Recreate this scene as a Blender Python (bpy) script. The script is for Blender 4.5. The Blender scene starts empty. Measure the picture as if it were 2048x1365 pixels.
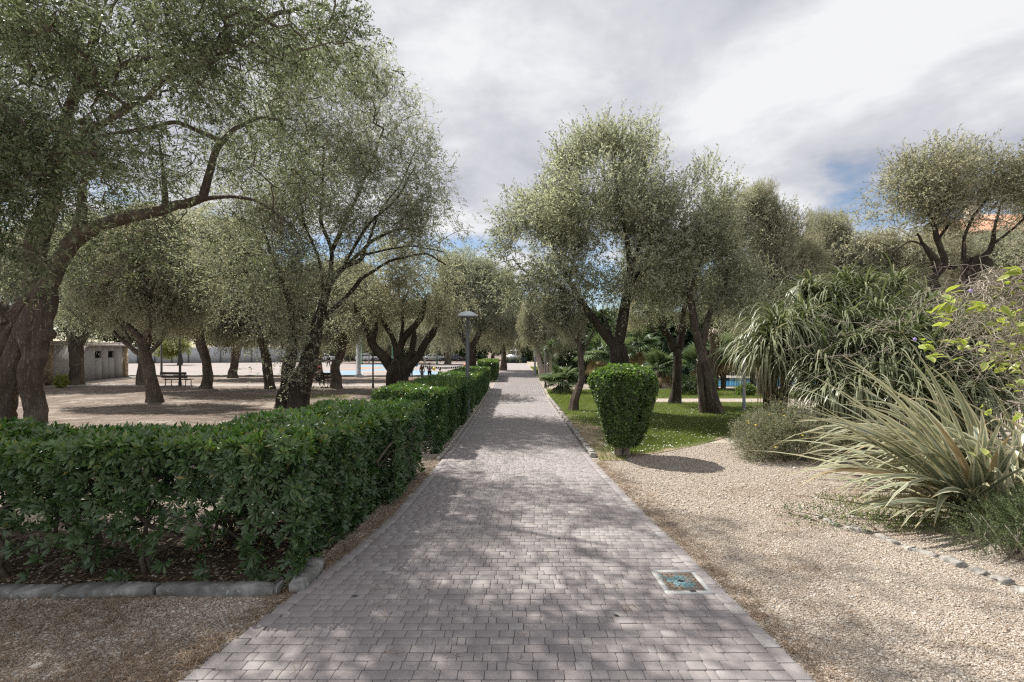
import bpy, math, random
import numpy as np
from mathutils import Vector, Matrix

# ------------------------------------------------------------------ camera, sky, sun
S = bpy.context.scene
C = S.collection
FPX = 950.0          # focal length in photograph pixels (2048 wide)
HY = 700.0           # horizon row
EYE = 1.70
cam_d = bpy.data.cameras.new('camera')
cam = bpy.data.objects.new('camera', cam_d)
C.objects.link(cam)
cam.location = (0, 0, EYE)
cam.rotation_euler = (math.radians(90), 0, 0)
cam_d.sensor_width = 36.0
cam_d.lens = 36.0 * FPX / 2048.0
cam_d.shift_y = (HY - 682.5) / 2048.0
cam_d.clip_start = 0.05
cam_d.clip_end = 3000
S.camera = cam

SUN = Vector((-0.59, 0.53, 1.0)).normalized()
world = bpy.data.worlds.new('World')
S.world = world
world.use_nodes = True
nt = world.node_tree
nt.nodes.clear()
def wn(t, **kw):
    n = nt.nodes.new(t)
    for k, v in kw.items():
        setattr(n, k, v)
    return n
def wl(a, b): nt.links.new(a, b)
def wmath(op, a, b=None, clamp=False):
    n = wn('ShaderNodeMath', operation=op, use_clamp=clamp)
    for i, v in enumerate((a, b)):
        if v is None: continue
        if isinstance(v, (int, float)): n.inputs[i].default_value = v
        else: wl(v, n.inputs[i])
    return n.outputs[0]
out = wn('ShaderNodeOutputWorld')
bg = wn('ShaderNodeBackground')
bg.inputs['Strength'].default_value = 0.1
sky = wn('ShaderNodeTexSky', sky_type='NISHITA')
sky.sun_disc = False
sky.sun_elevation = math.asin(SUN.z)
sky.sun_rotation = math.atan2(SUN.x, SUN.y)
sky.air_density = 1.0; sky.dust_density = 0.6; sky.ozone_density = 2.0
tc = wn('ShaderNodeTexCoord')
sep = wn('ShaderNodeSeparateXYZ'); wl(tc.outputs['Generated'], sep.inputs[0])
zc = wmath('MAXIMUM', sep.outputs[2], 0.0)
zd = wmath('ADD', zc, 0.16)
px_ = wmath('DIVIDE', sep.outputs[0], zd); py_ = wmath('DIVIDE', sep.outputs[1], zd)
cmb = wn('ShaderNodeCombineXYZ'); wl(px_, cmb.inputs[0]); wl(py_, cmb.inputs[1])
def wnoise(scale, detail, rough, off, dist=0.0):
    m = wn('ShaderNodeMapping'); m.inputs['Location'].default_value = off
    wl(cmb.outputs[0], m.inputs[0])
    n = wn('ShaderNodeTexNoise'); n.inputs['Scale'].default_value = scale
    n.inputs['Detail'].default_value = detail; n.inputs['Roughness'].default_value = rough
    n.inputs['Distortion'].default_value = dist
    wl(m.outputs[0], n.inputs['Vector']); return n.outputs['Fac']
n_big = wnoise(0.55, 6, 0.55, (3.1, 1.7, 0.4), 0.4)
n_mid = wnoise(1.15, 7, 0.58, (7.3, 2.2, 1.0), 0.3)
n_det = wnoise(2.6, 7, 0.58, (1.3, 9.2, 2.0), 0.25)
# cloud cover: nearly closed, thinning towards the horizon
cov = wmath('ADD', wmath('MULTIPLY', zc, 2.6), wmath('MULTIPLY', n_mid, 1.3))
cov = wmath('ADD', cov, wmath('MULTIPLY', n_det, 0.5))
mr = wn('ShaderNodeMapRange', interpolation_type='SMOOTHSTEP')
wl(cov, mr.inputs['Value'])
mr.inputs['From Min'].default_value = 1.25; mr.inputs['From Max'].default_value = 1.58
# cloud brightness
br = wmath('ADD', wmath('MULTIPLY', n_big, 1.10), wmath('ADD', wmath('MULTIPLY', n_mid, 0.62), wmath('MULTIPLY', n_det, 0.58)))
br = wmath('MULTIPLY', br, 0.7)
cr = wn('ShaderNodeValToRGB')
wl(br, cr.inputs[0])
e = cr.color_ramp.elements
e[0].position = 0.655; e[0].color = (0.43, 0.45, 0.53, 1)
e[1].position = 0.90; e[1].color = (0.90, 0.905, 0.925, 1)
m2 = cr.color_ramp.elements.new(0.735); m2.color = (0.59, 0.60, 0.66, 1)
m3 = cr.color_ramp.elements.new(0.80); m3.color = (0.68, 0.69, 0.735, 1)
scl = wn('ShaderNodeVectorMath', operation='SCALE'); wl(cr.outputs[0], scl.inputs[0]); scl.inputs['Scale'].default_value = 6.9
sblue = wn('ShaderNodeVectorMath', operation='SCALE'); wl(sky.outputs[0], sblue.inputs[0]); sblue.inputs['Scale'].default_value = 0.85
mx = wn('ShaderNodeMix', data_type='RGBA')
wl(mr.outputs[0], mx.inputs['Factor']); wl(sblue.outputs[0], mx.inputs[6]); wl(scl.outputs[0], mx.inputs[7])
wl(mx.outputs[2], bg.inputs['Color']); wl(bg.outputs[0], out.inputs['Surface'])

sun_d = bpy.data.lights.new('sun', 'SUN'); sun_d.energy = 5.0; sun_d.angle = math.radians(0.55); sun_d.color = (1.0, 0.96, 0.905)
sun = bpy.data.objects.new('sun', sun_d); C.objects.link(sun)
sun.rotation_euler = SUN.to_track_quat('Z', 'Y').to_euler(); sun.location = (-30, 25, 50)
S.view_settings.view_transform = 'Standard'
S.view_settings.look = 'None'
S.view_settings.exposure = 0.55
S.view_settings.gamma = 1.0
S.view_settings.use_curve_mapping = False
S.cycles.use_denoising = False; S.cycles.filter_width = 1.25; S.cycles.sample_clamp_indirect = 4.0; S.cycles.max_bounces = 12; S.cycles.diffuse_bounces = 7; S.cycles.transmission_bounces = 8

# ------------------------------------------------------------------ terrain and pixel helpers
rng = np.random.default_rng(7)
random.seed(7)
def smooth01(t):
    t = np.clip(t, 0, 1); return t * t * (3 - 2 * t)
def g(x, y):
    """ground height: slopes gently down away from the viewer, then runs level; a low bank under the old tree on the left"""
    x = np.asarray(x, float); y = np.asarray(y, float)
    yy = np.clip(y, -3, None)
    z = -0.55 * (1 - np.exp(-yy / 10.0))
    z = z + 0.36 * smooth01((-x - 5.0) / 4.0) * np.exp(-((y - 10.5) / 4.0) ** 2)
    return z
def gz(x, y): return float(g(x, y))
def D(py):
    """distance of the ground seen at image row py"""
    lo, hi = 0.5, 400.0
    for _ in range(50):
        m = (lo + hi) / 2
        if (py - HY) / FPX * m < EYE + 0.55 * (1 - math.exp(-m / 10.0)): lo = m
        else: hi = m
    return lo
def at(px, py, d): return np.array([(px - 1024) / FPX * d, d, EYE + (HY - py) / FPX * d])
def gnd(px, py, lift=0.0):
    d = D(py); x = (px - 1024) / FPX * d
    return np.array([x, d, gz(x, d) + lift])

# path edges measured along the walk
_pt = [(1700, -92, 1962), (1365, 370, 1625), (1190, 597, 1450), (1108, 705, 1374), (1040, 778, 1306), (949, 868, 1203), (905, 897, 1170),
       (880, 915, 1150), (840, 942, 1126), (791, 976, 1092), (776, 986, 1081), (755, 994, 1076), (741, 1002, 1066), (728, 1010, 1050), (722.5, 1014, 1046)]
_pd = np.array([D(p[0]) for p in _pt])
_pl = np.array([(p[1] - 1024) / FPX * d for p, d in zip(_pt, _pd)])
_pr = np.array([(p[2] - 1024) / FPX * d for p, d in zip(_pt, _pd)])
def _smooth(v):
    w = v.copy()
    for _ in range(2): w[1:-1] = 0.25 * w[:-2] + 0.5 * w[1:-1] + 0.25 * w[2:]
    return w
_pl = _smooth(_pl); _pr = _smooth(_pr)
def pL(d): return np.interp(d, _pd, _pl)
def pR(d): return np.interp(d, _pd, _pr)

# ------------------------------------------------------------------ object helpers
def link(name, data, parent=None):
    o = bpy.data.objects.new(name, data); C.objects.link(o)
    if parent is not None: o.parent = parent
    return o
def tag(o, label=None, cat=None, group=None, kind=None):
    if label: o['label'] = label
    if cat: o['category'] = cat
    if group: o['group'] = group
    if kind: o['kind'] = kind
    return o
def thing(name, label, cat, loc=(0, 0, 0), rotz=0.0, group=None):
    o = link(name, None); o.location = tuple(float(v) for v in loc); o.rotation_euler = (0, 0, rotz)
    o.empty_display_size = 0.2
    return tag(o, label, cat, group)
def mk_mesh(name, V, F, mat=None, tone=None, smooth=False, attrs=None, midx=None):
    me = bpy.data.meshes.new(name)
    V = np.asarray(V, np.float32)
    Fs = F if isinstance(F, (list, tuple)) else [F]
    Fs = [np.asarray(f, np.int32) for f in Fs if len(f)]
    nl = sum(f.size for f in Fs); npol = sum(len(f) for f in Fs)
    me.vertices.add(len(V)); me.vertices.foreach_set('co', V.ravel())
    me.loops.add(nl); me.polygons.add(npol)
    me.loops.foreach_set('vertex_index', np.concatenate([f.ravel() for f in Fs]))
    sizes = np.concatenate([np.full(len(f), f.shape[1], np.int32) for f in Fs])
    starts = np.concatenate([[0], np.cumsum(sizes)[:-1]]).astype(np.int32)
    me.polygons.foreach_set('loop_start', starts)
    if smooth: me.polygons.foreach_set('use_smooth', np.ones(npol, bool))
    if midx is not None: me.polygons.foreach_set('material_index', np.asarray(midx, np.int32))
    me.update(calc_edges=True)
    if tone is not None:
        a = me.attributes.new('tone', 'FLOAT', 'POINT'); a.data.foreach_set('value', np.asarray(tone, np.float32))
    for k, v in (attrs or {}).items():
        a = me.attributes.new(k, 'FLOAT', 'POINT'); a.data.foreach_set('value', np.asarray(v, np.float32))
    if mat is not None:
        for m in (mat if isinstance(mat, (list, tuple)) else [mat]): me.materials.append(m)
    return me
def mk(name, V, F, mat, parent=None, **kw): return link(name, mk_mesh(name, V, F, mat, **kw), parent)

class MB:
    """collects pieces of one mesh"""
    def __init__(s): s.V = []; s.F = {}; s.T = []; s.n = 0
    def add(s, V, F, tone=0.5):
        V = np.asarray(V, float)
        for f in (F if isinstance(F, (list, tuple)) and len(F) and isinstance(F[0], np.ndarray) and F[0].ndim == 2 else [np.asarray(F)]):
            if len(f): s.F.setdefault(f.shape[1], []).append(f + s.n)
        s.V.append(V); s.T.append(np.full(len(V), tone) if np.isscalar(tone) else np.asarray(tone)); s.n += len(V)
    def box(s, c, size, rotz=0.0, tone=0.5, R=None):
        x, y, z = [v / 2 for v in size]
        V = np.array([[-x, -y, -z], [x, -y, -z], [x, y, -z], [-x, y, -z], [-x, -y, z], [x, -y, z], [x, y, z], [-x, y, z]])
        if R is not None: V = V @ np.asarray(R).T
        elif rotz:
            c_, s_ = math.cos(rotz), math.sin(rotz)
            V = V @ np.array([[c_, s_, 0], [-s_, c_, 0], [0, 0, 1]])
        F = np.array([[0, 3, 2, 1], [4, 5, 6, 7], [0, 1, 5, 4], [1, 2, 6, 5], [2, 3, 7, 6], [3, 0, 4, 7]])
        s.add(V + np.asarray(c, float), F, tone)
    def tube(s, P, R, sides=6, tone=0.5, cap=True, mod=None): 
        V, F = tube(P, R, sides, cap, mod); s.add(V, F, tone)
    def lathe(s, prof, seg=16, c=(0, 0, 0), tone=0.5):
        prof = np.asarray(prof, float); n = len(prof); th = np.arange(seg) * 2 * math.pi / seg
        V = np.stack([np.outer(prof[:, 0], np.cos(th)), np.outer(prof[:, 0], np.sin(th)), np.repeat(prof[:, 1:2], seg, 1)], -1).reshape(-1, 3)
        i = np.arange(n - 1)[:, None] * seg; j = np.arange(seg)[None]; k = (j + 1) % seg
        F = np.stack([i + j, i + k, i + seg + k, i + seg + j], -1).reshape(-1, 4)
        s.add(V + np.asarray(c, float), F, tone)
    def build(s, name, mat, parent=None, smooth=False, **kw):
        return mk(name, np.concatenate(s.V), [np.concatenate(f) for f in s.F.values()], mat, parent, tone=np.concatenate(s.T), smooth=smooth, **kw)
    def mesh(s, name, mat, smooth=False):
        return mk_mesh(name, np.concatenate(s.V), [np.concatenate(f) for f in s.F.values()], mat, tone=np.concatenate(s.T), smooth=smooth)

def nrm(v):
    v = np.asarray(v, float); return v / np.maximum(np.linalg.norm(v, axis=-1, keepdims=True), 1e-9)
def frames(P):
    P = np.asarray(P, float); T = np.gradient(P, axis=0); T = nrm(T)
    ref = np.array([0.0, 1.0, 0.0]) if abs(T[0][1]) < 0.9 else np.array([1.0, 0, 0])
    N = np.zeros_like(P); B = np.zeros_like(P); n = nrm(np.cross(ref, T[0]))
    for i in range(len(P)):
        n = n - T[i] * np.dot(n, T[i]); n = nrm(n); N[i] = n; B[i] = np.cross(T[i], n)
    return T, N, B
def tube(P, R, sides=6, cap=True, mod=None):
    P = np.asarray(P, float); R = np.asarray(R, float); n = len(P)
    T, N, B = frames(P); th = np.arange(sides) * 2 * math.pi / sides
    rr = np.repeat(R[:, None], sides, 1)
    if mod is not None: rr = rr * mod(th[None, :], np.concatenate([[0], np.cumsum(np.linalg.norm(np.diff(P, axis=0), axis=1))])[:, None])
    V = (P[:, None] + rr[..., None] * (np.cos(th)[None, :, None] * N[:, None] + np.sin(th)[None, :, None] * B[:, None])).reshape(-1, 3)
    i = np.arange(n - 1)[:, None] * sides; j = np.arange(sides)[None]; k = (j + 1) % sides
    F = [np.stack([i + j, i + k, i + sides + k, i + sides + j], -1).reshape(-1, 4)]
    if cap:
        V = np.vstack([V, P[-1:] + T[-1:] * R[-1] * 0.5]); l = (n - 1) * sides
        jj = np.arange(sides)
        F.append(np.stack([l + jj, l + (jj + 1) % sides, np.full(sides, len(V) - 1)], -1))
    return V, F
def resample(P, R, step):
    P = np.asarray(P, float); R = np.asarray(R, float)
    L = np.concatenate([[0], np.cumsum(np.linalg.norm(np.diff(P, axis=0), axis=1))])
    n = max(3, int(L[-1] / step) + 1); s = np.linspace(0, L[-1], n)
    # Catmull-like smoothing by interpolating with a cubic through repeated averaging
    Q = np.stack([np.interp(s, L, P[:, k]) for k in range(3)], 1); r = np.interp(s, L, R)
    for _ in range(max(1, int(0.35 * (L[-1] / max(len(P) - 1, 1)) / step))):
        Q[1:-1] = 0.25 * Q[:-2] + 0.5 * Q[1:-1] + 0.25 * Q[2:]
    return Q, r

# ------------------------------------------------------------------ materials
class NT:
    def __init__(s, name):
        s.m = bpy.data.materials.new(name); s.m.use_nodes = True; s.t = s.m.node_tree; s.t.nodes.clear()
        s.out = s.n('ShaderNodeOutputMaterial')
    def n(s, t, **kw):
        n = s.t.nodes.new(t)
        for k, v in kw.items(): setattr(n, k, v)
        return n
    def l(s, a, b): s.t.links.new(a, b)
    def set(s, sock, v):
        if isinstance(v, bpy.types.NodeSocket): s.l(v, sock)
        elif isinstance(v, (tuple, list)) and len(v) == 3 and sock.type == 'RGBA': sock.default_value = (*v, 1)
        else: sock.default_value = v
    def math(s, op, a, b=None, clamp=False):
        n = s.n('ShaderNodeMath', operation=op, use_clamp=clamp)
        s.set(n.inputs[0], a)
        if b is not None: s.set(n.inputs[1], b)
        return n.outputs[0]
    def coord(s, kind='Object', scale=(1, 1, 1)):
        c = s.n('ShaderNodeTexCoord'); m = s.n('ShaderNodeMapping'); m.inputs['Scale'].default_value = scale
        s.l(c.outputs[kind], m.inputs[0]); return m.outputs[0]
    def noise(s, vec, scale, detail=4, rough=0.55, dist=0.0, out='Fac'):
        n = s.n('ShaderNodeTexNoise'); n.inputs['Scale'].default_value = scale; n.inputs['Detail'].default_value = detail
        n.inputs['Roughness'].default_value = rough; n.inputs['Distortion'].default_value = dist
        if vec is not None: s.l(vec, n.inputs['Vector'])
        return n.outputs[out]
    def voro(s, vec, scale, feature='F1', out='Distance'):
        n = s.n('ShaderNodeTexVoronoi', feature=feature); n.inputs['Scale'].default_value = scale
        s.l(vec, n.inputs['Vector']); return n.outputs[out]
    def ramp(s, fac, stops, interp='LINEAR'):
        n = s.n('ShaderNodeValToRGB'); r = n.color_ramp; r.interpolation = interp
        while len(r.elements) < len(stops): r.elements.new(0.5)
        for e, (p, c) in zip(r.elements, stops):
            e.position = p; e.color = (*c, 1) if len(c) == 3 else c
        s.l(fac, n.inputs[0]); return n.outputs[0]
    def range(s, v, a, b, c=0.0, d=1.0, smooth=True):
        n = s.n('ShaderNodeMapRange', interpolation_type='SMOOTHSTEP' if smooth else 'LINEAR')
        s.set(n.inputs['Value'], v); n.inputs['From Min'].default_value = a; n.inputs['From Max'].default_value = b
        n.inputs['To Min'].default_value = c; n.inputs['To Max'].default_value = d; return n.outputs[0]
    def mix(s, f, a, b, mode='MIX'):
        n = s.n('ShaderNodeMix', data_type='RGBA', blend_type=mode)
        s.set(n.inputs['Factor'], f); s.set(n.inputs[6], a); s.set(n.inputs[7], b); return n.outputs[2]
    def attr(s, name):
        n = s.n('ShaderNodeAttribute'); n.attribute_name = name; return n.outputs['Fac']
    def bump(s, h, strength=0.5, dist=0.02, normal=None):
        n = s.n('ShaderNodeBump'); n.inputs['Strength'].default_value = strength; n.inputs['Distance'].default_value = dist
        s.l(h, n.inputs['Height'])
        if normal is not None: s.l(normal, n.inputs['Normal'])
        return n.outputs[0]
    def bsdf(s, col, rough=0.7, normal=None, spec=0.5, metal=0.0):
        b = s.n('ShaderNodeBsdfPrincipled'); s.set(b.inputs['Base Color'], col); s.set(b.inputs['Roughness'], rough)
        b.inputs['Specular IOR Level'].default_value = spec; b.inputs['Metallic'].default_value = metal
        if normal is not None: s.l(normal, b.inputs['Normal'])
        return b.outputs[0]
    def done(s, sh): s.l(sh, s.out.inputs['Surface']); return s.m

def m_plain(name, col, rough=0.6, spec=0.4, metal=0.0, var=0.12, scale=6.0, bump=0.0):
    k = NT(name); v = k.coord(); n = k.noise(v, scale, 5)
    c = k.mix(k.range(n, 0.3, 0.7), tuple(x * (1 - var) for x in col), tuple(min(1, x * (1 + var)) for x in col))
    nb = k.bump(k.noise(v, scale * 8, 3), bump, 0.01) if bump else None
    return k.done(k.bsdf(c, rough, nb, spec, metal))

def m_leaf(name, ramp, back, rough=0.45, trans=0.36, spec=0.4, transcol=None):
    """leaf: per-leaf tone picks the colour, underside paler, some light passes through"""
    k = NT(name); t = k.attr('tone')
    col = k.ramp(t, ramp)
    geo = k.n('ShaderNodeNewGeometry')
    if back is not None:
        bcol = k.mix(0.5, col, back) if not isinstance(back, float) else col
        col = k.mix(geo.outputs['Backfacing'], col, bcol)
    b = k.bsdf(col, rough, None, spec)
    tr = k.n('ShaderNodeBsdfTranslucent')
    k.set(tr.inputs['Color'], k.mix(1.0, col, transcol or (1.32, 1.38, 0.92), 'MULTIPLY'))
    mx = k.n('ShaderNodeMixShader'); mx.inputs[0].default_value = trans
    k.l(b, mx.inputs[1]); k.l(tr.outputs[0], mx.inputs[2])
    return k.done(mx.outputs[0])

def m_bark(name, dark, light, scale=1.0, bump=1.0):
    k = NT(name); v = k.coord('Object', (1, 1, 0.5)); v2 = k.coord('Object')
    vs = k.coord('Object', (1, 1, 0.10))
    n1 = k.noise(vs, 13 * scale, 8, 0.68, 1.6); n2 = k.noise(v, 40 * scale, 5, 0.65, 0.8); n4 = k.noise(v2, 5 * scale, 6, 0.6, 1.0)
    n3 = k.noise(v2, 1.6, 4)
    ridge = k.math('ABSOLUTE', k.math('SUBTRACT', n1, 0.5))
    h = k.math('ADD', k.math('MULTIPLY', k.range(ridge, 0.0, 0.16), 0.50), k.math('ADD', k.math('MULTIPLY', n4, 0.28), k.math('MULTIPLY', n2, 0.22)))
    c = k.ramp(h, [(0.25, tuple(x * 0.5 for x in dark)), (0.55, dark), (1.0, light)])
    c = k.mix(k.math('MULTIPLY', k.range(n3, 0.48, 0.7), 0.45), c, tuple(0.5 * (a + b) * f for a, b, f in zip(dark, light, (0.95, 1.05, 0.9))))
    c = k.mix(k.math('MULTIPLY', k.range(n4, 0.55, 0.75), 0.30), c, tuple(x * 0.85 for x in light))
    nb = k.bump(k.math('ADD', h, k.math('MULTIPLY', n2, 0.3)), bump, 0.035)
    return k.done(k.bsdf(c, 0.9, nb, 0.15))

M = {}
M['bark'] = m_bark('olive_bark', (0.190, 0.150, 0.120), (0.42, 0.355, 0.295))
M['bark_dark'] = m_bark('olive_bark_dark', (0.095, 0.076, 0.061), (0.24, 0.20, 0.168))
M['twig'] = m_plain('twig_bark', (0.135, 0.108, 0.085), 0.9, 0.1, var=0.3, scale=20)
M['stem_pale'] = m_plain('pale_stem_bark', (0.36, 0.31, 0.26), 0.85, 0.15, var=0.25, scale=25)
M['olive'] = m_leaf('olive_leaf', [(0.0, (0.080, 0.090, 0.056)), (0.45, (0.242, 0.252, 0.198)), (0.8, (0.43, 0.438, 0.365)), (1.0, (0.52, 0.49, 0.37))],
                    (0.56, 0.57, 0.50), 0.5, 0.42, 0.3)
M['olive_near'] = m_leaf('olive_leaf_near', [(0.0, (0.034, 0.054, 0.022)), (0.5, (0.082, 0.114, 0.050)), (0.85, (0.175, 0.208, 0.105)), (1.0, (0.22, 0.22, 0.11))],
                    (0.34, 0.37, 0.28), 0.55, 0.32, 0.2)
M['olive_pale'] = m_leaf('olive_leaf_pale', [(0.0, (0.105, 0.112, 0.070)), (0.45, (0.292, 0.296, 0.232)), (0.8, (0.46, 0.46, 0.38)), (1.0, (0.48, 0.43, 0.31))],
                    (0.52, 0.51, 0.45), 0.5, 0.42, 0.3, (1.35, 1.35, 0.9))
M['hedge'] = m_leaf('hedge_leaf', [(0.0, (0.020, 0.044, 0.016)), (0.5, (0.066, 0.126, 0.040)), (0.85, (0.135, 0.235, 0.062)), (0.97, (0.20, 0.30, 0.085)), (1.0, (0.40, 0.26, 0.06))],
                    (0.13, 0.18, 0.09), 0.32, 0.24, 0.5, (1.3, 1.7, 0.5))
M['topiary'] = m_leaf('topiary_leaf', [(0.0, (0.045, 0.066, 0.030)), (0.45, (0.088, 0.118, 0.052)), (0.75, (0.125, 0.190, 0.060)), (1.0, (0.21, 0.33, 0.075))],
                    (0.16, 0.19, 0.10), 0.38, 0.30, 0.42, (1.4, 1.8, 0.4))
M['broad'] = m_leaf('dark_broad_leaf', [(0.0, (0.028, 0.050, 0.020)), (0.6, (0.055, 0.09, 0.030)), (1.0, (0.11, 0.16, 0.045))], (0.12, 0.15, 0.08), 0.45, 0.25, 0.4)
M['yellowgreen'] = m_leaf('yellow_green_leaf', [(0.0, (0.14, 0.17, 0.035)), (0.6, (0.22, 0.25, 0.05)), (1.0, (0.36, 0.36, 0.08))], (0.25, 0.27, 0.09), 0.45, 0.4, 0.4)
M['palm'] = m_leaf('palm_leaf', [(0.0, (0.05, 0.085, 0.035)), (0.6, (0.10, 0.15, 0.06)), (1.0, (0.20, 0.25, 0.12))], (0.2, 0.24, 0.15), 0.38, 0.25, 0.5)
M['palm_dry'] = m_leaf('dry_palm_leaf', [(0.0, (0.20, 0.145, 0.085)), (1.0, (0.38, 0.29, 0.17))], (0.35, 0.28, 0.18), 0.7, 0.2, 0.2)
M['nolina'] = m_leaf('drooping_grass_leaf', [(0.0, (0.13, 0.085, 0.05)), (0.10, (0.20, 0.14, 0.08)), (0.16, (0.060, 0.088, 0.036)), (0.50, (0.140, 0.172, 0.078)), (0.85, (0.35, 0.36, 0.21)), (1.0, (0.52, 0.49, 0.34))],
                    (0.32, 0.33, 0.22), 0.40, 0.22, 0.5)
M['needle'] = m_leaf('needle_leaf', [(0.0, (0.055, 0.085, 0.032)), (0.6, (0.10, 0.14, 0.05)), (1.0, (0.17, 0.20, 0.085))], (0.17, 0.2, 0.12), 0.5, 0.2, 0.4)
M['greyshrub'] = m_leaf('grey_shrub_leaf', [(0.0, (0.16, 0.10, 0.065)), (0.25, (0.22, 0.15, 0.10)), (0.35, (0.15, 0.17, 0.09)), (0.7, (0.22, 0.24, 0.14)), (1.0, (0.32, 0.33, 0.22))], (0.3, 0.3, 0.22), 0.5, 0.2, 0.3)
M['yellow_flower'] = m_plain('yellow_petal', (0.85, 0.62, 0.07), 0.5, 0.3)
M['lilac_flower'] = m_plain('lilac_petal', (0.38, 0.28, 0.62), 0.5, 0.3)
M['grass'] = m_leaf('grass_blade', [(0.0, (0.092, 0.112, 0.042)), (0.5, (0.160, 0.195, 0.070)), (0.85, (0.245, 0.28, 0.11)), (1.0, (0.38, 0.34, 0.19))], (0.18, 0.22, 0.07), 0.5, 0.35, 0.3, (1.5, 1.7, 0.45))
M['white_flower'] = m_plain('white_petal', (0.8, 0.8, 0.76), 0.5, 0.3)
M['litter'] = m_leaf('dry_needle', [(0.0, (0.13, 0.085, 0.055)), (0.6, (0.25, 0.165, 0.105)), (1.0, (0.42, 0.32, 0.22))], (0.3, 0.2, 0.12), 0.7, 0.1, 0.2)
M['deadleaf'] = m_leaf('dead_leaf', [(0.0, (0.15, 0.10, 0.065)), (0.6, (0.26, 0.19, 0.125)), (1.0, (0.42, 0.34, 0.25))], (0.3, 0.26, 0.2), 0.7, 0.1, 0.2)

# lime leaf with a yellow rim
k = NT('lime_leaf'); u = k.attr('u'); t = k.attr('tone')
col = k.mix(k.range(k.math('ABSOLUTE', u), 0.35, 0.95), k.mix(t, (0.24, 0.32, 0.075), (0.36, 0.42, 0.12)), (0.52, 0.50, 0.22))
b = k.bsdf(col, 0.4, None, 0.45); tr = k.n('ShaderNodeBsdfTranslucent'); k.set(tr.inputs['Color'], k.mix(1.0, col, (1.3, 1.4, 0.5), 'MULTIPLY'))
mx_ = k.n('ShaderNodeMixShader'); mx_.inputs[0].default_value = 0.4; k.l(b, mx_.inputs[1]); k.l(tr.outputs[0], mx_.inputs[2]); M['lime'] = k.done(mx_.outputs[0])
# variegated sword leaf
k = NT('variegated_sword_leaf'); u = k.attr('u'); t = k.attr('tone'); s_ = k.attr('s')
str_ = k.noise(None, 7.0, 3, 0.6); cu = k.n('ShaderNodeCombineXYZ'); k.l(k.math('MULTIPLY', u, 9.0), cu.inputs[0]); k.l(k.math('MULTIPLY', t, 40.0), cu.inputs[1]); k.l(k.math('MULTIPLY', s_, 1.2), cu.inputs[2])
st = k.noise(cu.outputs[0], 1.0, 3, 0.6)
green = k.mix(k.range(st, 0.38, 0.62), (0.17, 0.205, 0.12), (0.38, 0.41, 0.29))
edge = k.mix(t, (0.58, 0.54, 0.32), (0.68, 0.64, 0.46))
col = k.mix(k.range(k.math('ABSOLUTE', u), 0.50, 0.70), green, edge)
col = k.mix(k.math('MULTIPLY', k.range(s_, 0.90, 1.0), 0.6), col, (0.42, 0.29, 0.13))
col = k.mix(k.range(t, 0.93, 0.97), col, (0.50, 0.37, 0.20))
b = k.bsdf(col, 0.38, None, 0.5); tr = k.n('ShaderNodeBsdfTranslucent'); k.l(col, tr.inputs['Color'])
mx_ = k.n('ShaderNodeMixShader'); mx_.inputs[0].default_value = 0.18; k.l(b, mx_.inputs[1]); k.l(tr.outputs[0], mx_.inputs[2]); M['sword'] = k.done(mx_.outputs[0])

# ground: pale gravel near the walk, brown leaf-strewn earth under the olives on the left, its spread also painting in canopy shade
k = NT('gravel_and_earth'); v = k.coord(); sp = k.n('ShaderNodeSeparateXYZ'); k.l(v, sp.inputs[0])
vo = k.voro(v, 62, 'F1', 'Color'); sepc = k.n('ShaderNodeSeparateColor'); k.l(vo, sepc.inputs[0])
vd = k.voro(v, 62, 'F1', 'Distance')
peb = k.ramp(sepc.outputs[0], [(0.0, (0.20, 0.15, 0.11)), (0.2, (0.36, 0.295, 0.225)), (0.55, (0.50, 0.43, 0.35)), (0.85, (0.60, 0.54, 0.46)), (1.0, (0.70, 0.66, 0.60))])
big = k.noise(v, 0.9, 5); mid = k.noise(v, 4.5, 6, 0.6); fine = k.noise(v, 40, 4, 0.7)
peb = k.mix(k.math('MULTIPLY', k.range(mid, 0.52, 0.72), 0.5), peb, (0.33, 0.235, 0.165))
peb = k.mix(0.15, peb, (0.48, 0.41, 0.335))
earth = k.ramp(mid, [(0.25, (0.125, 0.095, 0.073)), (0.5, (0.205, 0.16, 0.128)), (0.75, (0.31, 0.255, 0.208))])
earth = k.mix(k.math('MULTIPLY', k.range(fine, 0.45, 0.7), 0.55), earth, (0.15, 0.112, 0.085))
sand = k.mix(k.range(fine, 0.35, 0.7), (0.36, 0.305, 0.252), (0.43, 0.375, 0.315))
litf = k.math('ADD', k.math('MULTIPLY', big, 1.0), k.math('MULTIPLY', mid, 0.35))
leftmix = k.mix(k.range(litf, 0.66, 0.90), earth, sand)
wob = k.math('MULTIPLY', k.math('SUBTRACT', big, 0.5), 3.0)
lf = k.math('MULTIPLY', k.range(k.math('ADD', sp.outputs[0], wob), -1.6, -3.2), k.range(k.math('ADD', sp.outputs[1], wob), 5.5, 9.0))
far = k.range(sp.outputs[1], 14.0, 30.0)
pebf = k.mix(far, peb, k.mix(k.range(mid, 0.3, 0.7), (0.34, 0.287, 0.235), (0.42, 0.362, 0.305)))
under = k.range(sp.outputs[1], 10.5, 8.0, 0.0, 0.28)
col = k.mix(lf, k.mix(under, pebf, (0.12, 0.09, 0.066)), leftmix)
hgt = k.math('ADD', k.math('MULTIPLY', k.math('SUBTRACT', 0.6, vd), 1.0), k.math('MULTIPLY', fine, 0.6))
M['ground'] = k.done(k.bsdf(col, 0.92, k.bump(hgt, 0.9, 0.014), 0.15))
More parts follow.
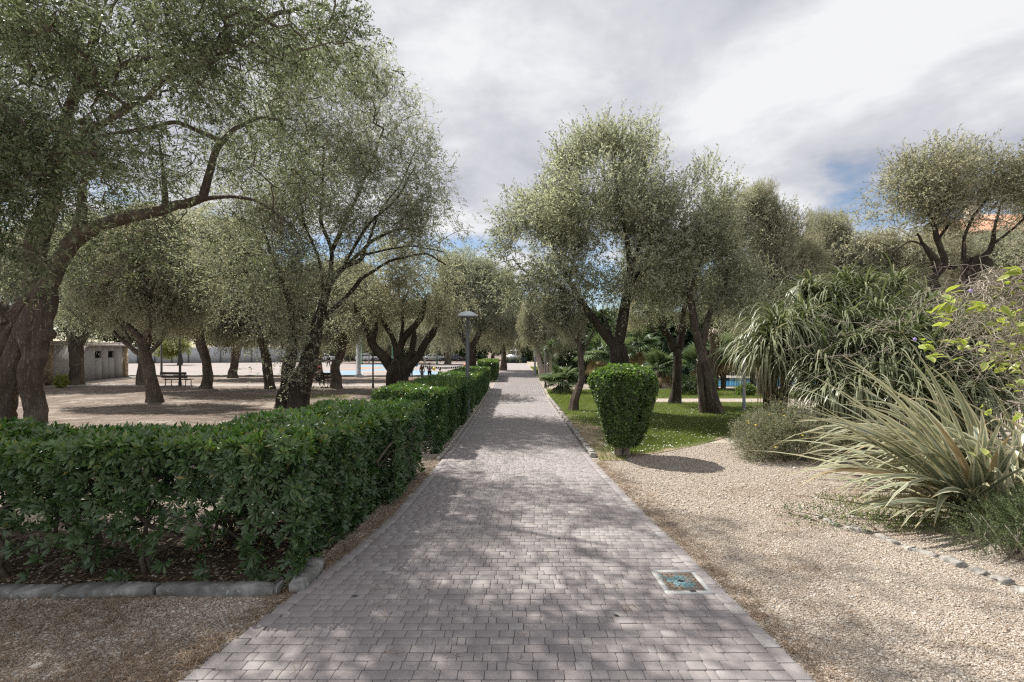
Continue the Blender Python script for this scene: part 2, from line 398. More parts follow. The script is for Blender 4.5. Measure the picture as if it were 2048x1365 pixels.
# lawn soil: thin grass with bare tan patches
k = NT('lawn_turf'); v = k.coord(); mid = k.noise(v, 1.1, 5, 0.6); fine = k.noise(v, 30, 4, 0.7)
gr = k.mix(k.range(fine, 0.35, 0.65), (0.075, 0.092, 0.032), (0.15, 0.17, 0.06)); dr = k.mix(k.range(fine, 0.35, 0.65), (0.25, 0.185, 0.125), (0.40, 0.32, 0.23))
bare = k.attr('tone')
M['turf'] = k.done(k.bsdf(k.mix(k.range(k.math('ADD', bare, k.math('MULTIPLY', k.math('SUBTRACT', mid, 0.5), 1.1)), 0.40, 0.62), gr, dr), 0.9, k.bump(fine, 0.8, 0.02), 0.1))
# pavers
k = NT('concrete_paver'); v = k.coord(); t = k.attr('tone'); n1 = k.noise(v, 5, 5, 0.6); n2 = k.noise(v, 190, 3, 0.7); n3 = k.noise(v, 1.1, 5, 0.6)
c = k.ramp(t, [(0.0, (0.262, 0.234, 0.228)), (0.5, (0.298, 0.266, 0.258)), (0.85, (0.328, 0.297, 0.287)), (1.0, (0.38, 0.356, 0.343))])
c = k.mix(k.math('MULTIPLY', k.range(n1, 0.45, 0.75), 0.35), c, (0.385, 0.360, 0.345))
c = k.mix(k.math('MULTIPLY', k.range(n3, 0.50, 0.68), 0.30), c, (0.42, 0.392, 0.372))
c = k.mix(k.math('MULTIPLY', k.range(n2, 0.55, 0.75), 0.30), c, (0.13, 0.11, 0.11))
M['paver'] = k.done(k.bsdf(c, 0.82, k.bump(n2, 0.35, 0.004), 0.25))
k = NT('paver_joint'); v = k.coord(); n1 = k.noise(v, 60, 4, 0.7); n2 = k.noise(v, 2.0, 4)
M['joint'] = k.done(k.bsdf(k.mix(k.range(n2, 0.4, 0.65), k.mix(n1, (0.10, 0.082, 0.07), (0.17, 0.14, 0.115)), k.mix(n1, (0.14, 0.115, 0.095), (0.30, 0.255, 0.215))), 0.95, k.bump(n1, 0.6, 0.006), 0.1))
# stone for kerbs
k = NT('weathered_kerb_stone'); v = k.coord(); n1 = k.noise(v, 5, 7, 0.62, 0.4); n2 = k.noise(v, 40, 4, 0.7); n3 = k.noise(v, 12, 5, 0.6)
c = k.ramp(n1, [(0.32, (0.12, 0.115, 0.105)), (0.5, (0.21, 0.205, 0.19)), (0.68, (0.36, 0.35, 0.325))])
c = k.mix(k.range(n3, 0.62, 0.68), c, (0.44, 0.43, 0.40))
M['kerb'] = k.done(k.bsdf(c, 0.88, k.bump(k.math('ADD', n3, k.math('MULTIPLY', n2, 0.4)), 0.6, 0.02), 0.2))
M['kerb_pale'] = m_plain('pale_kerb_stone', (0.36, 0.335, 0.30), 0.88, 0.2, var=0.35, scale=9, bump=0.7)
M['pebble'] = NT('pebble'); k = M['pebble']; t = k.attr('tone')
M['pebble'] = k.done(k.bsdf(k.ramp(t, [(0.0, (0.22, 0.17, 0.13)), (0.12, (0.36, 0.29, 0.225)), (0.45, (0.475, 0.405, 0.335)), (0.85, (0.56, 0.495, 0.42)), (0.96, (0.66, 0.61, 0.55)), (1.0, (0.36, 0.34, 0.33))]), 0.8, None, 0.3))
M['lamp_metal'] = m_plain('grey_lamp_metal', (0.13, 0.135, 0.14), 0.45, 0.5, 0.3, 0.1)
M['lamp_dark'] = m_plain('dark_post_paint', (0.075, 0.065, 0.055), 0.6, 0.4, 0.0, 0.2)
M['grey_post'] = m_plain('galvanised_post', (0.30, 0.31, 0.32), 0.5, 0.5, 0.2, 0.15)
M['green_post'] = m_plain('green_post_paint', (0.07, 0.19, 0.10), 0.5, 0.5)
M['dome'] = m_plain('clear_lamp_dome', (0.62, 0.65, 0.68), 0.15, 0.8, 0.0, 0.03)
M['plaster'] = m_plain('grey_plaster', (0.33, 0.315, 0.298), 0.9, 0.15, var=0.1, scale=1.2, bump=0.3)
M['fascia'] = m_plain('pale_fascia', (0.52, 0.49, 0.45), 0.85, 0.2, var=0.12)
k = NT('rubble_stone'); v = k.coord(); vc = k.voro(v, 4.2, 'F1', 'Color'); ve = k.voro(v, 4.2, 'DISTANCE_TO_EDGE'); sc = k.n('ShaderNodeSeparateColor'); k.l(vc, sc.inputs[0])
M['rubble'] = k.done(k.bsdf(k.mix(k.range(ve, 0.02, 0.08), (0.34, 0.29, 0.23), k.ramp(sc.outputs[0], [(0.0, (0.26, 0.18, 0.11)), (0.5, (0.42, 0.31, 0.19)), (1.0, (0.52, 0.42, 0.28))])), 0.9, k.bump(k.range(ve, 0.0, 0.12), 0.8, 0.04), 0.15))
M['dark_glass'] = m_plain('dark_window_glass', (0.02, 0.022, 0.025), 0.12, 0.6)
M['wood_dark'] = m_plain('dark_bench_wood', (0.085, 0.062, 0.045), 0.7, 0.3, var=0.3)
M['iron'] = m_plain('dark_iron', (0.045, 0.043, 0.042), 0.55, 0.4)
k = NT('court_surface'); v = k.coord(); n1 = k.noise(v, 0.35, 5); n2 = k.noise(v, 6, 4)
M['court'] = k.done(k.bsdf(k.mix(k.range(n1, 0.35, 0.7), (0.29, 0.25, 0.228), (0.335, 0.295, 0.272)), 0.85, k.bump(n2, 0.1, 0.005), 0.2))
M['court_blue'] = m_plain('faded_blue_court_paint', (0.22, 0.32, 0.40), 0.8, 0.25, var=0.15, scale=0.6)
M['court_red'] = m_plain('faded_salmon_court_paint', (0.42, 0.27, 0.20), 0.8, 0.25, var=0.12, scale=0.6)
k = NT('pool_water'); v = k.coord(); n1 = k.noise(v, 3.0, 4, 0.6, 0.5)
M['pool'] = k.done(k.bsdf(k.mix(k.range(n1, 0.3, 0.7), (0.05, 0.27, 0.50), (0.10, 0.38, 0.62)), 0.08, k.bump(n1, 0.15, 0.05), 0.5))
M['deck'] = m_plain('pale_pool_deck', (0.33, 0.295, 0.26), 0.85, 0.2, var=0.12, scale=2)
M['wall_pale'] = m_plain('pale_grey_wall', (0.44, 0.46, 0.48), 0.85, 0.2, var=0.12, scale=0.8)
k = NT('terracotta_tile'); v = k.coord('Object'); t = k.attr('tone'); n = k.noise(v, 2.0, 4)
M['tile'] = k.done(k.bsdf(k.mix(k.range(k.math('ADD', k.math('MULTIPLY', t, 0.6), k.math('MULTIPLY', n, 0.5)), 0.3, 0.85), (0.40, 0.20, 0.125), (0.56, 0.36, 0.25)), 0.85, None, 0.2))
M['stucco'] = m_plain('cream_stucco', (0.52, 0.44, 0.34), 0.9, 0.15)

# ================================================================== THE SETTING
def grid_sheet(name, xs, ys, mat, lift=0.0, parent=None, **kw):
    X, Y = np.meshgrid(np.asarray(xs, float), np.asarray(ys, float))
    V = np.stack([X, Y, g(X, Y) + lift], -1).reshape(-1, 3)
    nx, ny = len(xs), len(ys)
    i = np.arange(ny - 1)[:, None] * nx; j = np.arange(nx - 1)[None]
    F = np.stack([i + j, i + j + 1, i + nx + j + 1, i + nx + j], -1).reshape(-1, 4)
    return mk(name, V, F, mat, parent, smooth=True, **kw)
def strip_sheet(name, ys, xl, xr, nx, mat, lift, tonef=None, kind='structure'):
    ys = np.asarray(ys, float); u = np.linspace(0, 1, nx)
    L = np.array([xl(y) for y in ys]); R_ = np.array([xr(y) for y in ys])
    X = L[:, None] + (R_ - L)[:, None] * u[None]; Y = np.repeat(ys[:, None], nx, 1)
    V = np.stack([X, Y, g(X, Y) + lift], -1).reshape(-1, 3)
    i = np.arange(len(ys) - 1)[:, None] * nx; j = np.arange(nx - 1)[None]
    F = np.stack([i + j, i + j + 1, i + nx + j + 1, i + nx + j], -1).reshape(-1, 4)
    o = mk(name, V, F, mat, smooth=True, tone=None if tonef is None else tonef(V[:, 0], V[:, 1]))
    if kind: o['kind'] = kind
    return o
def axis(parts):
    a = []
    for lo, hi, st in parts: a += list(np.arange(lo, hi, st))
    return a
gx = axis([(-900, -100, 80), (-100, -24, 4), (-24, 20, 0.5), (20, 100, 4), (100, 901, 80)])
gy = axis([(-40, -4, 4), (-4, 34, 0.5), (34, 60, 2), (60, 140, 8), (140, 1500, 85)])
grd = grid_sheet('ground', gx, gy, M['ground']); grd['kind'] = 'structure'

M['soil'] = m_plain('dark_litter_soil', (0.11, 0.08, 0.058), 0.95, 0.1, var=0.45, scale=14, bump=0.6)
# ------------------------------------------------------------------ the paved walk
P_ROW = 0.0825
bed_y = axis([(0.6, 45, 0.3), (45, 86, 1.0)])
path = strip_sheet('path', bed_y, lambda d: pL(d) - 0.005, lambda d: pR(d) + 0.005, 5, M['joint'], 0.006)
path_far = strip_sheet('distant_path', axis([(40.05, 87, 1.0)]), lambda d: pL(d), lambda d: pR(d), 5, M['paver'], 0.018, tonef=lambda x, y: np.full(len(x), 0.55))

# cast-iron cover let into the walk: the rows of pavers stop at its white surround
cov_c = gnd(1360, 1166); FR = 0.4125
cy0 = 1.2 + P_ROW * round((cov_c[1] - FR / 2 - 1.2) / P_ROW); cy1 = cy0 + P_ROW * 5
cx0, cx1 = cov_c[0] - 0.182, cov_c[0] + 0.182
BR = []   # cx, cy, w, h, tone
def fill_row(xa, xb, yc, h):
    x = xa
    while xb - x > 0.02:
        r = random.random(); w = P_ROW * (1.80 if r < 0.50 else 1.20 if r < 0.82 else 0.65)
        if xb - x - w < 0.045: w = xb - x
        BR.append((x + w / 2, yc, w, h, 0.5 + random.gauss(0, 0.17))); x += w
EDGE = 0.105
for r in range(int((40 - 1.2) / P_ROW)):
    yc = 1.2 + (r + 0.5) * P_ROW; a = float(pL(yc)) + EDGE; b = float(pR(yc)) - EDGE
    if cy0 - 0.01 < yc < cy1 + 0.01:
        fill_row(a, cx0, yc, P_ROW); fill_row(cx1, b, yc, P_ROW)
    else: fill_row(a, b, yc, P_ROW)
for side in (0, 1):
    y = 1.2
    while y < 40:
        ln = random.choice((0.15, 0.15, 0.10, 0.15)); yc = y + ln / 2
        xc = float(pL(yc)) + EDGE / 2 if side == 0 else float(pR(yc)) - EDGE / 2
        BR.append((xc, yc, EDGE, ln, 0.66 + random.gauss(0, 0.16))); y += ln
BR = np.array(BR); BR[:, 4] = np.clip(BR[:, 4], 0, 1)
def brick_geo(B, level):
    """pavers with rounded corners (level 2), plain chamfer (1) or flat block (0); returns per-brick vertex blocks and local faces"""
    n = len(B); jg = 0.0019; w = B[:, 2] / 2 - 0.7 * jg * rng.uniform(0.7, 1.5, n); h = B[:, 3] / 2 - jg * rng.uniform(0.7, 1.5, n)
    jz = rng.normal(0, 0.0013, n); tx = rng.normal(0, 0.006, n); ty = rng.normal(0, 0.006, n); ra = rng.normal(0, 0.006, n)
    if level == 2:
        c = 0.006; k = 8
        sx = [1, 1, 1, -1, -1, -1, -1, 1]; 
        def ring(ins):
            W = w - ins; H = h - ins; cc = c * (1 - 0.2 * (ins > 0))
            x = np.stack([W, W, W - cc, -W + cc, -W, -W, -W + cc, W - cc], 1); y = np.stack([-H + cc, H - cc, H, H, H - cc, -H + cc, -H, -H], 1); return x, y
    else:
        k = 4
        def ring(ins):
            W = w - ins; H = h - ins; return np.stack([W, W, -W, -W], 1), np.stack([-H, H, H, -H], 1)
    rings = [(0.0, -0.022), (0.0, -0.0022), (0.0028, 0.0)] if level > 0 else [(0.0, -0.02), (0.0, 0.0)]
    X, Y, Z = [], [], []
    for ins, z in rings:
        x, y = ring(ins); X.append(x); Y.append(y); Z.append(np.full_like(x, z))
    x = np.concatenate(X, 1); y = np.concatenate(Y, 1); z = np.concatenate(Z, 1)
    z = z + jz[:, None] + x * tx[:, None] + y * ty[:, None]
    xr = x - y * ra[:, None]; yr = y + x * ra[:, None]
    gx_ = B[:, 0:1] + xr; gy_ = B[:, 1:2] + yr
    V = np.stack([gx_, gy_, g(gx_, gy_) + 0.020 + z], -1)
    nr = len(rings); j = np.arange(k); q = []
    for r in range(nr - 1): q.append(np.stack([r * k + j, r * k + (j + 1) % k, (r + 1) * k + (j + 1) % k, (r + 1) * k + j], 1))
    quads = np.concatenate(q); top = ((nr - 1) * k + j)[None]
    return V, quads, top
def brick_join(name, B, level, parent):
    V, q, t = brick_geo(B, level); n, m = V.shape[:2]; off = (np.arange(n) * m)[:, None, None]
    o = mk(name, V.reshape(-1, 3), [(q[None] + off).reshape(-1, 4), (t[None] + off).reshape(-1, t.shape[1])], M['paver'], parent, tone=np.repeat(B[:, 4], m))
    o['kind'] = 'stuff'; return o
dd = BR[:, 1]
visible = (dd > 2.50)
score = np.where(visible, BR[:, 2] * BR[:, 3] / dd ** 3, 0) * (np.abs(BR[:, 0]) < dd * 1.07)
order = np.argsort(-score); single = np.zeros(len(BR), bool); single[order[:300]] = True
Vs, qs, ts = brick_geo(BR[single], 2)
for B, Vb in zip(BR[single], Vs):
    c0 = np.array([B[0], B[1], gz(B[0], B[1])])
    o = mk('paver', Vb - c0, [qs, ts], M['paver'], path, tone=np.full(len(Vb), B[4])); o.location = c0
rest = BR[~single]
brick_join('paving', rest[rest[:, 1] < 11], 2, path)
brick_join('paving', rest[(rest[:, 1] >= 11) & (rest[:, 1] < 22)], 1, path)
brick_join('paving', rest[rest[:, 1] >= 22], 0, path)

# the square cover with its white surround
k = NT('worn_turquoise_iron'); v = k.coord(); n1 = k.noise(v, 9, 6, 0.65, 0.6); n2 = k.noise(v, 60, 4, 0.7)
sp = k.n('ShaderNodeSeparateXYZ'); k.l(v, sp.inputs[0])
rr = k.math('SQRT', k.math('ADD', k.math('POWER', sp.outputs[0], 2.0), k.math('POWER', sp.outputs[1], 2.0)))
keep = k.range(k.math('ADD', n1, k.math('MULTIPLY', k.range(rr, 0.06, 0.13), -0.14)), 0.38, 0.47)
keep = k.math('MAXIMUM', keep, k.range(k.math('ADD', n1, k.math('MULTIPLY', k.range(rr, 0.13, 0.22), 0.12)), 0.56, 0.62))
c = k.mix(keep, k.mix(k.range(n2, 0.35, 0.65), (0.20, 0.15, 0.11), (0.36, 0.29, 0.23)), k.mix(n2, (0.16, 0.27, 0.285), (0.26, 0.40, 0.42)))
M['cover'] = k.done(k.bsdf(c, 0.7, k.bump(n2, 0.3, 0.004), 0.3))
M['white_paint'] = m_plain('worn_white_paint', (0.52, 0.51, 0.49), 0.8, 0.2, var=0.12, scale=14, bump=0.2)
ccx, ccy = (cx0 + cx1) / 2, (cy0 + cy1) / 2
mc = thing('access_cover', 'square access cover with worn turquoise paint and white surround in the walk', 'access cover', (ccx, ccy, gz(ccx, ccy) + 0.018))
slope = (gz(0, ccy + 0.2) - gz(0, ccy - 0.2)) / 0.4; mc.rotation_euler = (math.atan(slope), 0, 0)
hw, hh = (cx1 - cx0) / 2 + 0.004, (cy1 - cy0) / 2 + 0.004; iw, ih = 0.143, 0.162
mb = MB()
for c_, s_ in (((0, (hh + ih) / 2, 0), (2 * hw, hh - ih, 0.02)), ((0, -(hh + ih) / 2, 0), (2 * hw, hh - ih, 0.02)), (((hw + iw) / 2, 0, 0), (hw - iw, 2 * ih, 0.02)), ((-(hw + iw) / 2, 0, 0), (hw - iw, 2 * ih, 0.02))):
    mb.box((c_[0], c_[1], -0.003), s_)
mb.build('surround', M['white_paint'], mc)
mb = MB(); mb.box((0, 0, -0.004), (2 * iw - 0.012, 2 * ih - 0.012, 0.02)); lid = mb.build('lid', M['cover'], mc)
mb = MB()
for i in range(7):
    for j in range(6):
        x = -0.117 + i * 0.039; y = -0.120 + j * 0.048
        if math.hypot(x, y) > 0.06: mb.box((x, y, 0.0085), (0.028, 0.008, 0.006), rotz=math.radians(45 if (i + j) % 2 else -45))
th = np.linspace(0, 2 * math.pi, 25)
mb.tube(np.stack([0.054 * np.cos(th), 0.054 * np.sin(th), np.full(25, 0.007)], 1), np.full(25, 0.004), 4, cap=False)
tp_ = mb.build('tread_pattern', M['cover'], lid); tp_['kind'] = 'stuff'
mb = MB()   # maker's mark in the middle of the lid: a small raised knot
for a, b, r in ((-0.018, 0.0, 20), (0.0, 0.005, -60), (0.018, 0.0, -20), (0.0, -0.012, 0)):
    mb.box((a, b, 0.0085), (0.026, 0.007, 0.005), rotz=math.radians(r))
em_ = mb.build('emblem', M['iron'], lid); em_['kind'] = 'stuff'
mb = MB(); mb.box((0.03, -ih - 0.012, 0.0065), (0.045, 0.022, 0.003)); mb.build('lifting_slot', M['iron'], mc)

# ------------------------------------------------------------------ stone kerbs
def stone_geo(L, W, H, seed, rough=0.06):
    r_ = np.random.default_rng(seed); n = 5; a = np.linspace(-L / 2, L / 2, n)
    prof = np.array([(-.5, -.5), (.5, -.5), (.5, .38), (.42, .5), (-.42, .5), (-.5, .38)]); m = len(prof)
    V = np.zeros((n, m, 3))
    for i in range(n):
        e = 0.86 if i in (0, n - 1) else 1.0
        V[i, :, 0] = a[i]; V[i, :, 1] = prof[:, 0] * W * e; V[i, :, 2] = prof[:, 1] * H * (e if True else 1)
    V += r_.normal(0, rough * min(W, H), V.shape)
    V[0, :, 0] = np.clip(V[0, :, 0], -L / 2, None); V[-1, :, 0] = np.clip(V[-1, :, 0], None, L / 2)
    V = V.reshape(-1, 3); i = np.arange(n - 1)[:, None] * m; j = np.arange(m)[None]; k_ = (j + 1) % m
    F = np.stack([i + j, i + k_, i + m + k_, i + m + j], -1).reshape(-1, 4)
    return V, [F[:, ::-1], np.array([np.arange(m), (n - 1) * m + np.arange(m)[::-1]])]
STONES = {}
def kerb_line(name, label, pts, Ls, W, H, mat, sink=0.4, jit=0.02, cat='kerb', stone='kerb_stone', nv=6, gap=0.012, group=None):
    """a row of stones laid along a polyline on the ground, each stone an object"""
    pts = np.array([[p[0], p[1]] for p in pts], float)
    root = thing(name, label, cat, (pts[0][0], pts[0][1], gz(*pts[0])), group=group); o0 = np.array(root.location)
    seg = np.linalg.norm(np.diff(pts, axis=0), axis=1); cum = np.concatenate([[0], np.cumsum(seg)]); s = 0.0; i = 0
    while s < cum[-1] - 0.04:
        L = min(random.uniform(*Ls), cum[-1] - s); sm = s + L / 2
        x = np.interp(sm, cum, pts[:, 0]); y = np.interp(sm, cum, pts[:, 1])
        k_ = min(len(seg) - 1, np.searchsorted(cum, sm) - 1); dx, dy = pts[k_ + 1] - pts[k_]
        key = (name, i % nv)
        if key not in STONES: 
            V, F = stone_geo(1.0, W, H, sum(map(ord, name)) + i, 0.04 if 'kerb' in name else 0.085); STONES[key] = mk_mesh(stone, V, F, mat, smooth=False)
        o = link(stone, STONES[key], root)
        o.location = np.array([x + random.uniform(-jit, jit), y, gz(x, y) + H * (0.5 - sink) + random.uniform(-jit, jit) * 0.4]) - o0
        o.scale = (max(0.03, L - gap), random.uniform(0.88, 1.1), random.uniform(0.85, 1.1))
        o.rotation_euler = (random.uniform(-.04, .04), random.uniform(-.02, .02), math.atan2(dy, dx) + random.uniform(-.04, .04)); s += L; i += 1
    return root
ka = gnd(-260, 1197); kb = gnd(566, 1184)
kerb_line('stone_kerb', 'weathered grey stone kerb in front of the near hedge on the left', [ka, kb], (0.55, 1.05), 0.13, 0.13, M['kerb'], 0.50, 0.014)
kc = gnd(592, 1188); kd = (kc[0] - 0.02, kc[1] + 0.50)
kerb_line('return_kerb', 'short tilted grey kerb stone turning the corner of the near hedge beside the walk', [kc, kd], (0.48, 0.52), 0.15, 0.16, M['kerb'], 0.36, 0.0)
kerb_line('low_kerb', 'thin pale kerb along the left of the walk under the long hedge', [(float(pL(d)) - 0.06, d) for d in np.arange(8.6, 27, 1.0)], (0.45, 0.6), 0.07, 0.09, M['kerb_pale'], 0.35, 0.006, stone='kerb_stone')
kerb_line('stone_edging', 'row of small rough edging stones between the lawn and the right side of the walk', [(float(pR(d)) + 0.07, d) for d in np.arange(8.9, 21, 0.5)], (0.15, 0.26), 0.12, 0.13, M['kerb_pale'], 0.36, 0.012, cat='edging', stone='edging_stone')
kerb_line('bed_edging', 'broken line of grey stones edging the planting bed with the sword-leaved plant', [gnd(1632, 1030), gnd(1668, 1050), gnd(1742, 1068), gnd(1800, 1092), gnd(1872, 1112), gnd(1945, 1142), gnd(2075, 1190), gnd(2230, 1225)], (0.16, 0.34), 0.08, 0.12, M['kerb_pale'], 0.74, 0.02, cat='edging', stone='edging_stone', gap=0.03)

# ------------------------------------------------------------------ loose gravel, needles, grass
def pebbles(name, n, fx, drange, size, sizef=None, power=1.0):
    d = drange[0] + (drange[1] - drange[0]) * rng.random(n) ** power
    lo, hi = fx(d); x = lo + (hi - lo) * rng.random(n); 
    s = size * rng.lognormal(0, 0.38, n)
    base = np.array([(1, 0, 0), (-1, 0, 0), (0, 1, 0), (0, -1, 0), (0, 0, .62), (0, 0, -.62)]); Fb = np.array([(0, 2, 4), (2, 1, 4), (1, 3, 4), (3, 0, 4), (2, 0, 5), (1, 2, 5), (3, 1, 5), (0, 3, 5)])
    a = rng.uniform(0, 6.28, n); V = base[None] * rng.uniform(0.65, 1.25, (n, 6, 1)) * s[:, None, None]
    V[:, :, 0] *= 1.3
    t = rng.normal(0, 0.35, n); y2 = V[:, :, 1] * np.cos(t)[:, None] - V[:, :, 2] * np.sin(t)[:, None]; z2 = V[:, :, 1] * np.sin(t)[:, None] + V[:, :, 2] * np.cos(t)[:, None]
    X = V[:, :, 0] * np.cos(a)[:, None] - y2 * np.sin(a)[:, None]; Y = V[:, :, 0] * np.sin(a)[:, None] + y2 * np.cos(a)[:, None]
    V = np.stack([X + x[:, None], Y + d[:, None], z2 + (g(x, d) + s * 0.22)[:, None]], -1)
    F = (Fb[None] + (np.arange(n) * 6)[:, None, None]).reshape(-1, 3)
    o = mk(name, V.reshape(-1, 3), F, M['pebble'], tone=np.repeat(rng.random(n), 6), smooth=False); o['kind'] = 'stuff'; return o
def lawn_edge(d): return np.interp(d, [8.0, 8.9, 9.4, 10.2, 11.4, 13.0, 13.9, 17.0, 24], [1.9, 2.15, 3.0, 4.0, 5.3, 6.5, 7.2, 9.5, 13.5])
pebbles('gravel', 62000, lambda d: (pR(d) + 0.01, np.minimum(1.12 * d + 0.5, 4.9)), (2.1, 5.6), 0.0050, power=0.85)
pebbles('gravel', 30000, lambda d: (np.where(d > 8.8, lawn_edge(d), pR(d) + 0.02), np.minimum(4.2 + 0.35 * (d - 5.6), 6.2)), (5.6, 10.5), 0.0075)
pebbles('gravel', 30000, lambda d: (-1.15 * d - 0.4, pL(d) - 0.012), (2.0, 3.56), 0.0066, power=0.9)
strip_sheet('soil_bed', axis([(3.62, 5.2, 0.2)]), lambda d: -8.0, lambda d: -1.72, 14, M['soil'], 0.005)
strip_sheet('soil_bed', axis([(5.0, 7.7, 0.3)]), lambda d: -3.0, lambda d: -1.66, 6, M['soil'], 0.005)
pebbles('gravel', 9000, lambda d: (-1.15 * d, pL(d) - 0.05), (3.7, 8.5), 0.0095)

def needles(name, n, xf, drange, mat, ln=(0.05, 0.13), w=0.0016, power=1.0, clump=0.0):
    d = drange[0] + (drange[1] - drange[0]) * rng.random(n) ** power
    x = xf(d); a = rng.uniform(0, math.pi, n); L = rng.uniform(*ln, n)
    dx, dy = np.cos(a) * L / 2, np.sin(a) * L / 2; px2, py2 = -np.sin(a) * w, np.cos(a) * w
    zb = rng.uniform(0.010, 0.026, n); dz = rng.normal(0, 0.006, n)
    def P(sx, sy): 
        X = x + sx * dx + sy * px2; Y = d + sx * dy + sy * py2; return np.stack([X, Y, g(x, d) + zb + sx * dz], -1)
    V = np.stack([P(-1, -1), P(1, -1), P(1, 1), P(-1, 1)], 1)
    o = mk(name, V.reshape(-1, 3), np.arange(4 * n).reshape(-1, 4), mat, tone=np.repeat(rng.random(n), 4)); o['kind'] = 'stuff'; return o
def patchy(x, d, f=1.7): return 0.5 + 0.5 * np.sin(x * 2.1 * f + 1.3 * np.sin(d * 1.7 * f)) * np.sin(d * 1.3 * f + 2 * np.sin(x * f))
needles('pine_needle_litter', 2000, lambda d: pR(d) + 0.02 + np.abs(rng.normal(0, 0.16, len(d))) * (0.5 + patchy(0 * d, d * 1.5)), (2.2, 8.5), M['litter'], power=0.9)
needles('pine_needle_litter', 2600, lambda d: pL(d) - 0.02 - np.abs(rng.normal(0, 0.13, len(d))) * (0.6 + patchy(0 * d, d * 1.4)), (2.2, 9.0), M['litter'], power=0.9)
def rand_gravel(d):
    x = np.where(rng.random(len(d)) < 0.6, pR(d) + rng.random(len(d)) * 3.2, pL(d) - rng.random(len(d)) * 3.0); return x
def clumped(n, xr, dr, nc, sd):
    cx = rng.uniform(*xr, nc); cd = rng.uniform(*dr, nc); i = rng.integers(0, nc, n); return cx[i] + rng.normal(0, sd, n), cd[i] + rng.normal(0, sd * 0.8, n)
def scatter_needles(name, x, d, mat, ln, w, lift=(0.012, 0.03)):
    n = len(x); a = rng.uniform(0, math.pi, n); L = rng.uniform(*ln, n); dx, dy = np.cos(a) * L / 2, np.sin(a) * L / 2; qx, qy = -np.sin(a) * w, np.cos(a) * w
    zb = rng.uniform(*lift, n); dz = rng.normal(0, 0.006, n)
    V = np.stack([np.stack([x + sx * dx + sy * qx, d + sx * dy + sy * qy, g(x, d) + zb + sx * dz], -1) for sx, sy in ((-1, -1), (1, -1), (1, 1), (-1, 1))], 1)
    o = mk(name, V.reshape(-1, 3), np.arange(4 * n).reshape(-1, 4), mat, tone=np.repeat(rng.random(n), 4)); o['kind'] = 'stuff'; return o
x, d = clumped(2600, (2.0, 5.2), (2.2, 7.0), 60, 0.16); scatter_needles('pine_needle_litter', x, d, M['litter'], (0.04, 0.11), 0.0015)
x, d = clumped(7500, (-4.0, -1.75), (2.2, 3.5), 34, 0.22); m_ = x < pL(d) - 0.02; scatter_needles('pine_needle_litter', x[m_], d[m_], M['litter'], (0.04, 0.11), 0.0015)
x, d = clumped(420, (-1.4, 1.5), (2.4, 8), 110, 0.05); scatter_needles('pine_needle_litter', x, d, M['litter'], (0.05, 0.12), 0.0011, (0.021, 0.026))
n = 9000; d = 9.5 + 24 * rng.random(n); x = -3.0 - rng.random(n) * 22; scatter_needles('leaf_litter', x, d, M['deadleaf'], (0.05, 0.10), 0.010, (0.004, 0.02))
n = 2600; d = 3.8 + 5 * rng.random(n); x = -1.9 - rng.random(n) * 4.5; scatter_needles('leaf_litter', x, d, M['deadleaf'], (0.04, 0.07), 0.010, (0.008, 0.03))
# a few fallen olive leaves on the pavers
for (px, py, a) in ((710, 1199, 0.2), (1118, 1082, 1.1), (1232, 1238, 2.4)):
    p = gnd(px, py, 0.025); V, F = tube([(-0.028, 0, 0), (-0.014, 0, 0.003), (0.0, 0, 0.004), (0.014, 0, 0.003), (0.028, 0, 0)], [0.0005, 0.006, 0.0075, 0.006, 0.0005], 6); V[:, 2] *= 0.35
    o = mk('fallen_leaf', V, F, M['hedge'], tone=np.full(len(V), 0.1)); o.location = p; o.rotation_euler = (0, 0, a)
    tag(o, 'single dark fallen leaf lying on the pavers ' + ('near the corner of the near hedge' if px == 710 else 'in the middle of the walk' if px == 1118 else 'a little left of the square access cover'), 'leaf')

# lawns on the right
def lawn_bare(x, y):
    e = x - pR(y)
    b = np.exp(-(e / 0.55) ** 2) * 0.42 + np.exp(-((lawn_edge(y) - x) / 0.5) ** 2) * 0.55 * (y < 14) + np.exp(-(((x - 2.3) / 0.9) ** 2 + ((y - 12.0) / 1.6) ** 2)) * 0.55 + np.exp(-(((x - 2.25) / 0.7) ** 2 + ((y - 9.3) / 0.8) ** 2)) * 0.30
    return np.clip(b + 0.16 * np.sin(x * 1.9 + y * 0.7) * np.sin(y * 1.1 - x * 0.6), 0, 1)
la_y = np.arange(8.6, 19.6, 0.25)
strip_sheet('lawn', la_y, lambda d: float(pR(d)) + 0.13, lambda d: float(max(lawn_edge(d), pR(d) + 0.2)), 22, M['turf'], 0.010, lawn_bare)
strip_sheet('lawn', np.arange(19.2, 21.6, 0.3), lambda d: float(pR(d)) + 0.13, lambda d: 4.9 + 0.5 * math.sin(d), 12, M['turf'], 0.010, lambda x, y: np.full(len(x), 0.15))
strip_sheet('lawn_beyond_cross_path', np.arange(21.3, 26.4, 0.4), lambda d: float(pR(d)) + 0.15 + (0.0 if d < 25 else 0), lambda d: 16.0, 24, M['turf'], 0.010, lambda x, y: np.full(len(x), 0.22))
strip_sheet('far_lawn', np.arange(35, 62, 1.0), lambda d: float(pR(d)) + 0.2, lambda d: float(pR(d)) + 4.2, 6, M['turf'], 0.012, lambda x, y: np.full(len(x), 0.1))
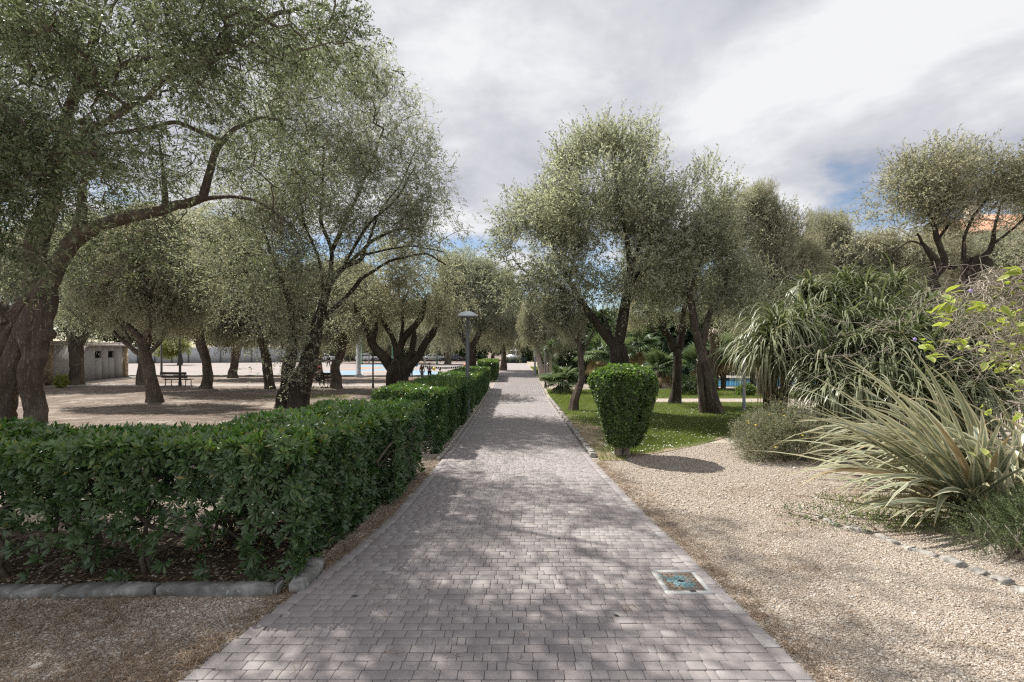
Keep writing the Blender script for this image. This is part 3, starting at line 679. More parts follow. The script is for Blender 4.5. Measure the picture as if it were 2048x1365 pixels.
def blades(name, n, xl, xr, dr, h, w, bare=None, tone=(0, 1)):
    d = rng.uniform(*dr, n); lo = xl(d); hi = xr(d); x = lo + (hi - lo) * rng.random(n)
    keep = hi > lo
    if bare is not None: keep &= rng.random(n) > smooth01((bare(x, d) + 0.35 * (patchy(x, d, 1.1) - 0.5) - 0.18) / 0.35) * 0.93
    x, d = x[keep], d[keep]; n = len(x); a = rng.uniform(0, 6.28, n); H = h * rng.lognormal(0, 0.3, n); le = rng.normal(0, 0.5, (n, 2)) * H[:, None]
    cx, sx = np.cos(a) * w, np.sin(a) * w; z = g(x, d) + 0.008
    V = np.stack([np.stack([x - cx, d - sx, z], -1), np.stack([x + cx, d + sx, z], -1), np.stack([x + le[:, 0], d + le[:, 1], z + H], -1)], 1)
    o = mk(name, V.reshape(-1, 3), np.arange(3 * n).reshape(-1, 3), M['grass'], tone=np.repeat(np.clip(tone[0] + (tone[1] - tone[0]) * rng.beta(2, 2.5, n), 0, 1), 3)); o['kind'] = 'stuff'; return o
blades('grass', 90000, lambda d: pR(d) + 0.12, lawn_edge, (8.6, 19.5), 0.052, 0.005, lawn_bare)
blades('grass', 6500, lambda d: pR(d) + 0.15, lambda d: 4.9 + 0.5 * np.sin(d), (19.3, 21.4), 0.06, 0.008)
blades('grass', 26000, lambda d: pR(d) + 0.15, lambda d: np.full(len(d), 16.0), (21.3, 26.3), 0.075, 0.010)
blades('grass', 9000, lambda d: pR(d) + 0.2, lambda d: pR(d) + 4.2, (35, 62), 0.10, 0.02)
blades('grass', 7000, lambda d: np.full(len(d), -12.0), lambda d: np.full(len(d), -7.5), (20.5, 23.5), 0.05, 0.008, lambda x, d: 0.30 + 0.5 * np.abs(d - 22) / 1.5)
blades('grass', 2600, lambda d: np.full(len(d), 4.0), lambda d: np.full(len(d), 6.2), (4.9, 6.4), 0.05, 0.005)
n = 420; d = rng.uniform(8.9, 17, n); x = pR(d) + 0.4 + (lawn_edge(d) - pR(d) - 0.5) * rng.random(n); s = rng.uniform(0.008, 0.014, n); z = g(x, d) + 0.06
V = np.stack([np.stack([x + sx * s, d + sy * s, z + 0.3 * s * sx], -1) for sx, sy in ((-1, -1), (1, -1), (1, 1), (-1, 1))], 1)
o = mk('clover_flowers', V.reshape(-1, 3), np.arange(4 * n).reshape(-1, 4), M['white_flower']); o['kind'] = 'stuff'

# playground court and sandy path on the left, pool on the right
strip_sheet('sand_path', np.arange(28.6, 31.2, 0.5), lambda d: -34.0, lambda d: -3.3, 20, M['deck'], 0.010)
strip_sheet('court', np.arange(39.5, 82, 1.0), lambda d: -66.0, lambda d: -3.2 - 0.02 * d, 20, M['court'], 0.010)
def patch(name, pts, mat, lift):
    P = np.array([gnd(*p) for p in pts]); V = np.vstack([P, P.mean(0)]); V[:, 2] = g(V[:, 0], V[:, 1]) + lift; n = len(P)
    o = mk(name, V, np.array([(i, (i + 1) % n, n) for i in range(n)])[:, ::-1], mat); o['kind'] = 'structure'
    return o
patch('court_marking', [(640, 744), (720, 741), (800, 735), (808, 739), (765, 746), (700, 751.5), (640, 752)], M['court_blue'], 0.014)
patch('court_marking', [(722, 731), (785, 727.6), (800, 729), (770, 734), (722, 734.5)], M['court_blue'], 0.014)
patch('court_marking', [(812, 741), (848, 741), (875, 745), (884, 752), (818, 752)], M['court_blue'], 0.014)
patch('court_marking', [(715, 745), (790, 741), (800, 742.5), (730, 748)], M['court_red'], 0.018)
patch('court_marking', [(690, 737), (760, 735), (762, 737.5), (690, 739)], M['court_red'], 0.018)
kerb_line('court_kerb', 'low dark kerb along the near edge of the pale play court', [(-58, 39.4), (-3.9, 39.4)], (1.9, 2.1), 0.16, 0.20, M['kerb'], 0.3, 0.0, gap=0.01)
strip_sheet('pool_deck', np.arange(26.6, 40, 0.7), lambda d: 7.2, lambda d: 26.0, 14, M['deck'], 0.016)
strip_sheet('pool_water', np.arange(28.4, 37.5, 0.7), lambda d: 11.2, lambda d: 22.0, 10, M['pool'], 0.024)

# ================================================================== VEGETATION
def bark_mod(seed, amp=1.0):
    r_ = np.random.default_rng(seed); ph = r_.uniform(0, 6.28, 8)
    def f(th, s):
        return 1 + amp * (0.13 * np.sin(2 * th + 1.1 * s + ph[0]) + 0.10 * np.sin(3 * th - 1.7 * s + ph[1]) + 0.07 * np.sin(5 * th + 2.3 * s + ph[2]) + 0.05 * np.sin(9 * th - 2.0 * s + ph[3] + 1.5 * np.sin(3 * s + ph[6])) + 0.06 * np.sin(4.1 * s + ph[4] + 2 * np.sin(th + ph[5])))
    return f
def root_flare(seed):
    r_ = np.random.default_rng(seed + 55); ph = r_.uniform(0, 6.28, 4); nl = r_.integers(4, 7)
    def f(th, s, R): 
        e = np.exp(-s / (R * 1.5)); return 1 + e * (0.22 + 0.22 * np.sin(nl * th + ph[0]) + 0.10 * np.sin((nl * 2 - 1) * th + ph[1]))
    return f

def leaf_quads(start, dirv, L, m, ll, lw, droop, spread, tone, jitter=0.3):
    """m leaves on each of n twigs; returns vertices (n*m,4,3) and tones"""
    n = len(start)
    t = (np.arange(m)[None] + rng.random((n, m))) / m
    s = t * L[:, None]
    pos = start[:, None] + dirv[:, None] * s[..., None]; pos[..., 2] -= droop * s ** 2
    tang = dirv[:, None] * np.ones((1, m, 1)); tang = tang.copy(); tang[..., 2] -= 2 * droop * s; tang = nrm(tang)
    perp = nrm(np.cross(tang, rng.normal(0, 1, (n, m, 3))))
    ax = nrm(tang * 0.75 + perp * spread + rng.normal(0, jitter, (n, m, 3)))
    sd = nrm(np.cross(ax, rng.normal(0, 1, (n, m, 3)) + np.array([0, 0, 0.8])))
    l = ll * rng.uniform(0.65, 1.25, (n, m, 1)); w = lw * rng.uniform(0.75, 1.25, (n, m, 1)) * 0.5
    mid = pos + ax * l * 0.5; bow = np.cross(ax, sd) * l * rng.normal(0, 0.06, (n, m, 1))
    V = np.stack([pos, mid + sd * w + bow, pos + ax * l, mid - sd * w + bow], 2)
    T = np.clip(tone[:, None] + rng.normal(0, 0.27, (n, m)), 0, 1)
    return V.reshape(-1, 4, 3), T.ravel()
def twig_ribbons(start, dirv, L, droop, w=0.003):
    mid = start + dirv * (L * 0.5)[:, None]; mid[:, 2] -= droop * (L * 0.5) ** 2
    end = start + dirv * L[:, None]; end[:, 2] -= droop * L ** 2
    sd = nrm(np.cross(dirv, np.array([0.3, 1.0, 0.2]) + rng.normal(0, .2, dirv.shape))) * w
    V = np.stack([start - sd, start + sd, mid + sd * .7, mid - sd * .7, end + sd * .3, end - sd * .3], 1)
    n = len(start); o = (np.arange(n) * 6)[:, None]
    F = np.concatenate([o + np.array([[0, 1, 2, 3]]), o + np.array([[3, 2, 4, 5]])]); return V.reshape(-1, 3), F

def sample_lobes(lobes, n, shell=0.27, gapf=0.55):
    """cluster centres inside a set of ellipsoids, thinned by soft noise so that the crown has clumps and holes"""
    vol = np.array([l[1][0] * l[1][1] * l[1][2] * (l[2] if len(l) > 2 else 1.0) for l in lobes]); pr = vol / vol.sum()
    P = np.zeros((0, 3)); O = np.zeros((0, 3)); f = rng.uniform(0.9, 1.4, 3); ph = rng.uniform(0, 6.28, 6)
    while len(P) < n:
        k_ = rng.choice(len(lobes), 2 * n, p=pr); u = nrm(rng.normal(0, 1, (2 * n, 3))); r = rng.random((2 * n, 1)) ** shell
        c = np.array([l[0] for l in lobes])[k_]; R_ = np.array([l[1] for l in lobes])[k_]
        wv = 1 + 0.22 * np.sin(u[:, :1] * 5.3 + ph[0]) * np.sin(u[:, 1:2] * 4.7 + ph[1]) + 0.14 * np.sin(u[:, 2:] * 7.9 + ph[2] + 3 * u[:, :1])
        p = c + u * r * R_ * wv * np.exp(rng.normal(0, 0.07, (2 * n, 1)))
        nz = np.sin(p[:, 0] * 2.3 * f[0] + ph[0] + 1.2 * np.sin(p[:, 2] * 1.7 + ph[3])) * np.sin(p[:, 1] * 2.1 * f[1] + ph[1]) + 0.6 * np.sin(p[:, 2] * 2.9 * f[2] + ph[2] + p[:, 0]) 
        if gapf >= 2:       # well separated clumps
            q = p * (2.0 / (min(gapf, 3.0) - 1)) ; nz = np.sin(q[:, 0] * f[0] * 2.2 + ph[0] + 1.1 * np.sin(q[:, 2] * 1.9 + ph[3])) + np.sin(q[:, 1] * f[1] * 2.2 + ph[1] + 1.1 * np.sin(q[:, 0] * 1.7 + ph[4])) + np.sin(q[:, 2] * f[2] * 2.2 + ph[2] + 1.1 * np.sin(q[:, 1] * 1.8 + ph[5]))
            fl = 0.05 if gapf < 3 else 0.22; ok = rng.random(2 * n) < fl + (1 - fl) * smooth01((nz - 0.05) / 0.4)
        else: ok = rng.random(2 * n) < np.clip(0.5 + gapf * nz, 0.08, 1)
        P = np.vstack([P, p[ok]]); O = np.vstack([O, u[ok]])
    i = rng.permutation(len(P))[:n]; return P[i], O[i]

def grow_branches(nodes, centers, r_tip=0.0045, sides=5, step=0.30, rmax=0.06, sag=0.10):
    """join every leaf cluster to the nearest existing wood; thickness from the number of clusters carried"""
    cap = len(nodes) + len(centers) * 14; pos = np.zeros((cap, 3)); par = np.full(cap, -1); pos[:len(nodes)] = nodes; n0 = n = len(nodes)
    hub = nodes.mean(0); chains = []
    near = np.array([np.min(np.sum((nodes - c) ** 2, 1)) for c in centers])
    for ci in np.argsort(near):
        c = centers[ci]; v = pos[:n] - c; d2 = np.sum(v * v, 1)
        d2 = d2 * (1 + 0.8 * (v[:, 2] > 0.15) )
        a = int(np.argmin(d2)); L = math.sqrt(float(np.sum((pos[a] - c) ** 2)))
        if L < 0.06: continue
        k_ = int(np.clip(round(L / step), 2, 12)); t = np.linspace(0, 1, k_ + 1)[1:]
        bend = rng.normal(0, 0.13, 3) * L; bend[2] += sag * L
        pts = pos[a] + (c - pos[a]) * t[:, None] + np.sin(math.pi * t)[:, None] * bend + rng.normal(0, 0.022, (k_, 3)) * min(1, L)
        idx = [a]; p = a
        for q in pts:
            pos[n] = q; par[n] = p; p = n; idx.append(n); n += 1
        chains.append(idx)
    load = np.zeros(n); 
    for ch in chains: load[ch[-1]] += 1
    for i in range(n - 1, n0 - 1, -1): load[par[i]] += load[i]
    rad = np.minimum(r_tip * np.maximum(load, 1) ** 0.46, rmax)
    mb = MB()
    for ch in chains:
        r = rad[ch].copy(); r[0] = min(r[0], r[1] * 1.25); r[-1] *= 0.6
        mb.tube(pos[ch], r, sides, cap=False)
    return mb

def crown_meshes(nodes, lobes, n, twigs, m, ll, lw, twig_len=(0.3, 0.55), droop=0.35, up=0.15, spread=0.75, sigma=0.20, mat='olive', shell=0.27, gapf=0.55, tone=0.45, origin=(0, 0, 0), wood='twig', rmax=0.06, r_tip=0.0045, sides=5, top_up=0.0, sag=0.10, shoots=0, shoot_len=1.0):
    P, O = sample_lobes(lobes, n, shell, gapf)
    mb = grow_branches(nodes, P, r_tip=r_tip, rmax=rmax, sides=sides, sag=sag)
    st = np.repeat(P, twigs, 0) + rng.normal(0, sigma, (n * twigs, 3)); o = np.repeat(O, twigs, 0)
    zt = P[:, 2]; hi = smooth01((zt - np.quantile(zt, 0.55)) / max(1e-3, np.quantile(zt, 0.98) - np.quantile(zt, 0.55)))
    upv = up + top_up * np.repeat(hi, twigs)
    dv = o * 0.6 + rng.normal(0, 0.55, o.shape); dv[:, 2] += upv; dv = nrm(dv)
    L = rng.uniform(*twig_len, len(st)); tn = np.repeat(np.clip(tone + rng.normal(0, 0.15, n), 0.05, 0.95), twigs); L = L * (1 + 0.55 * np.repeat(hi, twigs) * (top_up > 0.3))
    V, T = leaf_quads(st, dv, L, m, ll, lw, droop, spread, tn)
    if shoots:      # long leafy shoots breaking the outline
        sc_ = O[:, 2] * 0.8 + 0.5 * (zt - zt.mean()) / (zt.std() + 1e-6) + rng.normal(0, 0.5, n); i_ = np.argsort(-sc_)[:shoots]
        s2 = P[i_] + rng.normal(0, 0.1, (len(i_), 3)); d2 = O[i_] * 0.55 + rng.normal(0, 0.28, (len(i_), 3)); d2[:, 2] += 0.75; d2 = nrm(d2); L2 = rng.uniform(0.6, 1.25, len(i_)) * shoot_len
        V2, T2 = leaf_quads(s2, d2, L2, 20, ll, lw, 0.12, spread, np.clip(tone + rng.normal(0.05, .12, len(i_)), .05, .95)); V = np.concatenate([V, V2]); T = np.concatenate([T, T2])
        rv, rf = twig_ribbons(s2, d2, L2, 0.12, 0.005); mb.add(rv, rf)
    rv, rf = twig_ribbons(st, dv, L, droop); mb.add(rv, rf)
    o3 = np.asarray(origin)
    leaf = mk_mesh('crown', V.reshape(-1, 3) - o3, np.arange(len(V) * 4).reshape(-1, 4), M[mat], tone=np.repeat(T, 4))
    mb.V = [v - o3 for v in mb.V]
    return leaf, mb.mesh('branches', M[wood], smooth=True)

def wood_poly(spec, d, base_sink=None):
    """spec: list of (px, py, r_px[, depth offset]) -> world points and radii"""
    P = []; R = []
    for s in spec:
        dz = s[3] if len(s) > 3 else 0.0
        P.append(at(s[0], s[1], d + dz)); R.append(s[2] / FPX * (d + dz))
    P = np.array(P)
    if base_sink is not None: P[0, 2] = gz(P[0, 0], P[0, 1]) - base_sink
    return P, np.array(R)
def px_lobe(px, py, rx, ry, d, dz=0.0, rd=None, w=1.0):
    dd_ = d + dz; return (at(px, py, dd_), np.array([rx / FPX * dd_, rd if rd else (rx + ry) / 2 / FPX * dd_, ry / FPX * dd_]), w)

def build_tree(label, d, trunks, limbs, lobes=None, crown=None, seed=1, name='olive_tree', cat='tree', group=None, bark='bark', crown_kw=None, sides=20, bark_amp=1.0, flare=True, burl=None, thin=0.84):
    b = wood_poly(trunks[0], d)[0][0]; base = np.array([b[0], b[1], gz(b[0], b[1])])
    root = thing(name, label, cat, base, group=group)
    mb = MB(); nodes = []
    for ti, sp in enumerate(trunks):
        sink = 0.12 if (ti == 0 or sp[0][1] > 0 and sp[0][1] >= trunks[0][0][1] - 12) else None
        P, R = wood_poly(sp, d, sink); R = R * thin; P, R = resample(P, R, 0.10 if d < 16 else 0.16)
        # slight wander
        w_ = np.cumsum(np.random.default_rng(seed * 7 + ti).normal(0, 0.012, P.shape), 0); w_[:, 2] = 0; P = P + w_ * (R[:, None] / R.max())
        bm_ = bark_mod(seed * 13 + ti, bark_amp); fl = root_flare(seed * 3 + ti); R0 = R[0]
        mod = (lambda th, s, bm_=bm_, fl=fl, R0=R0: bm_(th, s) * fl(th, s, R0)) if (sink is not None and flare) else bm_
        mb.tube(P - base, R, sides, mod=mod); nodes.append(P[len(P) * 2 // 3:])
    if burl:
        for (bx, by, br) in burl:
            c = at(bx, by, d) - base; r = br / FPX * d
            th = np.linspace(0, math.pi, 7); Pp = np.stack([c[0] + 0 * th, c[1] + 0 * th, c[2] - np.cos(th) * r], 1)
            mb.tube(Pp, np.maximum(np.sin(th) * r, 0.01), 12, mod=bark_mod(seed + int(bx), 1.3))
    mb.build('trunk', M[bark], root, smooth=True)
    for li, sp in enumerate(limbs):
        P, R = wood_poly(sp, d); R = R * thin; P, R = resample(P, R, 0.12 if d < 16 else 0.2)
        w_ = np.cumsum(np.random.default_rng(seed * 31 + li).normal(0, 0.016, P.shape), 0); P = P + (w_ - w_[0]) * np.linspace(0, 1, len(P))[:, None]
        m2 = MB(); m2.tube(P - base, R, max(8, sides // 2), mod=bark_mod(seed * 17 + li, 0.7 * bark_amp)); m2.build('limb', M[bark], root, smooth=True)
        nodes.append(P[len(P) // 4:])
    nodes = np.vstack(nodes)
    if crown is not None:       # shared crown: list of (px, py, scale_x, scale_z, rot, which)
        cr2 = list(crown); rs = random.Random(seed)
        for (px, py, sx, sz, rot, which) in crown:      # smaller side lobes break the outline
            for q in range(3):
                a = rs.uniform(0, 6.28); R0 = sx * 3.0 / d * FPX; H0 = sz * 2.3 / d * FPX; s_ = rs.uniform(.38, .55); cr2.append((px + math.cos(a) * R0 * .85, py - abs(math.sin(a)) * H0 * .8 + H0 * .1, sx * s_, sz * s_ * rs.uniform(.9, 1.5), rs.uniform(0, 6), which))
        for (px, py, sx, sz, rot, which) in cr2:
            c = at(px, py, d) - base
            for me in PROTO[which]:
                o = link(me.name.split('.')[0], me, root); o.location = c; o.rotation_euler = (0, 0, rot); o.scale = (sx, sx, sz)
    if lobes:
        for kw in (crown_kw if isinstance(crown_kw, list) else [crown_kw]):
            kw = dict(kw); lb = kw.pop('lobes', lobes)
            leaf, wood = crown_meshes(nodes, lb, origin=base, **kw)
            link('crown', leaf, root); link('branches', wood, root)
    return root

# ---- shared olive crowns for the trees further off
PROTO = {}
def proto(key, n, mat, ll, lw, seed, droop=0.5, up=0.0, top_up=0.0, R=3.0, H=2.3, twigs=7, m=11, tone=0.45, gapf=0.6):
    global rng
    keep = rng; rng = np.random.default_rng(seed)
    nodes = np.array([(0.25 * math.cos(a) * t * 3, 0.25 * math.sin(a) * t * 3, -2.2 + 2.4 * t) for a in np.linspace(0, 6, 6) for t in np.linspace(0, 1, 7)])
    lobes = [((0, 0, 0.1), (R * .62, R * .62, H * .75))]
    for i in range(8):
        a = i * 2.4 + rng.uniform(-.4, .4); rr_ = R * rng.uniform(.45, .66)
        lobes.append(((rr_ * math.cos(a), rr_ * math.sin(a), H * rng.uniform(-.5, .62)), (R * rng.uniform(.28, .44), R * rng.uniform(.28, .44), H * rng.uniform(.26, .46))))
    leaf, wood = crown_meshes(nodes, lobes, n, twigs, m, ll, lw, (0.35, 0.7), droop, up, 0.7, 0.24, mat, gapf=gapf, tone=tone, top_up=top_up, sides=4, rmax=0.07, shoots=0 if up < 0 else 70)
    PROTO[key] = (leaf, wood); rng = keep
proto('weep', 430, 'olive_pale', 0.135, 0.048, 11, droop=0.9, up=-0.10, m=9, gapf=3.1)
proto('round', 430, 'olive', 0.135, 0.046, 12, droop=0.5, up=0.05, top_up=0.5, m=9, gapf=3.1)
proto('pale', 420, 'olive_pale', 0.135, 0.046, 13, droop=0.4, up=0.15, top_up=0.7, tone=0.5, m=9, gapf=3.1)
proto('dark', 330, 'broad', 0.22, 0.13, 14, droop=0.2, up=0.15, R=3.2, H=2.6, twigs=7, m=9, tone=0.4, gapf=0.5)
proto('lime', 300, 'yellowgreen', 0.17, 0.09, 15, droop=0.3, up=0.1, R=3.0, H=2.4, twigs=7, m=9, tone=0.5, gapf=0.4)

# ------------------------------------------------------------------ the big olive trees
G_L = 'olive trees in the sandy grove left of the walk'
G_R = 'olive trees on the lawn right of the walk'
d = 11.0
big_lobes = [px_lobe(60, 130, 240, 210, d, 0.0, 2.3), px_lobe(300, 70, 230, 150, d, -0.5, 2.2), px_lobe(520, 110, 170, 150, d, -1.0, 2.0), px_lobe(640, 90, 95, 110, d, -1.5, 1.2, 1.3),
             px_lobe(330, 280, 230, 130, d, 0.3, 1.8, 0.55), px_lobe(90, 370, 170, 150, d, 0.2, 1.6, 1.3), px_lobe(540, 320, 120, 170, d, -0.3, 1.4, 0.75), px_lobe(480, 500, 110, 100, d, 0.0, 1.0, 0.45), px_lobe(-80, 250, 200, 250, d, 0, 2.2, 0.7), px_lobe(260, 520, 190, 70, d, 1.2, 0.8, 0.30), px_lobe(330, 360, 90, 60, d, 0.2, 0.9, 0.6), px_lobe(300, 450, 150, 60, d, -0.9, 0.5, 1.2), px_lobe(430, 340, 90, 80, d, -0.6, 0.6, 1.0), px_lobe(330, -160, 420, 150, d, -1.0, 3.0, 0.3)]
near_lobes = [px_lobe(120, 240, 190, 190, 6.3, 0, 0.9), px_lobe(470, 60, 200, 110, 6.6, 0, 0.6, 0.8), px_lobe(640, 60, 90, 110, 6.4, 0, 0.5, 0.8), px_lobe(260, 90, 220, 140, 6.2, 0, 1.0), px_lobe(40, 420, 120, 120, 6.8, 0, 0.8, 1.3), px_lobe(300, -190, 420, 100, 6.3, 0, 1.6, 0.35), px_lobe(-120, 200, 150, 260, 6.0, 0, 1.2, 0.6)]
build_tree('huge old olive with a split twisted trunk behind the near hedge at the left edge', d,
    [[(-2, 853, 22), (8, 790, 19), (22, 735, 19), (42, 690, 20), (66, 640, 21), (80, 590, 21), (80, 548, 19)],
     [(70, 850, 16), (68, 800, 13), (64, 740, 16), (68, 690, 19), (78, 640, 17), (86, 600, 14)],
     [(-34, 800, 18), (-16, 720, 19), (8, 665, 17), (38, 628, 15), (66, 596, 14)]],
    [[(78, 565, 19), (66, 520, 17), (80, 450, 17), (104, 380, 14), (112, 300, 10), (140, 200, 9, -0.6), (170, 120, 6, -1.2), (190, 40, 4, -1.6)],
     [(88, 585, 17), (118, 530, 14), (146, 485, 13), (195, 452, 11), (265, 432, 10), (330, 422, 9), (375, 408, 8), (408, 396, 7)],
     [(405, 398, 7), (418, 350, 6.5), (434, 300, 5.5), (470, 262, 4.5), (520, 240, 3.5), (600, 255, 1.2)],
     [(330, 420, 6), (332, 385, 4.5), (324, 340, 3), (310, 260, 0.8)],
     [(150, 480, 10), (165, 430, 8), (170, 380, 6), (200, 330, 4)],
     [(440, 280, 5), (350, 245, 4.5), (270, 270, 3.5), (190, 275, 2.5)],
     [(285, 205, 4, -1), (340, 150, 5.5, -1), (420, 125, 6, -1), (470, 90, 5, -1.3), (540, 45, 4, -1.6), (600, 30, 3, -2)],
     [(112, 300, 9), (200, 250, 6, -1), (285, 205, 5, -1)],
     [(20, 650, 17), (0, 612, 15), (-40, 600, 12), (-120, 520, 9)],
     [(104, 390, 8), (60, 330, 7), (30, 250, 6, -1), (-20, 150, 5, -2)],
     [(140, 200, 6, -0.6), (230, 130, 6, -2.2), (330, 90, 5, -3.6), (430, 60, 4, -4.3)],
     [(60, 330, 6), (70, 270, 6, -2), (110, 240, 5, -3.5), (170, 220, 4, -4.6)],
     [(408, 398, 5), (470, 392, 3.5), (520, 400, 2.5), (590, 450, 0.8)]],
    lobes=big_lobes, seed=3, group=G_L, sides=26, bark='bark', bark_amp=1.25, burl=[(90, 668, 15)], thin=1.0,
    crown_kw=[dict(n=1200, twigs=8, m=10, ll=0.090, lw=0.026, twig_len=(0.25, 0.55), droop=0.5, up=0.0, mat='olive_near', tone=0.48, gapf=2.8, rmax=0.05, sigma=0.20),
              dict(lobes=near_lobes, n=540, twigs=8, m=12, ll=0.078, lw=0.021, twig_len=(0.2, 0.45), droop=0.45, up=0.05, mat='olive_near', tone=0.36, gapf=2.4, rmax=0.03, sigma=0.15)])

d = 17.5
build_tree('tall leaning olive with several stems and a wide airy crown behind the near hedge', d,
    [[(566, 822, 14), (572, 770, 13), (580, 720, 13), (588, 680, 12), (588, 640, 10)], [(598, 822, 19), (606, 770, 19), (618, 720, 18), (632, 670, 15), (640, 630, 13)], [(556, 818, 9), (560, 800, 9), (558, 780, 6)]],
    [[(636, 650, 12), (648, 600, 10), (660, 560, 8), (690, 528, 6.5), (726, 512, 5), (735, 490, 4)], [(588, 650, 9), (578, 600, 7), (560, 550, 5.5), (540, 500, 4), (520, 420, 2.5)],
     [(660, 560, 6), (665, 500, 5), (640, 440, 4), (650, 380, 3), (655, 300, 2)], [(700, 525, 4), (745, 480, 3.5), (800, 455, 2.5), (850, 450, 1.8)], [(690, 528, 4), (740, 440, 3.5), (790, 400, 2.6), (830, 330, 1.6)], [(720, 512, 3), (770, 500, 2.4), (820, 490, 2), (880, 500, 1.2)], [(735, 490, 3), (760, 420, 2.4), (800, 370, 2), (830, 290, 1.2)], [(648, 590, 4), (640, 520, 3.4), (610, 450, 2.5), (600, 360, 1.6)],
     [(665, 500, 5), (700, 420, 4), (735, 340, 3), (760, 260, 2)], [(560, 550, 5), (500, 540, 4), (450, 560, 3)], [(688, 600, 4), (720, 560, 4), (780, 520, 3.2), (850, 505, 2.2), (890, 530, 1.5)], [(640, 640, 7), (690, 600, 5), (720, 560, 4)]],
    lobes=[px_lobe(760, 260, 100, 100, d, 0, 1.6), px_lobe(680, 240, 130, 110, d, 0, 2.0), px_lobe(840, 380, 75, 105, d, -0.5, 1.4, 1.4), px_lobe(860, 470, 65, 60, d, -0.5, 1.0, 1.6), px_lobe(770, 400, 90, 90, d, -0.4, 1.2, 0.9), px_lobe(700, 380, 150, 110, d, 0.5, 1.6, 0.7), px_lobe(560, 330, 120, 160, d, 0, 2.0, 1.2), px_lobe(610, 450, 110, 120, d, -0.4, 1.6, 1.1),
           px_lobe(520, 520, 110, 110, d, 0, 1.6, 0.9), px_lobe(440, 470, 100, 110, d, 0.6, 1.4, 0.7), px_lobe(580, 600, 120, 90, d, -0.8, 1.2, 1.3), px_lobe(750, 490, 120, 70, d, 0, 1.4, 0.6), px_lobe(650, 150, 90, 50, d, 0, 1.2), px_lobe(560, 700, 60, 75, d, -0.6, 0.7, 0.9), px_lobe(620, 680, 50, 60, d, -0.6, 0.6, 0.7)],
    seed=5, group=G_L, bark='bark_dark', sides=20,
    crown_kw=dict(n=2000, twigs=7, m=9, ll=0.105, lw=0.031, shoots=240, shoot_len=0.8, twig_len=(0.3, 0.65), droop=0.5, up=0.1, mat='olive', tone=0.42, gapf=3.0, rmax=0.05, sigma=0.24, top_up=0.6))
# low shoots hanging in front of its trunks
d = 24.0
build_tree('squat olive with many bare rising limbs like an open hand, behind the long hedge', d,
    [[(797, 800, 25), (796, 760, 23), (798, 735, 25), (800, 722, 22)]],
    [[(788, 745, 13), (768, 715, 11), (745, 692, 10), (738, 670, 9), (720, 640, 6), (705, 610, 4)], [(745, 690, 6), (752, 655, 5), (750, 610, 4), (758, 570, 2.5)], [(798, 735, 10), (794, 700, 8), (786, 675, 6), (770, 650, 5), (760, 630, 3)],
     [(797, 730, 11), (800, 695, 9), (812, 670, 9), (835, 650, 8), (846, 625, 7), (850, 600, 3)], [(800, 690, 5), (806, 650, 4), (802, 610, 3.5), (812, 580, 2)], [(806, 735, 10), (822, 712, 8), (826, 680, 7), (826, 655, 4)],
     [(810, 740, 12), (834, 718, 9), (848, 690, 8), (870, 660, 8), (874, 648, 5), (885, 610, 3)]],
    lobes=[px_lobe(760, 590, 75, 60, d, 0, 1.8), px_lobe(840, 570, 85, 60, d, 0, 1.8), px_lobe(800, 530, 90, 50, d, 0, 1.8), px_lobe(890, 600, 60, 55, d, 0, 1.4), px_lobe(715, 620, 50, 50, d, 0, 1.2)],
    seed=8, group=G_L, bark='bark_dark', crown_kw=dict(n=520, twigs=7, m=9, ll=0.13, lw=0.044, twig_len=(0.35, 0.7), droop=0.7, up=0.0, mat='olive_pale', tone=0.38, gapf=3.0, rmax=0.05, sides=4, sigma=0.26))

d = 16.5
build_tree('tallest olive right of the walk, dark forked trunk behind the trimmed topiary bush', d,
    [[(1236, 850, 26), (1236, 790, 19), (1235, 740, 17), (1234, 700, 16), (1236, 680, 15)], [(1262, 852, 10), (1258, 760, 9), (1252, 715, 8), (1244, 690, 7)]],
    [[(1228, 690, 12), (1206, 665, 10), (1180, 628, 9), (1155, 590, 8), (1140, 560, 6), (1120, 520, 4), (1100, 470, 3)], [(1238, 685, 13), (1245, 640, 12), (1252, 590, 10), (1262, 540, 8), (1255, 480, 6), (1240, 400, 4), (1230, 320, 2.5)], [(1155, 595, 5), (1110, 570, 4), (1060, 550, 3), (1030, 530, 2)],
     [(1252, 590, 6), (1280, 540, 5), (1310, 480, 4), (1320, 420, 2.5)], [(1262, 540, 5), (1290, 460, 4), (1285, 380, 3), (1290, 300, 2)], [(1222, 668, 4), (1212, 640, 3), (1206, 620, 2)], [(1140, 560, 4), (1150, 500, 3.5), (1160, 430, 3), (1140, 370, 2)]],
    lobes=[px_lobe(1200, 335, 66, 55, d, 0, 1.3), px_lobe(1265, 325, 44, 55, d, 0, 1.1), px_lobe(1135, 360, 55, 48, d, 0, 1.1), px_lobe(1100, 430, 85, 75, d, 0, 1.6), px_lobe(1060, 490, 62, 70, d, 0, 1.3), px_lobe(1200, 430, 110, 90, d, -0.6, 1.8), px_lobe(1280, 420, 75, 90, d, 0, 1.6), px_lobe(1120, 560, 90, 60, d, -0.3, 1.4),
           px_lobe(1250, 540, 95, 60, d, -0.5, 1.4), px_lobe(1040, 560, 40, 50, d, 0, 0.8, 0.7), px_lobe(1235, 275, 34, 26, d, 0, 0.5)],
    seed=11, group=G_R, bark='bark_dark', crown_kw=dict(n=1250, twigs=7, m=9, ll=0.118, lw=0.038, twig_len=(0.3, 0.6), droop=0.15, up=0.15, mat='olive', tone=0.54, gapf=2.95, rmax=0.05, sigma=0.24, top_up=0.8, shoots=260))
d = 16.0
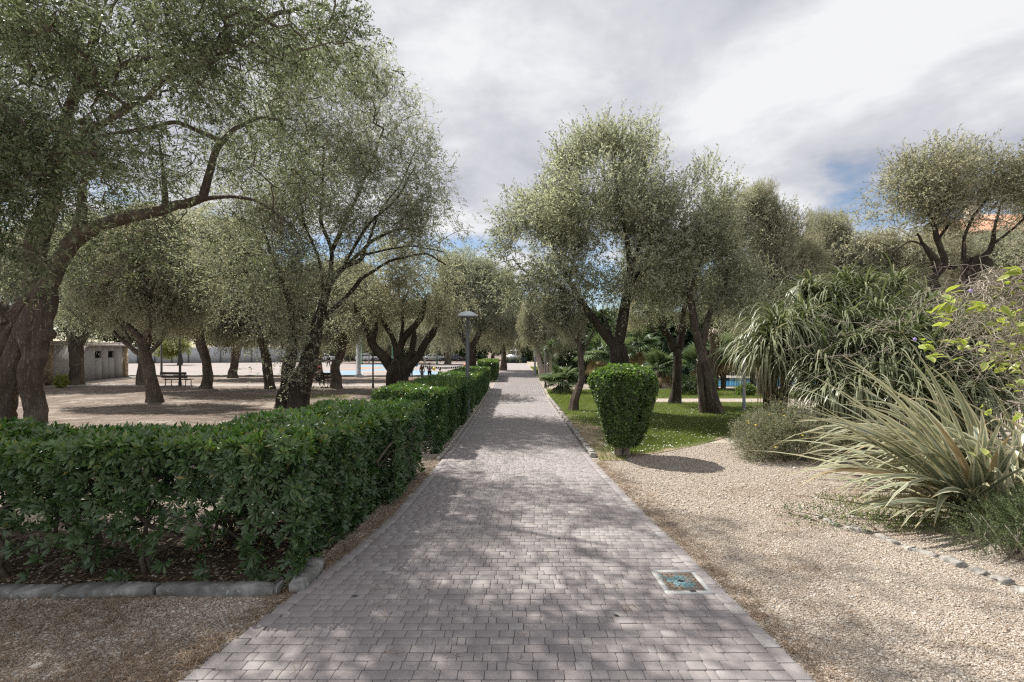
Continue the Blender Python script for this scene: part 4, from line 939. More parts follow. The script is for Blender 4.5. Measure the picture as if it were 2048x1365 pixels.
build_tree('olive on the lawn with a hollow split trunk, right of the forked one', d,
    [[(1434, 838, 16), (1420, 780, 14), (1408, 720, 13), (1398, 680, 12), (1390, 650, 10)], [(1410, 836, 9), (1404, 780, 8), (1400, 735, 8), (1404, 700, 7)]],
    [[(1390, 660, 10), (1386, 620, 8), (1380, 590, 7), (1372, 560, 5), (1360, 520, 3.5), (1350, 470, 2)], [(1404, 690, 8), (1414, 640, 7), (1425, 610, 6), (1445, 590, 5), (1450, 540, 3), (1440, 480, 2)], [(1380, 590, 5), (1390, 550, 4), (1410, 500, 3), (1420, 430, 2)], [(1414, 640, 4), (1440, 600, 3.5), (1470, 580, 2.5)]],
    lobes=[px_lobe(1400, 420, 55, 60, d, 0, 1.1), px_lobe(1360, 470, 70, 70, d, 0, 1.3), px_lobe(1440, 440, 30, 45, d, 0, 0.8), px_lobe(1410, 530, 80, 60, d, 0, 1.3), px_lobe(1340, 560, 60, 60, d, 0.3, 1.1), px_lobe(1470, 580, 60, 55, d, 0, 1.0)],
    seed=13, group=G_R, bark='bark', crown_kw=dict(n=560, twigs=7, m=9, ll=0.115, lw=0.037, twig_len=(0.3, 0.6), droop=0.25, up=0.12, mat='olive', tone=0.50, gapf=2.95, rmax=0.05, top_up=0.8, shoots=120))
d = 13.0
build_tree('old olive with two gnarled black stumps above the drooping grass clump on the right', d,
    [[(1895, 800, 24), (1890, 740, 21), (1880, 680, 19), (1874, 630, 19), (1866, 575, 15), (1862, 552, 12)], [(1888, 780, 19), (1893, 700, 19), (1905, 640, 19), (1925, 590, 17), (1942, 545, 15), (1952, 520, 13)]],
    [[(1866, 560, 9), (1876, 546, 8), (1892, 530, 8), (1882, 500, 7), (1872, 475, 6), (1866, 440, 3.5), (1870, 380, 2.5)], [(1876, 545, 8), (1872, 520, 8), (1858, 505, 6), (1850, 490, 3.5), (1835, 470, 2)], [(1900, 535, 6), (1912, 537, 4), (1916, 532, 2)],
     [(1926, 560, 8), (1930, 535, 6), (1926, 505, 5), (1926, 470, 3.5), (1950, 420, 3), (1990, 370, 2)], [(1948, 530, 9), (1965, 518, 8), (1982, 498, 6), (1988, 480, 5), (1992, 450, 3), (2010, 400, 2)], [(1876, 480, 3), (1896, 450, 3), (1930, 410, 2.5), (1960, 370, 2)], [(1985, 490, 3), (2020, 465, 2.5), (2050, 440, 2)], [(1855, 495, 2.5), (1820, 480, 2), (1780, 500, 1.5)], [(1876, 478, 3), (1860, 440, 2.5), (1840, 380, 2), (1830, 330, 1.5)]],
    lobes=[px_lobe(1850, 365, 62, 45, d, 0, 0.8), px_lobe(1935, 372, 55, 50, d, 0.3, 0.8), px_lobe(2030, 372, 55, 52, d, 0, 0.9), px_lobe(1785, 420, 45, 42, d, 0, 0.6), px_lobe(1960, 420, 100, 45, d, 0, 0.9, 0.8), px_lobe(1830, 430, 70, 45, d, 0, 0.8, 0.8), px_lobe(2090, 420, 60, 80, d, 0, 1.0), px_lobe(1770, 470, 50, 40, d, 0.4, 0.6, 0.7)],
    seed=17, group=G_R, bark='bark_dark', bark_amp=1.5, flare=False, burl=[(1956, 528, 17), (1866, 600, 17)], crown_kw=dict(n=800, twigs=7, m=9, ll=0.090, lw=0.029, twig_len=(0.25, 0.5), droop=0.2, up=0.12, mat='olive_pale', tone=0.42, gapf=2.95, rmax=0.035, top_up=0.6, sigma=0.2, shoots=180, shoot_len=0.6, r_tip=0.0035))

# ------------------------------------------------------------------ trees further off (own trunks, shared crowns)
def px_scale(d, r_px, R=3.0): return r_px / FPX * d / R
def far_tree(label, base, trunks, limbs, crowns, seed, group, bark='bark', name='olive_tree', **kw):
    d = D(base[1]); 
    cr_ = [(c[0], c[1] + 10, px_scale(d, c[2]), px_scale(d, c[3] * 1.15, 2.3), c[4] if len(c) > 4 else seed * 1.3, c[5] if len(c) > 5 else 'weep') for c in crowns]
    return build_tree(label, d, trunks, limbs, crown=cr_, seed=seed, group=group, bark=bark, sides=16, name=name, **kw)
far_tree('olive with a flared foot and low side limbs between the hut and the bench', (310, 805),
    [[(312, 806, 14), (306, 770, 13), (300, 730, 13), (292, 705, 13), (290, 690, 11)]],
    [[(292, 712, 7), (272, 706, 6), (258, 690, 5), (240, 682, 4), (228, 662, 3)], [(300, 705, 6), (315, 692, 5), (328, 675, 5), (336, 655, 4)], [(288, 690, 9), (278, 670, 9), (262, 655, 7), (240, 645, 5), (215, 610, 3)], [(292, 690, 9), (298, 655, 7), (300, 620, 5), (310, 580, 3)], [(262, 690, 3), (250, 660, 3), (235, 640, 2)]],
    [(300, 575, 105, 80, 0.4), (215, 585, 85, 70, 2.0, 'round'), (375, 585, 75, 75, 3.3), (290, 490, 110, 65, 1.2), (210, 505, 80, 60, 5.0, 'round')], 21, G_L)
far_tree('thick old olive trunk in front of the grey hut', (155, 770),
    [[(153, 771, 14), (154, 740, 13), (155, 715, 13), (153, 690, 12), (152, 676, 9)]], [[(148, 690, 7), (142, 672, 6), (120, 655, 4), (105, 640, 3)], [(160, 690, 7), (170, 668, 6), (185, 648, 4), (200, 620, 3)]],
    [(150, 610, 95, 70, 0.7, 'round'), (110, 565, 80, 65, 2.6), (200, 555, 80, 60, 4.0), (130, 490, 100, 60, 1.5), (40, 560, 90, 80, 3.0)], 22, G_L)
far_tree('olive trunk half hidden behind the flared one by the hut', (285, 771), [[(283, 772, 10), (282, 745, 9), (284, 715, 9), (288, 690, 7)]], [[(286, 695, 5), (276, 670, 4), (268, 650, 3)]], [(275, 610, 85, 60, 1.7)], 23, G_L)
far_tree('slim bending olive just right of the bench', (413, 778),
    [[(412, 778, 13), (417, 750, 10), (413, 720, 9), (404, 690, 9), (398, 665, 10), (396, 645, 7)]], [[(402, 680, 6), (388, 660, 5), (372, 645, 4), (355, 620, 3)], [(398, 655, 6), (404, 630, 5), (415, 600, 3)]],
    [(400, 575, 95, 85, 2.9), (440, 625, 70, 55, 0.3, 'round'), (350, 590, 70, 60, 1.0), (410, 490, 100, 60, 4.0), (480, 520, 80, 65, 2.2, 'round')], 24, G_L)
far_tree('olive trunk standing at the edge of the pale court', (465, 756), [[(465, 757, 11), (466, 735, 9), (470, 710, 9), (473, 690, 8), (472, 665, 6)]], [[(468, 690, 4), (455, 670, 4), (440, 650, 3)], [(474, 690, 4), (490, 665, 4), (500, 640, 3)]], [(470, 610, 80, 65, 5.2), (520, 630, 65, 50, 1.9)], 25, G_L)
far_tree('olive behind the hanging shoots left of the many-stemmed tree', (540, 778), [[(539, 778, 11), (537, 745, 10), (534, 715, 9), (528, 690, 8), (530, 670, 6)]], [[(526, 695, 5), (512, 670, 4), (500, 640, 3)], [(533, 690, 5), (545, 660, 4), (550, 630, 3)]], [(520, 600, 85, 80, 4.4), (470, 640, 55, 50, 2.4), (570, 640, 60, 55, 0.9)], 26, G_L)
far_tree('olive with an elbow in its trunk left of the dark lamp post', (676, 777), [[(674, 778, 13), (672, 750, 11), (668, 733, 10), (678, 718, 9), (683, 700, 9), (684, 690, 8)]],
    [[(682, 700, 5), (676, 675, 5), (668, 655, 4), (664, 630, 3)], [(686, 695, 6), (694, 665, 5), (700, 640, 4), (712, 620, 3)], [(690, 690, 3), (712, 668, 3), (718, 650, 2)]], [(690, 600, 80, 70, 3.7), (640, 640, 65, 55, 1.5), (735, 620, 60, 60, 2.2)], 27, G_L)
far_tree('tall reddish olive trunk behind the many-stemmed tree', (637, 757), [[(636, 758, 11), (634, 725, 10), (640, 690, 10), (645, 660, 9), (640, 620, 7)]], [[(642, 650, 5), (660, 620, 4), (670, 590, 3)]], [(640, 580, 75, 65, 0.2), (600, 610, 65, 55, 5.0)], 28, G_L)
far_tree('dark olive with two curved limbs right behind the tall park lamp', (945, 746), [[(944, 747, 11), (942, 720, 11), (942, 700, 11), (943, 688, 9)]], [[(938, 695, 6), (924, 675, 5), (916, 650, 4), (914, 630, 3)], [(947, 692, 7), (958, 665, 6), (972, 650, 4), (1000, 638, 3)]],
    [(955, 590, 75, 65, 0.5, 'round'), (990, 640, 55, 45, 2.8), (905, 640, 55, 50, 4.2), (930, 545, 55, 45, 1.1, 'round')], 29, G_L, bark='bark_dark')
far_tree('pale straight olive trunk on the far side of the court', (896, 729), [[(896, 730, 8), (896, 712, 7), (895, 690, 6)]], [], [(890, 655, 55, 35, 2.2), (850, 665, 45, 32, 0.4)], 30, G_L)
far_tree('pale olive trunk behind the bunting on the far side of the court', (780, 727), [[(780, 728, 6), (779, 710, 5), (778, 690, 5)]], [], [(780, 665, 60, 32, 1.2, 'round'), (720, 668, 45, 30, 3.2)], 31, G_L)
far_tree('last olive on the left edge of the walk near the gate', (1006, 741), [[(1007, 742, 7), (1007, 725, 6), (1008, 708, 5), (1006, 690, 4)]], [], [(1008, 650, 42, 50, 0.9), (985, 600, 45, 45, 3.9, 'round'), (1010, 600, 32, 50, 2.1)], 32, G_L)
far_tree('leaning ivy-clad young olive beside the walk, left of the topiary', (1150, 822), [[(1146, 822, 11), (1152, 790, 10), (1165, 755, 8), (1160, 720, 7), (1157, 690, 6), (1160, 650, 5)]], [[(1160, 720, 4), (1175, 690, 3), (1190, 660, 2)], [(1157, 690, 4), (1140, 660, 3), (1125, 640, 2)]],
    [(1150, 632, 36, 44, 0.4, 'pale'), (1115, 622, 26, 28, 2.5, 'pale')], 33, G_R)
far_tree('olive with a Y fork between the topiary and the hollow-trunked olive', (1349, 808), [[(1348, 809, 13), (1351, 770, 10), (1352, 730, 10), (1352, 700, 11)]], [[(1346, 700, 8), (1336, 670, 6), (1322, 640, 5), (1310, 620, 4), (1300, 590, 2)], [(1358, 700, 9), (1364, 660, 8), (1366, 625, 6), (1375, 600, 4), (1370, 560, 3)], [(1330, 672, 3), (1322, 660, 2.5), (1320, 655, 2)]],
    [(1340, 540, 75, 65, 1.5, 'round'), (1290, 600, 55, 50, 0.3, 'pale'), (1390, 580, 60, 55, 3.0)], 34, G_R, bark='bark_dark')
far_tree('olive with a tapering crown top behind the lawn lamp post', (1530, 790), [[(1530, 791, 13), (1528, 740, 11), (1530, 690, 10), (1530, 640, 8)]], [[(1528, 650, 6), (1510, 590, 5), (1500, 530, 3)], [(1532, 650, 6), (1545, 590, 5), (1550, 520, 3), (1540, 440, 2)]],
    [(1525, 455, 68, 62, 0.8, 'pale'), (1555, 520, 80, 70, 2.2, 'pale'), (1500, 590, 85, 65, 4.4, 'pale'), (1565, 620, 70, 60, 1.2, 'round')], 35, G_R)
far_tree('small pale olive standing between the two taller ones far right', (1670, 785), [[(1670, 786, 12), (1668, 720, 10), (1666, 660, 8)]], [[(1666, 665, 5), (1650, 600, 4), (1655, 520, 2)], [(1668, 665, 5), (1690, 610, 4), (1700, 540, 2)]],
    [(1660, 490, 58, 48, 1.9, 'pale'), (1660, 545, 80, 60, 0.1, 'pale'), (1720, 545, 70, 60, 3.1, 'pale'), (1610, 590, 60, 55, 2.4, 'round')], 36, G_R)
far_tree('pollarded dark olive stump with pale regrowth behind the drooping grass clump', (1820, 790), [[(1826, 791, 14), (1824, 720, 11), (1824, 650, 9), (1828, 590, 9), (1827, 565, 8)]], [[(1824, 570, 3), (1818, 540, 2.5), (1812, 510, 1.5)]],
    [(1800, 540, 80, 65, 0.6, 'pale'), (1740, 590, 70, 50, 2.9, 'round'), (1880, 530, 70, 60, 4.7, 'pale')], 37, G_R, bark='bark_dark')
far_tree('dense olive at the right edge below the terracotta roof', (2010, 782), [[(2010, 783, 14), (2008, 700, 11), (2006, 640, 9)]], [[(2006, 640, 6), (1980, 580, 4), (1970, 530, 3)], [(2008, 640, 6), (2030, 590, 4), (2040, 540, 3)]],
    [(1985, 545, 85, 60, 1.1, 'round'), (2060, 520, 80, 70, 2.7, 'round'), (1930, 590, 70, 50, 0.2, 'pale')], 38, G_R)
far_tree('pale olive leaning over the right edge of the walk beside the grey post', (1083, 762), [[(1088, 763, 8), (1084, 745, 8), (1079, 725, 6), (1076, 705, 5), (1072, 690, 4)], [(1095, 757, 6), (1098, 740, 5), (1102, 725, 4)]], [],
    [(1085, 650, 42, 50, 3.6, 'pale'), (1062, 640, 24, 42, 0.9, 'pale'), (1110, 670, 38, 38, 2.0, 'round')], 39, G_R, bark='stem_pale')
# dark broadleaf trees closing the view
def backdrop(label, px, base_y, h_px, crowns, seed, which='dark', d=None, group='dark trees closing the view beyond the park'):
    d = d or D(base_y); cr_ = [(c[0], c[1], px_scale(d, c[2], 3.2), px_scale(d, c[3], 2.6), seed * 1.7 + i, c[4] if len(c) > 4 else which) for i, c in enumerate(crowns)]
    by = HY + (EYE + 0.55) / d * FPX
    return build_tree(label, d, [[(px, by, 5), (px + 1, by - 12, 4), (px, by - h_px, 3)]], [], crown=cr_, seed=seed, name='broadleaf_tree', group=group, bark='bark_dark', sides=10)
backdrop('dark tree behind the wall left of the court', 330, 0, 30, [(330, 650, 90, 55), (250, 640, 80, 55)], 41, d=98)
backdrop('bright green small tree in front of the pale wall', 360, 0, 22, [(352, 690, 32, 22, 'lime'), (335, 705, 22, 16, 'lime')], 42, 'lime', d=70)
backdrop('dark tree behind the court, below the slim bending olive', 450, 0, 30, [(450, 655, 90, 50), (530, 650, 80, 50)], 43, d=100)
backdrop('dark tree behind the court, left of the lattice mast', 620, 0, 30, [(620, 655, 90, 50), (690, 665, 70, 45)], 44, d=104)
backdrop('dark tree behind the parked cars, right of the lattice mast', 760, 0, 30, [(755, 660, 80, 50), (830, 655, 80, 50)], 45, d=108)
backdrop('dark tree behind the far end of the bunting', 900, 0, 30, [(895, 650, 80, 55), (955, 660, 60, 55)], 46, d=106)
backdrop('dark trees at the left of the end gate', 985, 0, 30, [(975, 665, 45, 45), (1004, 690, 22, 26)], 47, d=104)
backdrop('dark bush tree at the right of the end gate', 1058, 0, 24, [(1062, 698, 26, 30), (1085, 690, 40, 45)], 48, d=92)
backdrop('dark evergreen at the back of the lawn behind the fan palms', 1200, 0, 60, [(1180, 680, 75, 55), (1250, 690, 60, 50)], 49, d=42)
backdrop('dense dark evergreen mass between the forked olive and the pool', 1310, 0, 50, [(1300, 690, 75, 55), (1360, 680, 60, 50), (1280, 735, 50, 35)], 50, d=38)
backdrop('dark conifer-like tree above the cut palm trunk', 1455, 0, 70, [(1440, 655, 60, 60), (1500, 670, 60, 55), (1470, 610, 55, 40)], 51, d=44)
backdrop('dark evergreen behind the drooping grass clump', 1620, 0, 60, [(1600, 680, 90, 60), (1710, 670, 90, 60)], 52, d=44)
backdrop('dark evergreen at the far right behind the shrubs', 1900, 0, 60, [(1860, 670, 100, 70), (1990, 660, 100, 70)], 53, d=40)
backdrop('yellow-green small tree between the pale olives on the right', 1610, 0, 60, [(1598, 560, 22, 26, 'lime'), (1610, 600, 26, 24, 'lime')], 54, 'lime', d=48)
backdrop('yellow-green bush beside the fan palm right of the walk', 1112, 0, 40, [(1110, 680, 14, 34, 'lime'), (1240, 650, 26, 34, 'lime')], 55, 'lime', d=46)

# ------------------------------------------------------------------ hedges
def rosettes(P, Nrm, nl, ll, lw, tone, fold=0.12, tilt=(0.25, 0.95), cl=2):
    """whorls of broad leaves at shoot tips; leaf = 2 quads folded on the midrib, widest past the middle"""
    n = len(P); Nrm = nrm(Nrm); a1 = nrm(np.cross(Nrm, rng.normal(0, 1, (n, 3)))); a2 = np.cross(Nrm, a1)
    ph = rng.uniform(0, 6.28, (n, 1)) + np.arange(nl)[None] * 2.39996
    tl = rng.uniform(*tilt, (n, nl, 1)); rad = np.cos(ph)[..., None] * a1[:, None] + np.sin(ph)[..., None] * a2[:, None]
    ax = nrm(rad * np.cos(tl) + Nrm[:, None] * np.sin(tl) + rng.normal(0, 0.12, (n, nl, 3)))
    sd = nrm(np.cross(ax, Nrm[:, None] + 0.01)); up = np.cross(sd, ax)
    l = ll * rng.uniform(0.6, 1.15, (n, nl, 1)); w = lw * rng.uniform(0.8, 1.15, (n, nl, 1)) / 2
    b = P[:, None] + ax * l * 0.04
    curl = up * l * rng.normal(-0.05, 0.06, (n, nl, 1))
    mid = b + ax * l * 0.68 + up * 0; tip = b + ax * l + curl
    L_ = mid + sd * w + up * w * fold * 2; R_ = mid - sd * w + up * w * fold * 2
    T = np.clip(tone[:, None] + rng.normal(0, 0.17, (n, nl)) + rng.normal(0, 0.10, (n, 1)), 0, 0.985); T[rng.random((n, nl)) < 0.004] = 1.0
    if cl == 2:
        V = np.stack([b, mid, tip, L_, R_], 2).reshape(-1, 5, 3); m = len(V); o = (np.arange(m) * 5)[:, None]
        return V.reshape(-1, 3), np.concatenate([o + np.array([[0, 1, 3]]), o + np.array([[1, 2, 3]]), o + np.array([[0, 4, 1]]), o + np.array([[4, 2, 1]])]), np.repeat(T.ravel(), 5)
    V = np.stack([b, L_, tip, R_], 2).reshape(-1, 4, 3); m = len(V)
    return V.reshape(-1, 3), (np.arange(m) * 4)[:, None] + np.array([[0, 1, 2, 3]]), np.repeat(T.ravel(), 4)
def hedge(label, name, boxes, n_surf, n_in, H, ll, lw, nl=8, seed=1, stems=24, thin_low=0.0, tone_top=0.72, tone_side=0.36, cl=2, mat='hedge', cat='hedge', group=None):
    """boxes: (corner x0,d0, x1,d1) footprints along which the clipped faces run"""
    x0, d0 = boxes[0][0], boxes[0][1]; root = thing(name, label, cat, ((boxes[0][0] + boxes[0][2]) / 2, (boxes[0][1] + boxes[0][3]) / 2, gz(x0, d0)), group=group); o0 = np.array(root.location)
    P = []; N = []; TT = []
    area = []
    faces = []
    for (a, b, c, d_) in boxes:
        w, l = c - a, d_ - b
        faces += [(w * l, 'top', a, b, c, d_), (w * H, 'front', a, b, c, d_), (l * H, 'right', a, b, c, d_), (w * H * .6, 'back', a, b, c, d_), (l * H * 0.7, 'left', a, b, c, d_)]
    ar = np.array([f[0] for f in faces]); cnt = rng.multinomial(n_surf, ar / ar.sum())
    def wav(u, v): return 0.025 * np.sin(u * 2.3 + 1.1) + 0.02 * np.sin(u * 5.1 + v * 3) + 0.015 * np.sin(v * 7 + u)
    def inside(x, d_, skip): 
        m = np.zeros(len(x), bool)
        for (a, b, c, e_) in boxes:
            if (a, b, c, e_) != skip: m |= (x > a + .1) & (x < c - .1) & (d_ > b + .1) & (d_ < e_ - .1)
        return m
    for (A, kind, a, b, c, e_), k_ in zip(faces, cnt):
        x = rng.uniform(a, c, k_); y = rng.uniform(b, e_, k_); z = H * rng.random(k_) ** 0.85; nn = np.zeros((k_, 3)); dep = np.abs(rng.normal(0, 0.04, k_))
        if kind == 'top': z = H + wav(x, y) - dep; nn[:, 2] = 1
        elif kind == 'front': y = b + wav(x, z) + dep + 0.05 * (1 - z / H); nn[:, 1] = -1; nn[:, 2] = 0.35
        elif kind == 'back': y = e_ + wav(x, z) - dep; nn[:, 1] = 1; nn[:, 2] = 0.35
        elif kind == 'right': x = c + wav(y, z) - dep - 0.10 * (1 - z / H); nn[:, 0] = 1; nn[:, 2] = 0.35
        else: x = a + wav(y, z) + dep; nn[:, 0] = -1; nn[:, 2] = 0.35
        keep = ~inside(x, y, (a, b, c, e_))
        if thin_low > 0 and kind in ('front', 'back'):
            dens = 1 - thin_low * smooth01((0.88 - z / H) / 0.42) * (0.30 + 0.70 * patchy(x * 0.9 + 0.4, z * 1.6 + 3.0, 1.0))
            keep &= rng.random(k_) < dens
        P.append(np.stack([x, y, g(x, y) + z], -1)[keep]); N.append((nn + rng.normal(0, 0.45, nn.shape))[keep])
        zt = z / H; TT.append(np.clip(tone_side + (tone_top - tone_side) * smooth01((zt - 0.80) / 0.2) + rng.normal(0, 0.08, k_), 0.02, 0.95)[keep])  # leaf colour brightens near the top, painting in the sunlit top over shaded sides
    bi = rng.choice(len(boxes), n_in, p=np.array([(b[2] - b[0]) * (b[3] - b[1]) for b in boxes]) / sum((b[2] - b[0]) * (b[3] - b[1]) for b in boxes)); B = np.array(boxes)[bi]
    x = B[:, 0] + (B[:, 2] - B[:, 0]) * rng.random(n_in); y = B[:, 1] + (B[:, 3] - B[:, 1]) * rng.random(n_in); z = H * (0.04 + 0.92 * rng.random(n_in) ** 0.7)
    if thin_low > 0:
        kp = rng.random(n_in) < 1 - thin_low * smooth01((0.86 - z / H) / 0.4) * (0.30 + 0.70 * patchy(x * 0.9 + 0.4, z * 1.6 + 3.0, 1.0)); x, y, z = x[kp], y[kp], z[kp]
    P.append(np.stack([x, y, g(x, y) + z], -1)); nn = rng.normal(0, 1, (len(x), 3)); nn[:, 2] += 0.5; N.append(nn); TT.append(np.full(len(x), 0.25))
    P = np.vstack(P); N = np.vstack(N); TT = np.concatenate(TT)
    V, F, T = rosettes(P, N, nl, ll, lw, TT, cl=cl)
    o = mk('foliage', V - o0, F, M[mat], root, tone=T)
    mb = MB(); tips = []
    for i in range(stems):
        a, b, c, e_ = boxes[i % len(boxes)] if len(boxes) == 1 else boxes[rng.choice(len(boxes))]
        x = rng.uniform(a + .12, c - .12); y = rng.uniform(b + 0.15, max(b + 0.3, e_ - 0.15)); z0 = gz(x, y) - 0.05
        st_ = []
        h_ = H * rng.uniform(.7, .92); nseg = 6
        pts = np.array([(x + rng.normal(0, 0.035) * k_, y + rng.normal(0, 0.03) * k_, z0 + h_ * k_ / nseg) for k_ in range(nseg + 1)]); r0 = rng.uniform(0.015, 0.034)
        mb.tube(pts, np.linspace(r0, r0 * 0.4, nseg + 1), 7, mod=bark_mod(i, 0.6))
        for q in range(7):
            t = rng.uniform(0.25, 0.95); p0 = pts[int(t * nseg)]; v = rng.normal(0, 1, 3); v[2] = abs(v[2]) * 0.8; v = nrm(v) * rng.uniform(.2, .42)
            if rng.random() < 0.3: v[2] *= -0.3
            mb.tube([p0, p0 + v * .5 + rng.normal(0, .03, 3), p0 + v], [0.007, 0.005, 0.003], 5)
    mb.V = [v - o0 for v in mb.V]; so_ = mb.build('stems', M['twig'], root, smooth=True); so_['kind'] = 'stuff'
    return root
HX = -1.62
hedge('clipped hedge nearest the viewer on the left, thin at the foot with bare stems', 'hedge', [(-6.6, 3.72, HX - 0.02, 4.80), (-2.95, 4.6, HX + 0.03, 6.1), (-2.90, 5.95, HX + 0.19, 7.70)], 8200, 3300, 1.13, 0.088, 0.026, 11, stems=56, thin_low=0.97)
def hedge2x(d): return float(pL(d)) - 0.10
hb = []
for d0, d1 in ((9.3, 13.5), (13.3, 18.5), (18.3, 23.0), (22.8, 27.2)): hb.append((min(hedge2x(d0), hedge2x(d1)) - 1.35, d0, min(hedge2x(d0), hedge2x(d1)), d1))
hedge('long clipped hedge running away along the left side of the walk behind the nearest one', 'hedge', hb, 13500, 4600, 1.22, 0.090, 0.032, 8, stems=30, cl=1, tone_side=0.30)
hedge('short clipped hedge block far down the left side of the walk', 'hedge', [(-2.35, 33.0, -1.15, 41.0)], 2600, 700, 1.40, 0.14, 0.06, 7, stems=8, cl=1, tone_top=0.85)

# the vase-shaped topiary bush
p = gnd(1247, 912); tp = thing('topiary_bush', 'vase-shaped clipped bush with bright new leaves on top, standing between lawn and gravel', 'bush', p)
HT = 1.66
def topi(z): return np.interp(z / HT, [0.0, 0.06, 0.16, 0.30, 0.50, 0.75, 0.88, 0.96, 1.0], [0.10, 0.13, 0.27, 0.38, 0.46, 0.58, 0.60, 0.53, 0.38])
n = 6500; z = HT * (0.13 + 0.87 * rng.random(n) ** 0.8); th = rng.uniform(0, 6.28, n); bump_ = 1 + 0.05 * np.sin(3 * th + z * 3) + 0.04 * np.sin(7 * th - z * 5)
r = topi(z) * bump_ - np.abs(rng.normal(0, 0.035, n)); N = np.stack([np.cos(th), np.sin(th), 0.35 + 1.4 * smooth01((z / HT - 0.86) / 0.14)], -1)
P1 = np.stack([r * np.cos(th), r * np.sin(th), z], -1)
n2 = 2300; rr_ = 0.56 * np.sqrt(rng.random(n2)); th2 = rng.uniform(0, 6.28, n2); z2 = HT * (1.0 - 0.14 * (rr_ / 0.62) ** 3) + rng.normal(0, 0.025, n2) + 0.03 * np.sin(5 * th2 + rr_ * 9); P2 = np.stack([rr_ * np.cos(th2), rr_ * np.sin(th2), z2], -1); N2 = np.stack([0.4 * np.cos(th2), 0.4 * np.sin(th2), np.ones(n2)], -1)
n3 = 2200; z3 = HT * (0.2 + 0.75 * rng.random(n3)); th3 = rng.uniform(0, 6.28, n3); r3 = topi(z3) * np.sqrt(rng.random(n3)) * 0.9; P3 = np.stack([r3 * np.cos(th3), r3 * np.sin(th3), z3], -1)
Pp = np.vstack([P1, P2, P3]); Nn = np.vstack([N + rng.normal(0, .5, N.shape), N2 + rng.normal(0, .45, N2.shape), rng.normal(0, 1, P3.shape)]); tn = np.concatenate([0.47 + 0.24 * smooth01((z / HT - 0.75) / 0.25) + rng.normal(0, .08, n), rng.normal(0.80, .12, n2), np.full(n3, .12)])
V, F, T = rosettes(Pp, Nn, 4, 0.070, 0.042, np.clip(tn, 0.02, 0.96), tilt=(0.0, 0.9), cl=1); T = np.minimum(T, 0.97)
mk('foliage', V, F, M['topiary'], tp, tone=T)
mb = MB()
for i in range(26):
    a = rng.uniform(0, 6.28); r0 = rng.uniform(0.02, 0.16); r1 = r0 * rng.uniform(1.3, 2.3); mb.tube([(r0 * math.cos(a), r0 * math.sin(a), -0.04), (r0 * 1.1 * math.cos(a + .1), r0 * 1.1 * math.sin(a + .1), 0.2), (r1 * math.cos(a + .2), r1 * math.sin(a + .2), 0.55)], [0.013, 0.011, 0.006], 6)
mb.build('stems', M['stem_pale'], tp, smooth=True)
# far hedges closing the view at ground level
hedge('dark bushy hedge behind the parked cars beyond the court', 'hedge', [(-50, 97, -5.5, 99)], 2400, 300, 2.3, 0.50, 0.28, 6, stems=6, cl=1, mat='broad', tone_top=0.6)
hedge('dark bushy hedge at the back of the lawn behind the fan palms', 'hedge', [(3.2, 50, 17, 52)], 2400, 300, 3.0, 0.34, 0.18, 6, stems=6, cl=1, mat='broad', tone_top=0.6)
hedge('dark bushy hedge far behind the pool', 'hedge', [(17, 44, 46, 46)], 2400, 300, 3.6, 0.36, 0.20, 6, stems=6, cl=1, mat='broad', tone_top=0.6)
backdrop('low dark shrub behind the trunk of the forked olive', 1290, 0, 20, [(1285, 745, 40, 34), (1330, 750, 34, 30)], 61, d=33, group='dark shrubs at the back of the lawn')
backdrop('low dark shrub right of the leaning ivy-clad olive', 1205, 0, 20, [(1205, 752, 36, 30), (1165, 750, 30, 28)], 62, d=33, group='dark shrubs at the back of the lawn')
backdrop('low dark shrub between the hollow-trunked olive and the pool', 1400, 0, 20, [(1385, 742, 36, 36), (1440, 720, 38, 34)], 63, d=36, group='dark shrubs at the back of the lawn')

# ------------------------------------------------------------------ strap-leaved plants on the right
def ribbons(base, az, el, L, w, droop, segs=6, twist=None):
    """arching ribbons: start direction (azimuth, elevation), bending down by droop; returns vertices (n, segs+1, 2, 3)"""
    n = len(az); s = np.linspace(0, 1, segs + 1); pos = np.zeros((n, segs + 1, 3)); pos[:, 0] = base; ang = el.copy()
    for i in range(1, segs + 1):
        step = L / segs; ang = ang - droop / segs * (0.4 + 1.2 * s[i])
        ang = np.maximum(ang, -1.5)
        d_ = np.stack([np.cos(az) * np.cos(ang), np.sin(az) * np.cos(ang), np.sin(ang)], -1); pos[:, i] = pos[:, i - 1] + d_ * step[:, None]
    side = np.stack([-np.sin(az), np.cos(az), np.zeros(n)], -1) if twist is None else nrm(np.stack([-np.sin(az), np.cos(az), twist], -1))
    wd = w[:, None] * np.clip(np.minimum(1.0, (1 - s[None]) * 2.2 + 0.04) * (0.75 + 0.25 * np.minimum(1, s[None] * 6)), 0.03, 1) / 2
    return np.stack([pos - side[:, None] * wd[..., None], pos + side[:, None] * wd[..., None]], 2)
def ribbon_faces(n, segs):
    i = np.arange(segs) * 2; q = np.stack([i, i + 1, i + 3, i + 2], 1); return (q[None] + (np.arange(n) * (segs + 1) * 2)[:, None, None]).reshape(-1, 4)
